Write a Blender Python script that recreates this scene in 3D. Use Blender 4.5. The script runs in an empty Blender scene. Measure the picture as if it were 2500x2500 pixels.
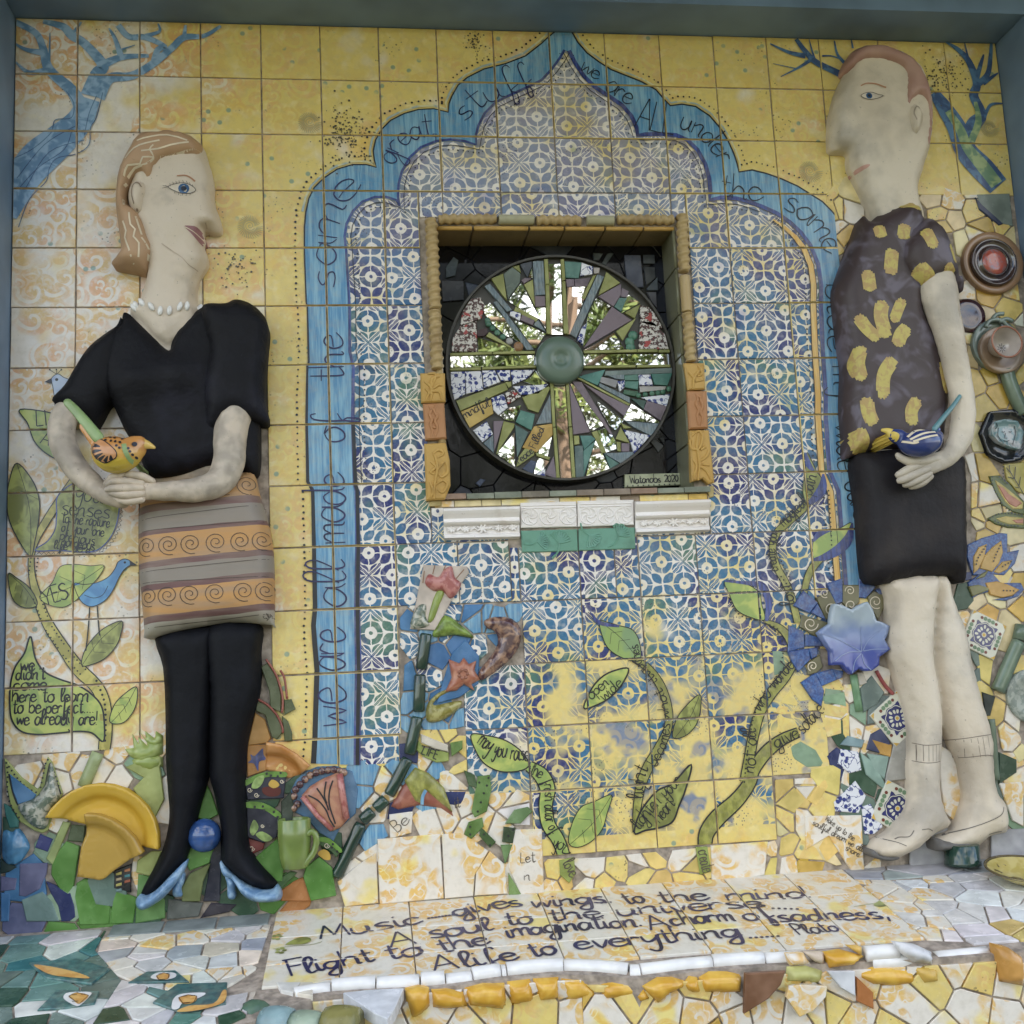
import bpy, bmesh, math, random
import numpy as np
from mathutils import Vector, Matrix, geometry, noise as mnoise
random.seed(7)
R_ = random.Random(11)
rad = math.radians
scn = bpy.context.scene
col = scn.collection

# ------------------------------------------------------------------ camera
ZO = 2.715                       # wall top above the ground
CR = np.array([[0.991125, 0.030012, -0.129502], [-0.123526, -0.152029, -0.980627], [-0.049119, 0.98792, -0.146972]])
CP = np.array([0.856618, -2.791792, -1.743581 + ZO])
FPX = 2725.3437
cd = bpy.data.cameras.new('camera')
cd.sensor_width = 36.0
cd.lens = 36.0 * FPX / 2500.0
cd.clip_start = 0.05
cd.clip_end = 3000
cam = bpy.data.objects.new('camera', cd)
col.objects.link(cam)
mw = Matrix.Identity(4)
for i in range(3):
    for j in range(3):
        mw[i][j] = CR[i][j]
    mw[i][3] = CP[i]
cam.matrix_world = mw
scn.camera = cam

# ------------------------------------------------------------------ sky, sun, exposure
SUN_EL, SUN_AZ = rad(52), rad(12)     # the sun stands behind the wall, a little to its right: the mural is in open shade
scn.view_settings.view_transform = 'Standard'
scn.view_settings.look = 'None'
scn.view_settings.gamma = 1.0
scn.view_settings.use_curve_mapping = False
scn.view_settings.exposure = 2.2
wd = bpy.data.worlds.new('World')
scn.world = wd
wd.use_nodes = True
nt = wd.node_tree
nt.nodes.clear()
wo = nt.nodes.new('ShaderNodeOutputWorld')
bg = nt.nodes.new('ShaderNodeBackground')
sky = nt.nodes.new('ShaderNodeTexSky')
sky.sky_type = 'NISHITA'
sky.sun_disc = False
sky.sun_elevation = SUN_EL
sky.sun_rotation = SUN_AZ
tcw = nt.nodes.new('ShaderNodeTexCoord')
mpw = nt.nodes.new('ShaderNodeMapping')
mpw.inputs['Scale'].default_value = (1, 1, 2.2)
nzw = nt.nodes.new('ShaderNodeTexNoise')
nzw.inputs['Scale'].default_value = 2.6
nzw.inputs['Detail'].default_value = 7
nzw.inputs['Roughness'].default_value = 0.55
rpw = nt.nodes.new('ShaderNodeValToRGB')
rpw.color_ramp.elements[0].position = 0.42
rpw.color_ramp.elements[1].position = 0.60
mxw = nt.nodes.new('ShaderNodeMix')
mxw.data_type = 'RGBA'
mxw.inputs[7].default_value = (5.6, 5.5, 5.3, 1)      # sunlit cloud, in the sky's own units
nt.links.new(tcw.outputs['Generated'], mpw.inputs['Vector'])
nt.links.new(mpw.outputs[0], nzw.inputs['Vector'])
nt.links.new(nzw.outputs[0], rpw.inputs[0])
nt.links.new(rpw.outputs[0], mxw.inputs[0])
nt.links.new(sky.outputs[0], mxw.inputs[6])
nt.links.new(mxw.outputs[2], bg.inputs[0])
bg.inputs[1].default_value = 0.13
nt.links.new(bg.outputs[0], wo.inputs[0])
sl = bpy.data.lights.new('sun', 'SUN')
sl.energy = 3.5
sl.angle = rad(0.5)
sl.color = (1.0, 0.95, 0.87)
so = bpy.data.objects.new('sun', sl)
col.objects.link(so)
# direction towards the sun (the sky's rotation is counted from +Y towards +X)
sd = Vector((math.sin(SUN_AZ) * math.cos(SUN_EL), math.cos(SUN_AZ) * math.cos(SUN_EL), math.sin(SUN_EL)))
so.rotation_euler = sd.to_track_quat('Z', 'Y').to_euler()

# ------------------------------------------------------------------ finding places on the wall
FR = {'z': (0, 0, 2500)}
for i, x in enumerate((0, 600, 1200, 1780)):
    for j, y in enumerate((0, 600, 1200, 1780)):
        FR['abcd'[i] + '1234'[j]] = (x, y, 720)
for k, x, y in (('e', 2100, 480), ('f', 2100, 1100), ('g', 2100, 1480), ('h', 2100, 1780), ('i', 1860, 1380), ('j', 0, 1850),
                ('k', 560, 1450), ('l', 560, 1800), ('m', 1020, 520), ('n', 1350, 520), ('o', 1020, 880), ('p', 1380, 880)):
    FR[k] = (x, y, 400)

def ray(px, py):
    return CR @ np.array([(px - 1250) / FPX, -(py - 1250) / FPX, -1.0])

def W(px, py, y=0.0):                       # measured point -> point on the plane y of the wall
    d = ray(px, py)
    t = (y - CP[1]) / d[1]
    q = CP + t * d
    return (q[0], q[2])

LJ = 0.45                                   # ledge height at the wall
LS = 0.19                                   # ledge falls 19 cm a metre towards the front
def L(px, py, up=0.0):                      # measured point -> point on the sloping ledge
    d = ray(px, py)
    # z = LJ + LS*y (+up)
    t = (LJ + up + LS * CP[1] - CP[2]) / (d[2] - LS * d[1])
    q = CP + t * d
    return (q[0], q[1])

def toks(s):
    return [float(v) for v in s.split()]

def fpx(fr, x, y):
    o = FR[fr]
    s = o[2] / 1932.0
    return o[0] + x * s, o[1] + y * s

def P(fr, s, y=0.0):                        # "x y x y" in a survey frame -> wall points
    t = toks(s) if isinstance(s, str) else s
    return [W(*fpx(fr, t[i], t[i + 1]), y) for i in range(0, len(t), 2)]

def PL(fr, s):
    t = toks(s)
    return [L(*fpx(fr, t[i], t[i + 1])) for i in range(0, len(t), 2)]

def PW(fr, s, y=0.0):                       # "x y w x y w" -> points with widths in metres
    t = toks(s)
    o = FR[fr]
    k = o[2] / 1932.0 * (2.95 + y) / FPX
    return [W(*fpx(fr, t[i], t[i + 1]), y) + (t[i + 2] * k,) for i in range(0, len(t), 3)]

def SZ(fr, n):                              # a length in a survey frame -> metres
    return n * FR[fr][2] / 1932.0 * 2.95 / FPX

def smooth(pts, n=5, closed=False):
    """Catmull-Rom through points of any dimension."""
    a = np.array(pts, float)
    m = len(a)
    if m < 3:
        return [tuple(v) for v in a]
    out = []
    rng = range(m) if closed else range(m - 1)
    for i in rng:
        if closed:
            p0, p1, p2, p3 = a[(i - 1) % m], a[i], a[(i + 1) % m], a[(i + 2) % m]
        else:
            p0, p1, p2, p3 = a[max(i - 1, 0)], a[i], a[i + 1], a[min(i + 2, m - 1)]
        for k in range(n):
            t = k / n
            out.append(0.5 * (2 * p1 + (p2 - p0) * t + (2 * p0 - 5 * p1 + 4 * p2 - p3) * t * t + (3 * p1 - p0 - 3 * p2 + p3) * t ** 3))
    if not closed:
        out.append(a[-1])
    return [tuple(v) for v in out]

def area2(p):
    return sum(p[i][0] * p[(i + 1) % len(p)][1] - p[(i + 1) % len(p)][0] * p[i][1] for i in range(len(p)))

def ccw(p):
    return list(p) if area2(p) > 0 else list(reversed(p))

def inside(pt, poly):
    x, y = pt
    c = False
    n = len(poly)
    j = n - 1
    for i in range(n):
        xi, yi = poly[i]
        xj, yj = poly[j]
        if (yi > y) != (yj > y) and x < (xj - xi) * (y - yi) / (yj - yi) + xi:
            c = not c
        j = i
    return c

def clip_half(poly, n, d):                  # keep n.p <= d
    out = []
    m = len(poly)
    for i in range(m):
        a, b = poly[i], poly[(i + 1) % m]
        da = n[0] * a[0] + n[1] * a[1] - d
        db = n[0] * b[0] + n[1] * b[1] - d
        if da <= 0:
            out.append(a)
        if (da < 0 < db) or (db < 0 < da):
            t = da / (da - db)
            out.append((a[0] + t * (b[0] - a[0]), a[1] + t * (b[1] - a[1])))
    return out

def clip_rect(poly, r):
    for n, d in (((-1, 0), -r[0]), ((1, 0), r[2]), ((0, -1), -r[1]), ((0, 1), r[3])):
        poly = clip_half(poly, n, d)
        if len(poly) < 3:
            return []
    return poly

def clip_convex(poly, cl):
    cl = ccw(cl)
    for i in range(len(cl)):
        a, b = cl[i], cl[(i + 1) % len(cl)]
        n = (b[1] - a[1], -(b[0] - a[0]))
        poly = clip_half(poly, n, n[0] * a[0] + n[1] * a[1])
        if len(poly) < 3:
            return []
    return poly

def tris(poly):
    v = [Vector((x, y, 0)) for x, y in poly]
    return [[poly[i] for i in t] for t in geometry.tessellate_polygon([v])]

# ------------------------------------------------------------------ objects
def newobj(name, me, mat=None, parent=None, loc=None, colr=None):
    o = bpy.data.objects.new(name, me)
    col.objects.link(o)
    if me is not None and mat is not None and len(me.materials) == 0:
        for m in (mat if isinstance(mat, (list, tuple)) else [mat]):
            me.materials.append(m)
    if loc is not None:
        o.location = loc
    if parent is not None:
        o.parent = parent
        o.matrix_parent_inverse = Matrix.Translation(-Vector(parent.location))
    if colr is not None:
        o.color = tuple(colr) + (1.0,) if len(colr) == 3 else colr
    return o

def mesh(name, v, f, smoothed=False, mi=None):
    me = bpy.data.meshes.new(name)
    me.from_pydata(v, [], f)
    if mi is not None:
        me.polygons.foreach_set('material_index', mi)
    if smoothed:
        me.polygons.foreach_set('use_smooth', [True] * len(me.polygons))
    me.update()
    return me

def tag(o, label, cat=None, group=None, kind=None):
    o['label'] = label
    if cat:
        o['category'] = cat
    if group:
        o['group'] = group
    if kind:
        o['kind'] = kind
    return o

def empty(name, loc, label, cat, group=None):
    o = bpy.data.objects.new(name, None)
    col.objects.link(o)
    o.location = loc
    return tag(o, label, cat, group)

class MB:                                   # collects faces into one mesh
    def __init__(s):
        s.v, s.f, s.m = [], [], []
    def face(s, pts, m=0):
        k = len(s.v)
        s.v += [tuple(p) for p in pts]
        s.f.append(tuple(range(k, k + len(pts))))
        s.m.append(m)
    def add(s, v, f, m=0):
        k = len(s.v)
        s.v += [tuple(p) for p in v]
        s.f += [tuple(i + k for i in q) for q in f]
        s.m += [m] * len(f)
    def build(s, name, mat, parent=None, smoothed=False, loc=None, colr=None):
        return newobj(name, mesh(name, s.v, s.f, smoothed, s.m), mat, parent, loc, colr)
scn.cycles.max_bounces = 7
scn.cycles.diffuse_bounces = 3
scn.cycles.glossy_bounces = 4
scn.cycles.caustics_reflective = False
scn.cycles.caustics_refractive = False

# ------------------------------------------------------------------ materials
class N:
    def __init__(s, name):
        s.mat = bpy.data.materials.new(name)
        s.mat.use_nodes = True
        s.t = s.mat.node_tree
        s.b = s.t.nodes['Principled BSDF']
    def put(s, sock, v):
        if hasattr(v, 'is_linked'):
            s.t.links.new(v, sock)
        elif isinstance(v, (tuple, list)) and len(v) == 3 and sock.type == 'RGBA':
            sock.default_value = tuple(v) + (1.0,)
        else:
            sock.default_value = v
    def n(s, ty, props=None, **inp):
        k = s.t.nodes.new('ShaderNode' + ty)
        for a, b in (props or {}).items():
            setattr(k, a, b)
        for a, b in inp.items():
            s.put(k.inputs[int(a[1:])] if a[0] == 'i' and a[1:].isdigit() else k.inputs[a.replace('_', ' ')], b)
        return k
    def m(s, op, a, b=0.0, c=0.0):
        k = s.t.nodes.new('ShaderNodeMath')
        k.operation = op
        for i, v in enumerate((a, b, c)):
            s.put(k.inputs[i], v)
        return k.outputs[0]
    def vm(s, op, a, b=(0, 0, 0), sc=None):
        k = s.t.nodes.new('ShaderNodeVectorMath')
        k.operation = op
        s.put(k.inputs[0], a)
        s.put(k.inputs[1], b)
        if sc is not None:
            s.put(k.inputs['Scale'], sc)
        return k.outputs[1] if op in ('LENGTH', 'DISTANCE', 'DOT_PRODUCT') else k.outputs[0]
    def noise(s, vec, scale, detail=3, rough=0.5, dist=0.0, color=False):
        k = s.n('TexNoise', Scale=scale, Detail=min(detail, 2.5), Roughness=rough, Distortion=dist)
        if vec is not None:
            s.put(k.inputs['Vector'], vec)
        return k.outputs[1 if color else 0]
    def ss(s, x, a, b, lo=0.0, hi=1.0):
        k = s.n('MapRange', {'interpolation_type': 'SMOOTHSTEP'}, i0=x, i1=a, i2=b, i3=lo, i4=hi)
        return k.outputs[0]
    def mix(s, f, a, b, mode='MIX'):
        k = s.t.nodes.new('ShaderNodeMix')
        k.data_type = 'RGBA'
        k.blend_type = mode
        s.put(k.inputs[0], f)
        s.put(k.inputs[6], a)
        s.put(k.inputs[7], b)
        return k.outputs[2]
    def xyz(s, v):
        k = s.n('SeparateXYZ', i0=v)
        return k.outputs[0], k.outputs[1], k.outputs[2]
    def vec(s, x=0.0, y=0.0, z=0.0):
        return s.n('CombineXYZ', i0=x, i1=y, i2=z).outputs[0]
    def obj(s):
        return s.n('TexCoord').outputs['Object']
    def pos(s):
        return s.n('NewGeometry').outputs['Position']
    def rnd(s):
        return s.n('ObjectInfo').outputs['Random']
    def ocol(s):
        return s.n('ObjectInfo').outputs['Color']
    def done(s, base, rough=0.3, bump=None, bs=0.2, bd=0.002, metal=0.0, spec=0.5, coat=0.0):
        s.put(s.b.inputs['Base Color'], base)
        s.put(s.b.inputs['Roughness'], rough)
        s.put(s.b.inputs['Metallic'], metal)
        s.put(s.b.inputs['Specular IOR Level'], spec)
        s.put(s.b.inputs['Coat Weight'], coat)
        s.b.inputs['Coat Roughness'].default_value = 0.08
        if bump is not None:
            k = s.n('Bump', Strength=bs, Distance=bd, Height=bump)
            s.t.links.new(k.outputs[0], s.b.inputs['Normal'])
        return s.mat

def m_plain(name, c, rough=0.4, var=0.12, sc=14, bs=0.15, metal=0.0, spec=0.5, coat=0.0, bsc=60):
    k = N(name)
    p = k.pos()
    f = k.noise(p, sc, 4, 0.6)
    lo = tuple(max(0, v * (1 - var * 1.6)) for v in c)
    hi = tuple(min(1, v * (1 + var)) for v in c)
    base = k.mix(k.ss(f, 0.3, 0.7), lo, hi)
    return k.done(base, rough, k.noise(p, bsc, 3), bs, 0.001, metal, spec, coat)

def m_glaze(name, rough=0.2, speck=0.12, bs=0.2, coat=0.06):
    """glazed ceramic in the piece's own colour"""
    k = N(name)
    p = k.vm('ADD', k.pos(), k.vm('SCALE', (3.1, 1.7, 2.3), sc=k.m('MULTIPLY', k.rnd(), 9.0)))
    f = k.noise(p, 18, 4, 0.6)
    c = k.ocol()
    base = k.mix(k.ss(f, 0.32, 0.72), k.mix(0.30, c, (0.02, 0.02, 0.02)), k.mix(0.05, c, (0.9, 0.86, 0.78)))
    sp = k.ss(k.noise(p, 260, 2), 0.70, 0.76)
    base = k.mix(k.m('MULTIPLY', sp, speck), base, (0.06, 0.045, 0.035))
    rg = k.m('ADD', rough, k.m('MULTIPLY', k.noise(p, 40, 2), 0.12))
    return k.done(base, rg, k.noise(p, 34, 2), bs, 0.002, spec=0.36, coat=coat)

def swirl(k, p, scale, turns, dist=0.25, width=0.34):
    """curls: one spiral round each cell point, 1 on the painted ground and 0 on the reserved line"""
    p2 = k.vm('ADD', p, k.vm('SCALE', k.vm('SUBTRACT', k.noise(p, scale * 1.1, 1, 0.5, 0, True), (.5, .5, .5)), sc=dist / scale))
    v = k.n('TexVoronoi', {'voronoi_dimensions': '2D'}, Scale=scale, Randomness=0.75)
    k.put(v.inputs['Vector'], p2)
    r = k.vm('SUBTRACT', p2, v.outputs['Position'])
    x, y, _ = k.xyz(r)
    d = k.m('MULTIPLY', k.vm('LENGTH', k.vec(x, y, 0.0)), scale)
    ang = k.m('DIVIDE', k.m('ARCTAN2', y, x), 2 * math.pi)
    s = k.m('FRACT', k.m('ADD', k.m('ADD', ang, k.m('MULTIPLY', d, turns)), 1.0))
    line = k.m('ABSOLUTE', k.m('SUBTRACT', s, 0.5))
    g = k.ss(line, 0.5 - width - 0.05, 0.5 - width + 0.05)
    return k.m('MULTIPLY', k.ss(line, 0.10, 0.17), k.ss(d, 0.62, 0.52)), d

def flat2(k, p):                            # wall x,z -> texture x,y
    x, y, z = k.xyz(p)
    return k.vec(x, z, 0.0)

def yellow_paint(k, amp=1.0):
    """the yellow wash with stamped ochre curls, different on each tile"""
    rn = k.rnd()
    wp_ = flat2(k, k.pos())
    off = k.vm('SCALE', (17.0, 9.0, 0.0), sc=rn)
    p = k.vm('ADD', wp_, off)
    wx, wy, _ = k.xyz(wp_)
    # the left edge was left paler, the lower right got the strongest yellow
    lean = k.m('ADD', k.ss(wx, 0.1, 0.75, -0.16, 0.16), k.ss(wy, 1.3, 0.7, 0.0, 0.10))
    big = k.m('ADD', k.noise(p, 6.5, 4, 0.55), lean)
    white = (0.77, 0.71, 0.65)
    yel = (0.74, 0.58, 0.19)
    base = k.mix(k.ss(big, 0.36, 0.58), white, yel)
    base = k.mix(k.ss(k.noise(k.vm('ADD', p, (5, 3, 0)), 9, 3), 0.56, 0.74, 0.0, 0.5), base, (0.76, 0.46, 0.09))
    base = k.mix(k.ss(k.noise(k.vm('ADD', p, (1, 8, 0)), 30, 3), 0.50, 0.75, 0.0, 0.35), base, (0.86, 0.76, 0.50))
    s1, d1 = swirl(k, p, 26, 1.5)
    s2, d2 = swirl(k, k.vm('ADD', p, (2.3, 4.1, 0)), 13, 2.2)
    sel = k.ss(k.noise(k.vm('ADD', p, (7, 1, 0)), 5.5, 2), 0.46, 0.54)
    sw = k.mix(sel, s1, s2)
    msk = k.ss(k.noise(k.vm('ADD', p, (3, 5, 0)), 5, 3), 0.38, 0.56)
    grain = k.ss(k.noise(p, 55, 3, 0.7), 0.28, 0.58, 0.35, 1.0)
    o = k.m('MULTIPLY', k.m('MULTIPLY', k.m('MULTIPLY', sw, msk), grain), k.ss(wx, 0.25, 0.85, 0.85 * amp, 0.42 * amp))
    base = k.mix(o, base, k.mix(k.ss(k.noise(p, 8, 2), 0.4, 0.6), (0.70, 0.36, 0.16), (0.68, 0.45, 0.13)))
    # flicked specks of brown and sea green
    v = k.n('TexVoronoi', {'voronoi_dimensions': '2D'}, Scale=75.0, Randomness=1.0)
    k.put(v.inputs['Vector'], p)
    few = k.ss(k.noise(k.vm('ADD', p, (9, 2, 0)), 9, 3), 0.56, 0.66)
    rad_ = k.m('MULTIPLY', k.ss(k.noise(p, 60, 1), 0.35, 0.65), 0.22)
    dot = k.m('MULTIPLY', k.ss(k.m('SUBTRACT', v.outputs['Distance'], rad_), 0.0, -0.06), few)
    base = k.mix(k.m('MULTIPLY', dot, 0.75), base, (0.10, 0.08, 0.05))
    v2 = k.n('TexVoronoi', {'voronoi_dimensions': '2D'}, Scale=17.0, Randomness=1.0)
    k.put(v2.inputs['Vector'], k.vm('ADD', p, (4, 4, 0)))
    few2 = k.ss(k.noise(k.vm('ADD', p, (2, 9, 0)), 6, 2), 0.56, 0.60)
    base = k.mix(k.m('MULTIPLY', k.m('MULTIPLY', k.ss(v2.outputs['Distance'], 0.13, 0.08), few2), 0.7), base, (0.10, 0.27, 0.24))
    return base, p

def worn(k, base, p):
    """kiln specks and grime on a tile"""
    sp = k.ss(k.noise(p, 210, 2), 0.70, 0.76)
    base = k.mix(k.m('MULTIPLY', sp, 0.30), base, (0.12, 0.09, 0.06))
    g = k.ss(k.noise(p, 3.0, 5, 0.65), 0.50, 0.80, 0.0, 0.22)
    base = k.mix(g, base, (0.30, 0.25, 0.19))
    return k.mix(k.ss(k.noise(p, 45, 4, 0.7), 0.40, 0.75, 0.0, 0.22), base, (0.42, 0.36, 0.26))

def mk_yellow():
    k = N('yellow_painted_glaze')
    b, p = yellow_paint(k)
    return k.done(worn(k, b, p), k.ss(k.noise(p, 20, 3), 0.3, 0.7, 0.16, 0.32), k.noise(p, 22, 2), 0.25, 0.002, spec=0.4, coat=0.08)

def mk_stencil():
    """off-white tile stencilled with open rings, striped and solid four-petal flowers"""
    k = N('blue_stencilled_glaze')
    rn = k.rnd()
    wpos = flat2(k, k.pos())
    wx, wy, _ = k.xyz(wpos)
    off = k.vm('SCALE', (23.0, 41.0, 0.0), sc=rn)
    p = k.vm('ADD', wpos, off)
    per = 0.114
    wob = k.vm('SCALE', k.vm('SUBTRACT', k.noise(p, 70, 2, 0.5, 0, True), (.5, .5, .5)), sc=0.0065)
    q = k.vm('ADD', k.vm('SCALE', k.vm('ADD', p, wob), sc=1 / per), (0.5, 0.5, 0.0))
    fx, fy, _ = k.xyz(k.vm('FRACTION', q))
    ax = k.m('ABSOLUTE', k.m('SUBTRACT', fx, 0.5))
    ay = k.m('ABSOLUTE', k.m('SUBTRACT', fy, 0.5))
    s = k.m('MULTIPLY', k.m('ADD', ax, ay), 0.70711)
    t = k.m('MULTIPLY', k.m('SUBTRACT', ax, ay), 0.70711)
    at = k.m('ABSOLUTE', t)
    s2 = k.m('SUBTRACT', 0.70711, s)
    def petal(sv, s0, ln, w):
        u = k.m('DIVIDE', k.m('SUBTRACT', sv, s0), ln)
        lim = k.m('MULTIPLY', k.m('SUBTRACT', 1.0, k.m('MULTIPLY', u, u)), w)
        return k.ss(k.m('SUBTRACT', lim, at), 0.0, 0.014)
    stripes = k.m('MULTIPLY', k.ss(k.m('ABSOLUTE', k.m('SUBTRACT', at, 0.036)), 0.007, 0.014), k.ss(at, 0.0, 0.006, 0.2, 1.0))
    pa = k.m('MULTIPLY', petal(s, 0.19, 0.18, 0.118), stripes)
    pb = petal(s2, 0.19, 0.168, 0.104)
    def ring(cx, cy):
        dx = k.m('SUBTRACT', ax, cx)
        dy = k.m('SUBTRACT', ay, cy)
        r = k.m('SQRT', k.m('ADD', k.m('MULTIPLY', dx, dx), k.m('MULTIPLY', dy, dy)))
        a = k.m('MULTIPLY', k.ss(r, 0.128, 0.140), k.ss(r, 0.262, 0.250))
        gap = k.m('MULTIPLY', k.ss(k.m('ABSOLUTE', dx), 0.008, 0.014), k.ss(k.m('ABSOLUTE', dy), 0.008, 0.014))
        dot = k.ss(r, 0.045, 0.032)
        return k.m('MAXIMUM', k.m('MULTIPLY', a, gap), dot)
    rg = k.m('MAXIMUM', ring(0.5, 0.0), ring(0.0, 0.5))
    dot0 = k.ss(s, 0.030, 0.020)
    pat = k.m('MAXIMUM', k.m('MAXIMUM', pa, pb), k.m('MAXIMUM', rg, dot0))
    # how far the stencil was loaded: strong at the left and below, pale towards the top; lost in the wash low down on the right
    lo_right = k.m('MULTIPLY', k.ss(wy, 1.22, 0.86), k.ss(wx, 1.05, 1.5))
    n1 = k.noise(k.vm('ADD', p, (3, 3, 0)), 7, 3)
    keep = k.ss(k.m('SUBTRACT', n1, k.m('MULTIPLY', lo_right, 0.25)), 0.20, 0.34)
    load = k.m('MULTIPLY', k.ss(k.noise(p, 34, 3, 0.65), 0.22, 0.5, 0.6, 1.0), k.ss(wy, 2.6, 1.9, 0.62, 1.0))
    load = k.m('MULTIPLY', load, keep)
    white = (0.80, 0.74, 0.68)
    wash = k.m('ADD', k.noise(k.vm('ADD', p, (6, 6, 0)), 8, 4, 0.6), k.m('MULTIPLY', lo_right, 0.42))
    wash = k.m('ADD', wash, k.ss(wx, 1.0, 1.6, -0.05, 0.02))
    base = k.mix(k.ss(wash, 0.44, 0.72, 0.0, 0.95), white, (0.74, 0.58, 0.19))
    base = k.mix(k.m('MULTIPLY', k.ss(k.noise(k.vm('ADD', p, (1, 12, 0)), 9, 3), 0.58, 0.74, 0.0, 0.8), k.ss(wy, 1.2, 2.1, 0.35, 1.0)), base, (0.42, 0.40, 0.56))
    base = k.mix(k.ss(k.noise(k.vm('ADD', p, (8, 2, 0)), 11, 3), 0.62, 0.74, 0.0, 0.7), base, (0.33, 0.36, 0.16))
    base = k.mix(k.m('MULTIPLY', k.ss(k.noise(k.vm('ADD', p, (4, 7, 0)), 10, 4, 0.65), 0.54, 0.64, 0.0, 0.85), lo_right), base, (0.10, 0.17, 0.34))
    # faint ochre curls come through where the yellow is thick
    s1, _ = swirl(k, p, 24, 1.6)
    base = k.mix(k.m('MULTIPLY', k.m('MULTIPLY', s1, lo_right), 0.28), base, (0.78, 0.55, 0.16))
    hue = k.noise(k.vm('ADD', p, (11, 4, 0)), 5.5, 2)
    ink = k.mix(k.ss(hue, 0.40, 0.54), (0.018, 0.028, 0.15), (0.035, 0.15, 0.28))
    ink = k.mix(k.ss(k.noise(k.vm('ADD', p, (2, 14, 0)), 6, 2), 0.54, 0.66), ink, (0.07, 0.17, 0.13))
    ink = k.mix(k.ss(wy, 1.75, 2.35, 0.0, 0.55), ink, (0.12, 0.14, 0.32))
    base = k.mix(k.m('MULTIPLY', pat, load), base, ink)
    v = k.n('TexVoronoi', {'voronoi_dimensions': '2D'}, Scale=90.0, Randomness=1.0)
    k.put(v.inputs['Vector'], p)
    few = k.ss(k.noise(k.vm('ADD', p, (9, 2, 0)), 7, 2), 0.54, 0.64)
    base = k.mix(k.m('MULTIPLY', k.m('MULTIPLY', k.ss(v.outputs['Distance'], 0.18, 0.12), few), 0.8), base, (0.05, 0.05, 0.09))
    return k.done(worn(k, base, p), k.ss(k.noise(p, 20, 3), 0.3, 0.7, 0.16, 0.32), k.noise(p, 22, 2), 0.25, 0.002, spec=0.4, coat=0.08)

def mk_printed(name, ground, ink, scale=16, floral=True):
    """white ground with stamped ochre flowers and curls"""
    k = N(name)
    rn = k.rnd()
    p0 = k.pos()
    x, y, z = k.xyz(p0)
    p = k.vm('ADD', k.vec(x, k.m('SUBTRACT', z, y), 0.0), k.vm('SCALE', (19.0, 31.0, 0.0), sc=rn))
    s1, d1 = swirl(k, p, scale, 1.9)
    msk = k.ss(k.noise(p, 9, 3), 0.40, 0.52)
    wob = k.vm('ADD', p, k.vm('SCALE', k.noise(p, 30, 2, 0.5, 0, True), sc=0.012))
    v = k.n('TexVoronoi', {'voronoi_dimensions': '2D', 'feature': 'SMOOTH_F1'}, Scale=scale * 1.7, Randomness=0.9)
    k.put(v.inputs['Vector'], wob)
    pet = k.ss(v.outputs['Distance'], 0.42, 0.34)
    vein = k.ss(k.m('ABSOLUTE', k.m('SUBTRACT', k.noise(wob, 42, 1), 0.5)), 0.012, 0.035)
    fl = k.m('MULTIPLY', pet, vein)
    sel = k.ss(k.noise(k.vm('ADD', p, (5, 9, 0)), 6, 2), 0.45, 0.55)
    ptn = k.mix(sel, k.m('MULTIPLY', s1, msk), k.m('MULTIPLY', fl, msk))
    grain = k.ss(k.noise(p, 60, 3, 0.7), 0.25, 0.6, 0.4, 1.0)
    g = k.mix(k.ss(k.noise(k.vm('ADD', p, (2, 2, 0)), 10, 3), 0.56, 0.68, 0, 0.8), ground, (0.82, 0.66, 0.16))
    base = k.mix(k.m('MULTIPLY', k.m('MULTIPLY', ptn, grain), 0.85), g, k.mix(k.ss(k.noise(p, 14, 2), 0.45, 0.6), ink, tuple(v * w for v, w in zip(ink, (0.96, 0.90, 0.9)))))
    base = worn(k, base, p)
    return k.done(base, 0.26, k.noise(p, 26, 2), 0.1, 0.0015, spec=0.36, coat=0.04)

def mk_brush(name, c1, c2, along='z', rough=0.28, s=(140, 140, 9)):
    """brushed paint with streaks"""
    k = N(name)
    p = k.pos()
    mp = k.n('Mapping', Vector=p)
    mp.inputs['Scale'].default_value = s
    f = k.noise(mp.outputs[0], 1.0, 4, 0.65)
    f2 = k.noise(p, 7, 3)
    base = k.mix(k.ss(f, 0.36, 0.68), c1, c2)
    base = k.mix(k.ss(f2, 0.4, 0.7, 0, 0.35), base, tuple(v * 0.75 for v in c1))
    return k.done(worn(k, base, p), rough, k.noise(p, 30, 2), 0.1, 0.0015, coat=0.1)

def mk_clay(name, c, dark, rough=0.55, sc=9, thr=0.62, amt=0.75, bs=0.25, bd=0.0016, spec=0.35, low=None):
    """unglazed stoneware, rubbed with dark stain that stays in patches"""
    k = N(name)
    p = k.pos()
    f = k.m('ADD', k.noise(p, sc, 5, 0.62), k.m('MULTIPLY', k.noise(p, sc * 6, 3), 0.25))
    base = k.mix(k.ss(f, thr, thr + 0.28, 0.0, amt), c, dark)
    base = k.mix(k.ss(k.noise(p, sc * 0.6, 3), 0.35, 0.7, 0, 0.5), base, tuple(v * w for v, w in zip(c, (0.92, 0.86, 0.78))))
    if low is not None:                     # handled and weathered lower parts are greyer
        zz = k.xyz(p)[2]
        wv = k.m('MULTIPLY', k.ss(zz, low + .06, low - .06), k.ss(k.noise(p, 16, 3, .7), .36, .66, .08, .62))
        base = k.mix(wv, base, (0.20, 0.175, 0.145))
    sp = k.ss(k.noise(p, 150, 2), 0.70, 0.75)
    base = k.mix(k.m('MULTIPLY', sp, 0.5), base, dark)
    return k.done(base, rough, k.m('ADD', k.noise(p, 70, 3), k.m('MULTIPLY', k.noise(p, 12, 3), 1.2)), bs, bd, spec=spec)

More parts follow.
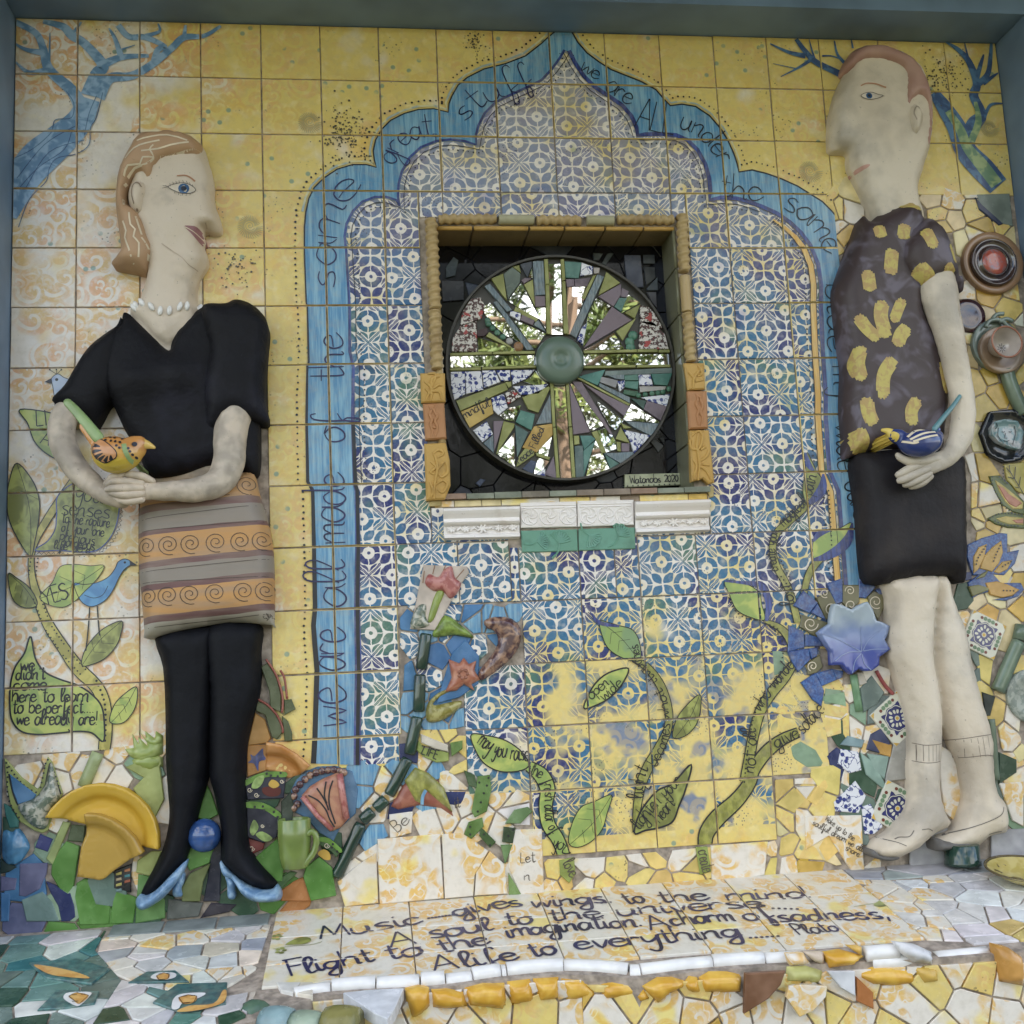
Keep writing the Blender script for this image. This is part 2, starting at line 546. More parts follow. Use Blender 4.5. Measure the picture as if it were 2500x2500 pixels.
def mk_mottle(name, c, c2, sc=25, rough=0.3, a=0.42, b=0.6, coat=0.2, bs=0.2):
    k = N(name)
    p = k.pos()
    base = k.mix(k.ss(k.noise(p, sc, 4, 0.6, 0.6), a, b), c, c2)
    return k.done(base, rough, k.noise(p, 40, 2), bs, 0.0015, coat=coat)

M = {}
M['yellow'] = mk_yellow()
M['stencil'] = mk_stencil()
M['grout'] = m_plain('grout', (0.36, 0.30, 0.245), 0.9, 0.25, 40, 0.7, spec=0.2, bsc=240)
M['glaze'] = m_glaze('coloured_glaze')
M['matte'] = m_glaze('matt_coloured_glaze', 0.42, 0.25, 0.2, 0.0)
M['print'] = mk_printed('ochre_printed_tile', (0.75, 0.69, 0.61), (0.74, 0.45, 0.08))
M['print2'] = mk_printed('ochre_printed_ledge_tile', (0.74, 0.69, 0.60), (0.76, 0.46, 0.10), 20)
M['blue'] = mk_brush('arch_blue_paint', (0.085, 0.25, 0.44), (0.26, 0.46, 0.58))
M['navy'] = mk_brush('navy_paint', (0.022, 0.03, 0.13), (0.06, 0.10, 0.34))
M['ink'] = m_plain('black_underglaze', (0.016, 0.016, 0.022), 0.3, 0.2)
M['indigo'] = m_plain('indigo_underglaze', (0.022, 0.020, 0.085), 0.3, 0.25)
M['gold'] = mk_brush('golden_paint', (0.66, 0.36, 0.06), (0.80, 0.56, 0.20))
M['olive'] = mk_brush('olive_paint', (0.20, 0.20, 0.045), (0.38, 0.37, 0.09), s=(60, 60, 40))
M['leaf'] = mk_mottle('leaf_green_paint', (0.27, 0.36, 0.10), (0.46, 0.50, 0.13), 20)
M['leaf2'] = mk_mottle('dull_leaf_paint', (0.17, 0.18, 0.05), (0.34, 0.36, 0.10), 24)
M['treeblue'] = mk_mottle('tree_blue_paint', (0.13, 0.25, 0.42), (0.30, 0.44, 0.62), 28)
M['treenavy'] = mk_mottle('tree_dark_paint', (0.05, 0.09, 0.20), (0.10, 0.20, 0.34), 28)
M['treegreen'] = mk_mottle('tree_green_paint', (0.16, 0.27, 0.16), (0.38, 0.46, 0.22), 28)
M['bluebird'] = mk_mottle('painted_bird_blue', (0.07, 0.21, 0.43), (0.11, 0.30, 0.52), 20)
M['skyblue'] = mk_mottle('pale_blue_paint', (0.30, 0.38, 0.58), (0.48, 0.56, 0.70), 20)
M['wood_blue'] = m_plain('blue_painted_timber', (0.16, 0.24, 0.36), 0.5, 0.12, 5, 0.2, bsc=90)
M['black_glaze'] = m_plain('black_glass_tile', (0.007, 0.007, 0.010), 0.10, 0.3, 9, 0.15, spec=0.35)
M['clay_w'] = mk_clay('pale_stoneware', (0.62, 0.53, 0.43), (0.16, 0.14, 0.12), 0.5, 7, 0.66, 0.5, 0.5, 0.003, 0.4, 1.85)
M['clay_m'] = mk_clay('buff_stoneware', (0.66, 0.58, 0.47), (0.20, 0.18, 0.16), 0.5, 5, 0.56, 0.55, 0.5, 0.003, 0.4)
M['face'] = mk_clay('smooth_pale_stoneware', (0.66, 0.56, 0.45), (0.40, 0.32, 0.25), 0.5, 5)

# ------------------------------------------------------------------ shapes
def prism(poly, y0, y1, bev=0.0015, both=False):
    """polygon in wall x,z standing from y0 to y1 (towards the viewer, y1 < y0) with a rounded front edge"""
    poly = ccw(poly)
    n = len(poly)
    c = (sum(p[0] for p in poly) / n, sum(p[1] for p in poly) / n)
    ins = []
    for i in range(n):
        a, b, d = poly[i - 1], poly[i], poly[(i + 1) % n]
        e1 = Vector((b[0] - a[0], b[1] - a[1]))
        e2 = Vector((d[0] - b[0], d[1] - b[1]))
        if e1.length < 1e-9 or e2.length < 1e-9:
            ins.append(b)
            continue
        e1.normalize(); e2.normalize()
        nn = Vector((-e1.y - e2.y, e1.x + e2.x))
        l = nn.length
        k = bev / max(l * 0.5, 0.45) / max(l, 1e-6) if l > 1e-6 else 0
        ins.append((b[0] + nn.x * k, b[1] + nn.y * k))
    v = [(x, y0, z) for x, z in poly] + [(x, y1 + bev, z) for x, z in poly] + [(x, y1, z) for x, z in ins]
    f = []
    for i in range(n):
        j = (i + 1) % n
        f.append((i, j, n + j, n + i))
        f.append((n + i, n + j, 2 * n + j, 2 * n + i))
    if n <= 4:
        f.append(tuple(2 * n + i for i in range(n)))
    else:
        for t in geometry.tessellate_polygon([[Vector((x, z, 0)) for x, z in ins]]):
            a, b, c_ = [ins[i] for i in t]
            s = (b[0] - a[0]) * (c_[1] - a[1]) - (c_[0] - a[0]) * (b[1] - a[1])
            t = t if s > 0 else t[::-1]
            f.append(tuple(2 * n + i for i in t))
    return v, f

def shard(name, poly, colr, parent, y0=0.0, th=0.008, mat='glaze', bev=0.0016, label=None):
    v, f = prism(poly, y0, y0 - th, bev)
    o = newobj(name, mesh(name, v, f), M[mat] if isinstance(mat, str) else mat, parent, None, colr)
    if label:
        o['label'] = label
    return o

def dist_to(poly, pts):
    a = np.array(poly)
    b = np.roll(a, -1, 0)
    best = np.full(len(pts), 1e9)
    for i in range(len(a)):
        d = b[i] - a[i]
        t = np.clip(((pts - a[i]) @ d) / max(d @ d, 1e-12), 0, 1)
        q = pts - (a[i] + t[:, None] * d)
        best = np.minimum(best, np.hypot(q[:, 0], q[:, 1]))
    return best

def inside_np(poly, pts):
    c = np.zeros(len(pts), bool)
    n = len(poly)
    x, y = pts[:, 0], pts[:, 1]
    j = n - 1
    for i in range(n):
        xi, yi = poly[i]
        xj, yj = poly[j]
        if yi != yj:
            m = ((yi > y) != (yj > y)) & (x < (xj - xi) * (y - yi) / (yj - yi) + xi)
            c ^= m
        j = i
    return c

def resample(poly, step):
    out = []
    n = len(poly)
    for i in range(n):
        a, b = np.array(poly[i]), np.array(poly[(i + 1) % n])
        k = max(1, int(round(np.linalg.norm(b - a) / step)))
        for t in range(k):
            out.append(tuple(a + (b - a) * t / k))
    return out

LUMP = [0.0]                                # hand-modelled unevenness of clay

class Relief:
    """a solid in relief: an outline on the wall plane, a back at y0 and a front that swells towards the viewer.
    height(x,z,d) -> metres in front of y0; d is the distance to the outline"""
    def __init__(s, poly, y0, hf, res=0.009, rim=0.35, relax=2, sm=True):
        if sm:
            poly = smooth(poly, 4, True)
        poly = ccw(resample(poly, res))
        b = np.array(poly)
        lo, hi = b.min(0), b.max(0)
        gx = np.arange(lo[0], hi[0], res)
        gz = np.arange(lo[1], hi[1], res)
        X, Z = np.meshgrid(gx, gz)
        X[1::2] += res / 2
        g = np.stack([X.ravel(), Z.ravel()], 1)
        g = g[inside_np(poly, g)]
        if len(g):
            g = g[dist_to(poly, g) > res * 0.55]
        pts = [Vector(p) for p in poly] + [Vector((p[0], p[1])) for p in g]
        nb = len(poly)
        ed = [(i, (i + 1) % nb) for i in range(nb)]
        r = geometry.delaunay_2d_cdt(pts, ed, [list(range(nb))], 1, 1e-7)
        V = np.array([(p.x, p.y) for p in r[0]])
        F = [tuple(f) for f in r[2]]
        F2 = []
        for f in F:
            a, b_, c = V[f[0]], V[f[1]], V[f[2]]
            F2.append(f if (b_[0] - a[0]) * (c[1] - a[1]) - (c[0] - a[0]) * (b_[1] - a[1]) > 0 else f[::-1])
        d = dist_to(poly, V)
        isb = d < 1e-6
        h = np.array([hf(V[i, 0], V[i, 1], d[i]) for i in range(len(V))])
        if LUMP[0]:
            h += np.array([LUMP[0] * (mnoise.noise((q[0] * 19, q[1] * 19, 1.7)) + .5 * mnoise.noise((q[0] * 47, q[1] * 47, 4.1))) for q in V])
        # relax the ridge where the two slopes meet
        nbr = [set() for _ in V]
        for f in F2:
            for i in range(3):
                nbr[f[i]].add(f[(i + 1) % 3]); nbr[f[(i + 1) % 3]].add(f[i])
        for _ in range(relax):
            h2 = h.copy()
            for i, q in enumerate(nbr):
                if not isb[i] and q:
                    h2[i] = 0.4 * h[i] + 0.6 * np.mean([h[j] for j in q])
            h = h2
        s.V, s.h, s.y0, s.poly = V, h, y0, poly
        v = [(V[i, 0], y0 - h[i], V[i, 1]) for i in range(len(V))]
        f = list(F2)
        # the edge runs back to the wall
        cnt = {}
        for t in F2:
            for i in range(3):
                cnt[(t[i], t[(i + 1) % 3])] = 1
        base = {}
        for (a, b_) in list(cnt):
            if (b_, a) not in cnt:
                for q in (a, b_):
                    if q not in base:
                        base[q] = len(v)
                        v.append((V[q, 0], y0 + 0.001, V[q, 1]))
                f.append((b_, a, base[a], base[b_]))
        s.v, s.f = v, f
    def at(s, x, z):                        # front surface y at a point
        q = np.hypot(s.V[:, 0] - x, s.V[:, 1] - z)
        i = np.argsort(q)[:4]
        w = 1 / (q[i] + 1e-4)
        return s.y0 - float((s.h[i] * w).sum() / w.sum())
    def build(s, name, mat, parent, colr=None):
        return newobj(name, mesh(name, s.v, s.f, True), M[mat] if isinstance(mat, str) else mat, parent, None, colr)

def dome(depth, R, rim=0.3, p=1.0):
    """rounded cross-section: rim*depth at the outline, depth at distance R from it"""
    def h(x, z, d):
        t = min(d / R, 1.0)
        return depth * (rim + (1 - rim) * math.sqrt(max(0.0, 1 - (1 - t) ** 2)) ** p)
    return h

def bumps(hf, lst):
    """adds smooth swellings (x, z, radius, height, [x stretch]) to a height function"""
    def h(x, z, d):
        v = hf(x, z, d)
        for b in lst:
            sx = b[4] if len(b) > 4 else 1.0
            q = ((x - b[0]) / sx) ** 2 + (z - b[1]) ** 2
            v += b[3] * math.exp(-q / (b[2] * b[2])) * min(1, d / 0.012)
        return v
    return h

def ribbon_pts(pts, width=None):
    """polyline (x,z[,w]) -> list of quads in x,z"""
    n = len(pts)
    a = np.array([p[:2] for p in pts])
    w = np.array([p[2] if width is None else width for p in pts]) * 0.5
    t = np.zeros_like(a)
    t[1:-1] = a[2:] - a[:-2]
    t[0], t[-1] = a[1] - a[0], a[-1] - a[-2]
    l = np.hypot(t[:, 0], t[:, 1])
    l[l < 1e-9] = 1
    t /= l[:, None]
    nx = np.stack([-t[:, 1], t[:, 0]], 1) * w[:, None]
    A, B = a + nx, a - nx
    return [[tuple(A[i]), tuple(B[i]), tuple(B[i + 1]), tuple(A[i + 1])] for i in range(n - 1)]

TR = []          # rectangles of every whole or cut tile on the wall, for cutting painted work at the joints
PAINT_Y = -0.0102

class Paint:
    """painted work lying on the tiles, cut where the joints run"""
    def __init__(s, layer=0, surf=None, cut=True, y=None, tr=None, mapf=None):
        s.b = MB()
        s.k = 0
        s.tr, s.mapf = tr, mapf
        s.y = (PAINT_Y if y is None else y) - 0.0004 * layer
        s.surf, s.cut = surf, cut
        s.lift = 0.0008 + 0.0004 * layer
    def fc(s, poly):
        s.k = (s.k + 1) % 40                # brush marks lie over one another by a hair
        e = s.k * (8e-6 if s.surf is None else 2e-6)
        if s.surf is not None:
            v = [(x, s.surf(x, z) - s.lift - e, z) for x, z in poly]
        else:
            v = [(x, s.y - e, z) for x, z in poly]
        s.b.face([s.mapf(*p) for p in v] if s.mapf else v)
    def put(s, poly):
        if len(poly) < 3:
            return
        poly = ccw(poly)
        if s.surf is not None or not s.cut:
            s.fc(poly)
            return
        x0 = min(p[0] for p in poly); x1 = max(p[0] for p in poly)
        z0 = min(p[1] for p in poly); z1 = max(p[1] for p in poly)
        for r in (TR if s.tr is None else s.tr):
            if r[0] < x1 and r[2] > x0 and r[1] < z1 and r[3] > z0:
                if r[0] <= x0 and r[2] >= x1 and r[1] <= z0 and r[3] >= z1:
                    s.fc(poly)
                else:
                    q = clip_rect(poly, r)
                    if len(q) >= 3 and abs(area2(q)) > 1e-9:
                        s.fc(q)
    def area(s, poly):
        ts = tris(poly)
        if s.surf is not None:              # follow the form: small triangles
            out = []
            while ts:
                t = ts.pop()
                e = [math.dist(t[i], t[(i + 1) % 3]) for i in range(3)]
                m = max(e)
                if m > 0.007:
                    i = e.index(m)
                    a, b_, c = t[i], t[(i + 1) % 3], t[(i + 2) % 3]
                    h = ((a[0] + b_[0]) / 2, (a[1] + b_[1]) / 2)
                    ts += [[a, h, c], [h, b_, c]]
                else:
                    out.append(t)
            ts = out
        for t in ts:
            if abs(area2(t)) > 1e-10:
                s.put(t)
        return s
    def line(s, pts, w=None, n=5, sm=True):
        if sm and len(pts) > 2:
            pts = smooth(pts, n)
        for q in ribbon_pts(pts, w):
            s.put(q)
        return s
    def dot(s, c, r, k=8):
        s.put([(c[0] + r * math.cos(6.2832 * i / k), c[1] + r * math.sin(6.2832 * i / k)) for i in range(k)])
        return s
    def build(s, name, mat, parent, label=None, colr=None):
        if not s.b.f:
            return None
        o = s.b.build(name, M[mat] if isinstance(mat, str) else mat, parent, False, None, colr)
        if label:
            o['label'] = label
        return o

def walk(pts, step, start=0.0):
    """points every step along a polyline, with their directions"""
    a = np.array([p[:2] for p in pts])
    out = []
    s = start
    for i in range(len(a) - 1):
        d = a[i + 1] - a[i]
        l = np.linalg.norm(d)
        if l < 1e-9:
            continue
        while s <= l:
            out.append((tuple(a[i] + d * s / l), tuple(d / l)))
            s += step
        s -= l
    return out

def offset(pts, o):
    a = np.array([p[:2] for p in pts])
    t = np.zeros_like(a)
    t[1:-1] = a[2:] - a[:-2]
    t[0], t[-1] = a[1] - a[0], a[-1] - a[-2]
    t /= np.maximum(np.hypot(t[:, 0], t[:, 1]), 1e-9)[:, None]
    return [tuple(v) for v in a + np.stack([-t[:, 1], t[:, 0]], 1) * o]

def length(pts):
    a = np.array([p[:2] for p in pts])
    return float(np.hypot(*(a[1:] - a[:-1]).T).sum())

# ------------------------------------------------------------------ handwriting
G = {
 'a': (11, "9 8 6 10 3 10 0 6 0 3 2 0 5 0 8 4 9 10 9 3 11 0"), 'b': (11, "0 20 0 0 / 0 6 4 10 8 8 9 4 6 0 2 0 0 3"),
 'c': (10, "8 8 5 10 1 8 0 4 2 0 5 0 9 2"), 'd': (12, "8 7 5 10 1 8 0 3 2 0 5 0 8 4 9 12 9 20 9 3 11 0"),
 'e': (10, "1 5 8 6 7 9 4 10 1 8 0 4 2 0 6 0 10 3"), 'f': (9, "8 17 7 20 4 18 3 8 3 0 2 -8 4 -9 5 -2 3 1 8 4"),
 'g': (11, "8 8 5 10 1 8 0 4 2 1 5 1 8 5 9 10 8 -6 5 -9 1 -7 3 -3 10 2"), 'h': (11, "0 20 0 0 / 0 5 3 10 6 10 8 7 8 0 10 1"),
 'i': (5, "1 10 1 2 3 0 5 2 / 1 14 2 15"), 'j': (6, "3 10 3 -6 0 -9 / 3 14 3 15"), 'k': (10, "0 20 0 0 / 8 10 0 4 8 0"),
 'l': (6, "0 3 5 14 5 19 3 20 1 16 1 3 3 0 6 2"), 'm': (14, "0 10 0 0 / 0 6 3 10 6 9 6 0 / 6 6 9 10 12 9 12 1 14 0"),
 'n': (10, "0 10 0 0 / 0 6 4 10 7 9 7 1 9 0"), 'o': (11, "5 10 1 8 0 4 2 0 6 0 9 4 8 8 5 10 10 9"),
 'p': (10, "0 10 0 -9 / 0 7 4 10 8 8 8 3 4 0 0 2"), 'q': (10, "8 8 4 10 0 6 2 0 8 4 8 10 8 -9 10 -7"), 'r': (8, "0 10 0 0 / 0 6 3 10 7 9"),
 's': (9, "7 9 4 10 1 8 2 6 6 4 7 1 4 0 0 1"), 't': (8, "3 18 3 2 5 0 8 2 / 0 12 7 12"), 'u': (11, "0 10 0 3 2 0 5 0 8 4 8 10 8 2 10 0"),
 'v': (9, "0 10 4 0 8 10"), 'w': (13, "0 10 2 0 6 8 9 0 12 10"), 'x': (9, "0 10 8 0 / 8 10 0 0"), 'y': (10, "0 10 1 4 4 3 8 8 8 10 7 -6 4 -9 1 -6"),
 'z': (9, "0 10 8 10 0 0 8 0"), 'A': (12, "0 0 6 20 / 6 20 11 0 / 2 7 10 7"), 'L': (9, "1 20 0 0 / 0 0 8 0"), 'M': (15, "0 0 3 20 / 3 20 7 4 / 7 4 12 20 / 12 20 14 0"),
 'F': (10, "1 0 1 20 / -1 20 10 20 / 1 11 8 11"), 'P': (10, "1 0 1 20 6 20 9 16 6 11 1 10"), 'E': (9, "8 20 1 20 / 1 20 1 0 / 1 0 8 0 / 1 11 7 11"),
 'Y': (10, "0 20 5 10 / 10 20 5 10 / 5 10 5 0"), 'S': (10, "8 17 5 20 1 17 2 12 7 9 8 4 4 0 0 2"), 'I': (5, "2 20 2 0"), 'W': (15, "0 20 3 0 / 3 0 7 14 / 7 14 11 0 / 11 0 14 20"),
 'B': (11, "1 0 1 20 6 20 8 16 6 11 1 11 / 6 11 9 6 6 0 1 0"), '0': (10, "5 16 1 12 0 6 3 0 7 3 8 10 5 16"), '2': (10, "0 13 4 16 8 13 7 8 0 0 / 0 0 9 1"),
 '.': (5, "1 0 2 1"), ',': (5, "2 2 1 -4"), '!': (5, "2 20 2 6 / 2 1 2 0"), "'": (4, "1 20 1 15"), '-': (5, "0 3 4 3"), ' ': (9, ""),
}

def write(pt, text, path, size, w, shear=0.0, fit=True, ls=1.0, jit=0.5, flip=1, sm=True):
    """writes text along a path of wall points; size = x height in metres; flip -1 turns the tops to the other side"""
    if sm and len(path) > 2:
        path = smooth(path, 6)
    tot = length(path)
    adv = sum(G[c][0] * 0.1 * size * ls for c in text)
    k = tot / adv if fit else 1.0
    a = np.array([p[:2] for p in path])
    seg = np.hypot(*(a[1:] - a[:-1]).T)
    cum = np.concatenate([[0], np.cumsum(seg)])
    def on(s):
        i = int(np.clip(np.searchsorted(cum, s) - 1, 0, len(seg) - 1))
        d = (a[i + 1] - a[i]) / max(seg[i], 1e-9)
        return a[i] + d * (s - cum[i]), d
    s = 0.0
    for ch in text:
        ad, st = G[ch]
        jx, jy, js = R_.uniform(-jit, jit), R_.uniform(-jit, jit), R_.uniform(0.92, 1.08)
        for stroke in st.split('/'):
            t = toks(stroke)
            if not t:
                continue
            q = [(t[i] + R_.uniform(-.4, .4) * jit, t[i + 1] + R_.uniform(-.4, .4) * jit) for i in range(0, len(t), 2)]
            q = smooth(q, 3) if len(q) > 2 else q
            out = []
            for gx, gy in q:
                c, d = on(s + (gx * js * 0.1 * size * min(ls * k, 1.35)) + shear * gy * 0.1 * size)
                nrm = np.array([-d[1], d[0]]) * flip
                out.append(tuple(c + nrm * (gy + jy) * 0.1 * size * js))
            m = len(out)
            out = [o + (w * (0.72 + 0.5 * math.sin(3.1 * i / max(m - 1, 1))),) for i, o in enumerate(out)]
            pt.line(out, None, 1, False)
        s += ad * 0.1 * size * ls * k
    return pt

# ------------------------------------------------------------------ the setting: ground, pavilion, wall
gm = N('paving_ground')
gp = gm.pos()
gb = gm.mix(gm.ss(gm.noise(gp, 0.6, 5), 0.35, 0.7), (0.055, 0.060, 0.030), (0.085, 0.080, 0.045))
gb = gm.mix(gm.ss(gm.noise(gp, 40, 3), 0.45, 0.7, 0, 0.5), gb, (0.16, 0.14, 0.11))
M['ground'] = gm.done(gb, 0.9, gm.noise(gp, 30, 4), 0.5, 0.01, spec=0.2)
b = MB()
b.face([(-400, -700, 0), (400, -700, 0), (400, 300, 0), (-400, 300, 0)])
tag(b.build('ground', M['ground']), 'dull trodden grass and earth in front of the mural', kind='structure')

def box(b, x0, x1, y0, y1, z0, z1, m=0):
    v = [(x0, y0, z0), (x1, y0, z0), (x1, y1, z0), (x0, y1, z0), (x0, y0, z1), (x1, y0, z1), (x1, y1, z1), (x0, y1, z1)]
    b.add(v, [(0, 3, 2, 1), (4, 5, 6, 7), (0, 1, 5, 4), (1, 2, 6, 5), (2, 3, 7, 6), (3, 0, 4, 7)], m)

XR = 2.70                                   # right end of the mosaic
pav = empty('blue_pavilion', (1.35, 0.3, 0), 'blue painted timber frame with an unseen roof that shades the mosaic wall', 'shelter')
b = MB(); box(b, -0.30, 3.05, -0.15, 0.10, 2.715, 2.86)
o = b.build('beam', M['wood_blue'], pav); o['label'] = 'blue painted beam across the top of the mosaic'
for x0, x1 in ((-0.30, -0.001), (XR + 0.001, 3.05)):
    b = MB(); box(b, x0, x1, -0.15, 0.10, 0.0, 2.714)
    b.build('post', M['wood_blue'], pav)
b = MB()
box(b, -1.6, 4.4, -1.2, 1.6, 2.88, 3.05)  # unseen overhang, added and sized to darken the top of the wall
b.build('roof', m_plain('roof_boards', (0.16, 0.17, 0.19), 0.7), pav)
b = MB(); box(b, -1.6, 4.4, 0.50, 0.8, 0.0, 2.899)  # unseen wall added behind the mosaic to block the sun
b.build('sun_block_wall', m_plain('plaster', (0.42, 0.40, 0.36), 0.9), pav)

# opening of the niche in the wall
NX0, NX1, NZ0, NZ1 = 1.058, 1.705, ZO - 1.279, ZO - 0.563
ND = 0.115                                  # depth of the niche
b = MB()
box(b, 0.0, NX0, -0.0042, 0.3, 0.0, ZO)
box(b, NX1, XR, -0.0042, 0.3, 0.0, ZO)
box(b, NX0, NX1, -0.0042, 0.3, 0.0, NZ0)
box(b, NX0, NX1, -0.0042, 0.3, NZ1, ZO)
box(b, NX0, NX1, ND, 0.3, NZ0, NZ1)
wall = b.build('mosaic_wall', M['grout'])
tag(wall, 'tall mosaic wall of hand painted yellow and blue tiles', 'wall')

# ------------------------------------------------------------------ the painted arch, as outlines on the wall
AO_L = P('b3', "445 1780 455 1600 468 1170 452 980 445 880 456 760 448 350 440 0") + P('b2', "436 1600 408 1550 400 1160 405 790 414 770 405 410 398 380 386 60") + \
    P('b1', "386 1500 395 1400 415 1310 450 1240 510 1180 600 1120 700 1090 790 1090 855 1108 842 1060 835 1000 850 930 890 860 950 800 1040 755 1130 730 1230 725 1325 748 1330 690 1350 640 1390 570 1450 520 1560 465 1700 430 1830 380") + \
    P('c1', "322 300 370 255 432 205")
AO_R = P('c1', "512 205 560 290 620 360 700 420 780 470 880 510 980 550 1070 600 1130 670 1165 705 1240 695 1330 710 1420 770 1490 850 1540 930 1580 1020 1600 1080 1612 1138 1700 1125 1800 1150") + \
    P('d1', "340 1185 440 1230 520 1280 600 1330 660 1390 720 1460 770 1560") + P('d2', "800 100 830 500 840 1000 880 1500") + P('d3', "900 200 910 640")
AI_L = P('b3', "740 1790 742 1580 748 1170 740 750 745 350 738 0") + P('b2', "728 1570 712 1170 715 800 692 700 690 400 667 30") + \
    P('b1', "658 1560 670 1480 710 1400 770 1340 850 1310 920 1310 980 1330 1015 1368 1005 1300 1010 1220 1030 1140 1080 1050 1150 985 1250 945 1340 935 1430 945 1512 968 1515 900 1530 840 1570 760 1640 690 1740 640 1850 590") + \
    P('c1', "330 545 400 470 450 400 482 345")
AI_R = P('c1', "490 350 530 430 590 520 660 590 750 650 840 710 900 780 930 850 943 908 1000 906 1100 903 1200 910 1270 940 1330 1000 1380 1090 1405 1180 1412 1260 1415 1332 1500 1318 1600 1325") + \
    P('d1', "100 1340 200 1375 300 1420 380 1475 450 1540 510 1620 560 1740 580 1880") + P('d2', "578 400 590 700 610 1000 608 1110 632 1480") + P('d3', "690 0 715 300 742 640")
arch_band = AO_L + AO_R + list(reversed(AI_R)) + list(reversed(AI_L))
zb13 = W(1300, 2050)[1]
FIELD = AI_L + AI_R + [(AI_R[-1][0], zb13), (AI_L[0][0] + 0.10, zb13), (AI_L[0][0] + 0.10, AI_L[0][1])]

T = 0.1545
TV = T * 1.006435
GAP = 0.0026
colx = [T * i for i in range(15)] + [2.34, 2.54, XR]
rowz = [ZO] + [ZO - TV * i for i in range(1, 15)]
NICHE = (NX0 - 0.040, NZ0 - 0.030, NX1 + 0.036, NZ1 + 0.024)   # taken by the frame and its mouldings

def cuts(r, h):
    """what is left of rectangle r when h is taken out"""
    if r[2] <= h[0] or r[0] >= h[2] or r[3] <= h[1] or r[1] >= h[3]:
        return [r]
    out = []
    if r[0] < h[0]: out.append((r[0], r[1], h[0], r[3]))
    if r[2] > h[2]: out.append((h[2], r[1], r[2], r[3]))
    mx0, mx1 = max(r[0], h[0]), min(r[2], h[2])
    if r[3] > h[3]: out.append((mx0, h[3], mx1, r[3]))
    if r[1] < h[1]: out.append((mx0, r[1], mx1, h[1]))
    return [q for q in out if q[2] - q[0] > 0.012 and q[3] - q[1] > 0.012]

field_tris = tris(FIELD)
FACE_Y = -0.0080
def tile(r, c, ri):
    rr = (r[0] + GAP / 2 + R_.uniform(0, .0008), r[1] + GAP / 2 + R_.uniform(0, .0008), r[2] - GAP / 2 - R_.uniform(0, .0008), r[3] - GAP / 2 - R_.uniform(0, .0008))
    TR.append((rr[0] + 0.0012, rr[1] + 0.0012, rr[2] - 0.0012, rr[3] - 0.0012))
    cx, cz = (rr[0] + rr[2]) / 2, (rr[1] + rr[3]) / 2
    jj = lambda: R_.uniform(-.0006, .0006)
    poly = [(rr[0] - cx + jj(), rr[1] - cz + jj()), (rr[2] - cx + jj(), rr[1] - cz + jj()), (rr[2] - cx + jj(), rr[3] - cz + jj()), (rr[0] - cx + jj(), rr[3] - cz + jj())]
    corners = [inside(p, FIELD) for p in ((rr[0], rr[1]), (rr[2], rr[1]), (rr[2], rr[3]), (rr[0], rr[3]))]
    v, f = prism(poly, 0.0, FACE_Y, 0.0012)
    mats, mi = [M['yellow']], None
    pieces = []
    if all(corners):
        mats = [M['stencil']]
    else:
        for t in field_tris:
            q = clip_rect(ccw(t), (rr[0] + .0013, rr[1] + .0013, rr[2] - .0013, rr[3] - .0013))
            if len(q) >= 3 and abs(area2(q)) > 1e-8:
                pieces.append(q)
    if pieces:
        mats = [M['yellow'], M['stencil']]
        mi = [0] * len(f)
        for q in pieces:
            k = len(v)
            v += [(x - cx, FACE_Y - 0.0003, z - cz) for x, z in q]
            f.append(tuple(range(k, k + len(q))))
            mi.append(1)
    me = mesh('tile', v, f, False, mi)
    o = newobj('tile', me, mats, wall, (cx, 0.0, cz))
    o.rotation_euler = (R_.gauss(0, 0.0038), R_.gauss(0, 0.002), R_.gauss(0, 0.0038))
    return o

# cells whose place is taken by broken shards
def skip(c, r):
    if r >= 13 and not 8 <= c <= 11: return True
    if c >= 14 and r >= 3: return True
    if c == 13 and r >= 11: return True
    if c <= 4 and r >= 12: return True
    if c in (2, 3) and 6 <= r <= 11 and not (c == 2 and r >= 9): return True      # behind the woman
    if c in (1,) and r == 1 and False: return True
    if c in (4, 5) and r >= 12: return True
    if c == 6 and r >= 10: return True
    if c == 7 and r == 10: return True
    return False

for c in range(len(colx) - 1):
    for r in range(14):
        if skip(c, r):
            continue
        qs = [(colx[c], rowz[r + 1], colx[c + 1], rowz[r])]
        for h in (NICHE, (NX0 - 0.005, NZ0 - 0.100, NX1 + 0.010, NZ0), (NX0 + 0.155, NZ0 - 0.137, NX0 + 0.425, NZ0 - .08)):
            qs = [w for q in qs for w in cuts(q, h)]
        for q in qs:
            tile(q, c, r)
# half tiles that carry the foot of the blue band
for x0, x1 in ((T * 4.02, T * 5.0), (T * 5.0, T * 5.96)):
    tile((x0, rowz[12] - 0.074, x1, rowz[12]), 4, 12)

# ------------------------------------------------------------------ painted work on the wall tiles
Paint(0).area(arch_band).build('painted_arch', 'blue', wall, 'brushed sky blue band of the painted lobed arch')
pa = Paint(1)
pa.line([p + (SZ('b1', 9 + 22 * max(0, min(1, (1.35 - p[1] + 0.6) / 0.9))),) for p in AO_L], None, 1, False)
pa.line(AO_R, SZ('b1', 11), 1, False)
pa.build('arch_outline', 'ink', wall, 'dark outer outline of the painted arch')
pa = Paint(1)
pa.line([p + (SZ('b1', 16 + 26 * max(0, min(1, (1.9 - p[1]) / 0.9))),) for p in offset(AI_L, 0.004)], None, 1, False)
pa.line(offset(AI_R, 0.006), SZ('b1', 30), 1, False)
pa.build('arch_outline', 'navy', wall, 'navy inner outline of the painted arch')
pa = Paint(2)
pa.line(offset(AI_L, -0.012)[6:], SZ('b1', 5), 1, False)
pa.line(offset(AI_L, 0.003)[:8], SZ('b1', 22), 1, False)
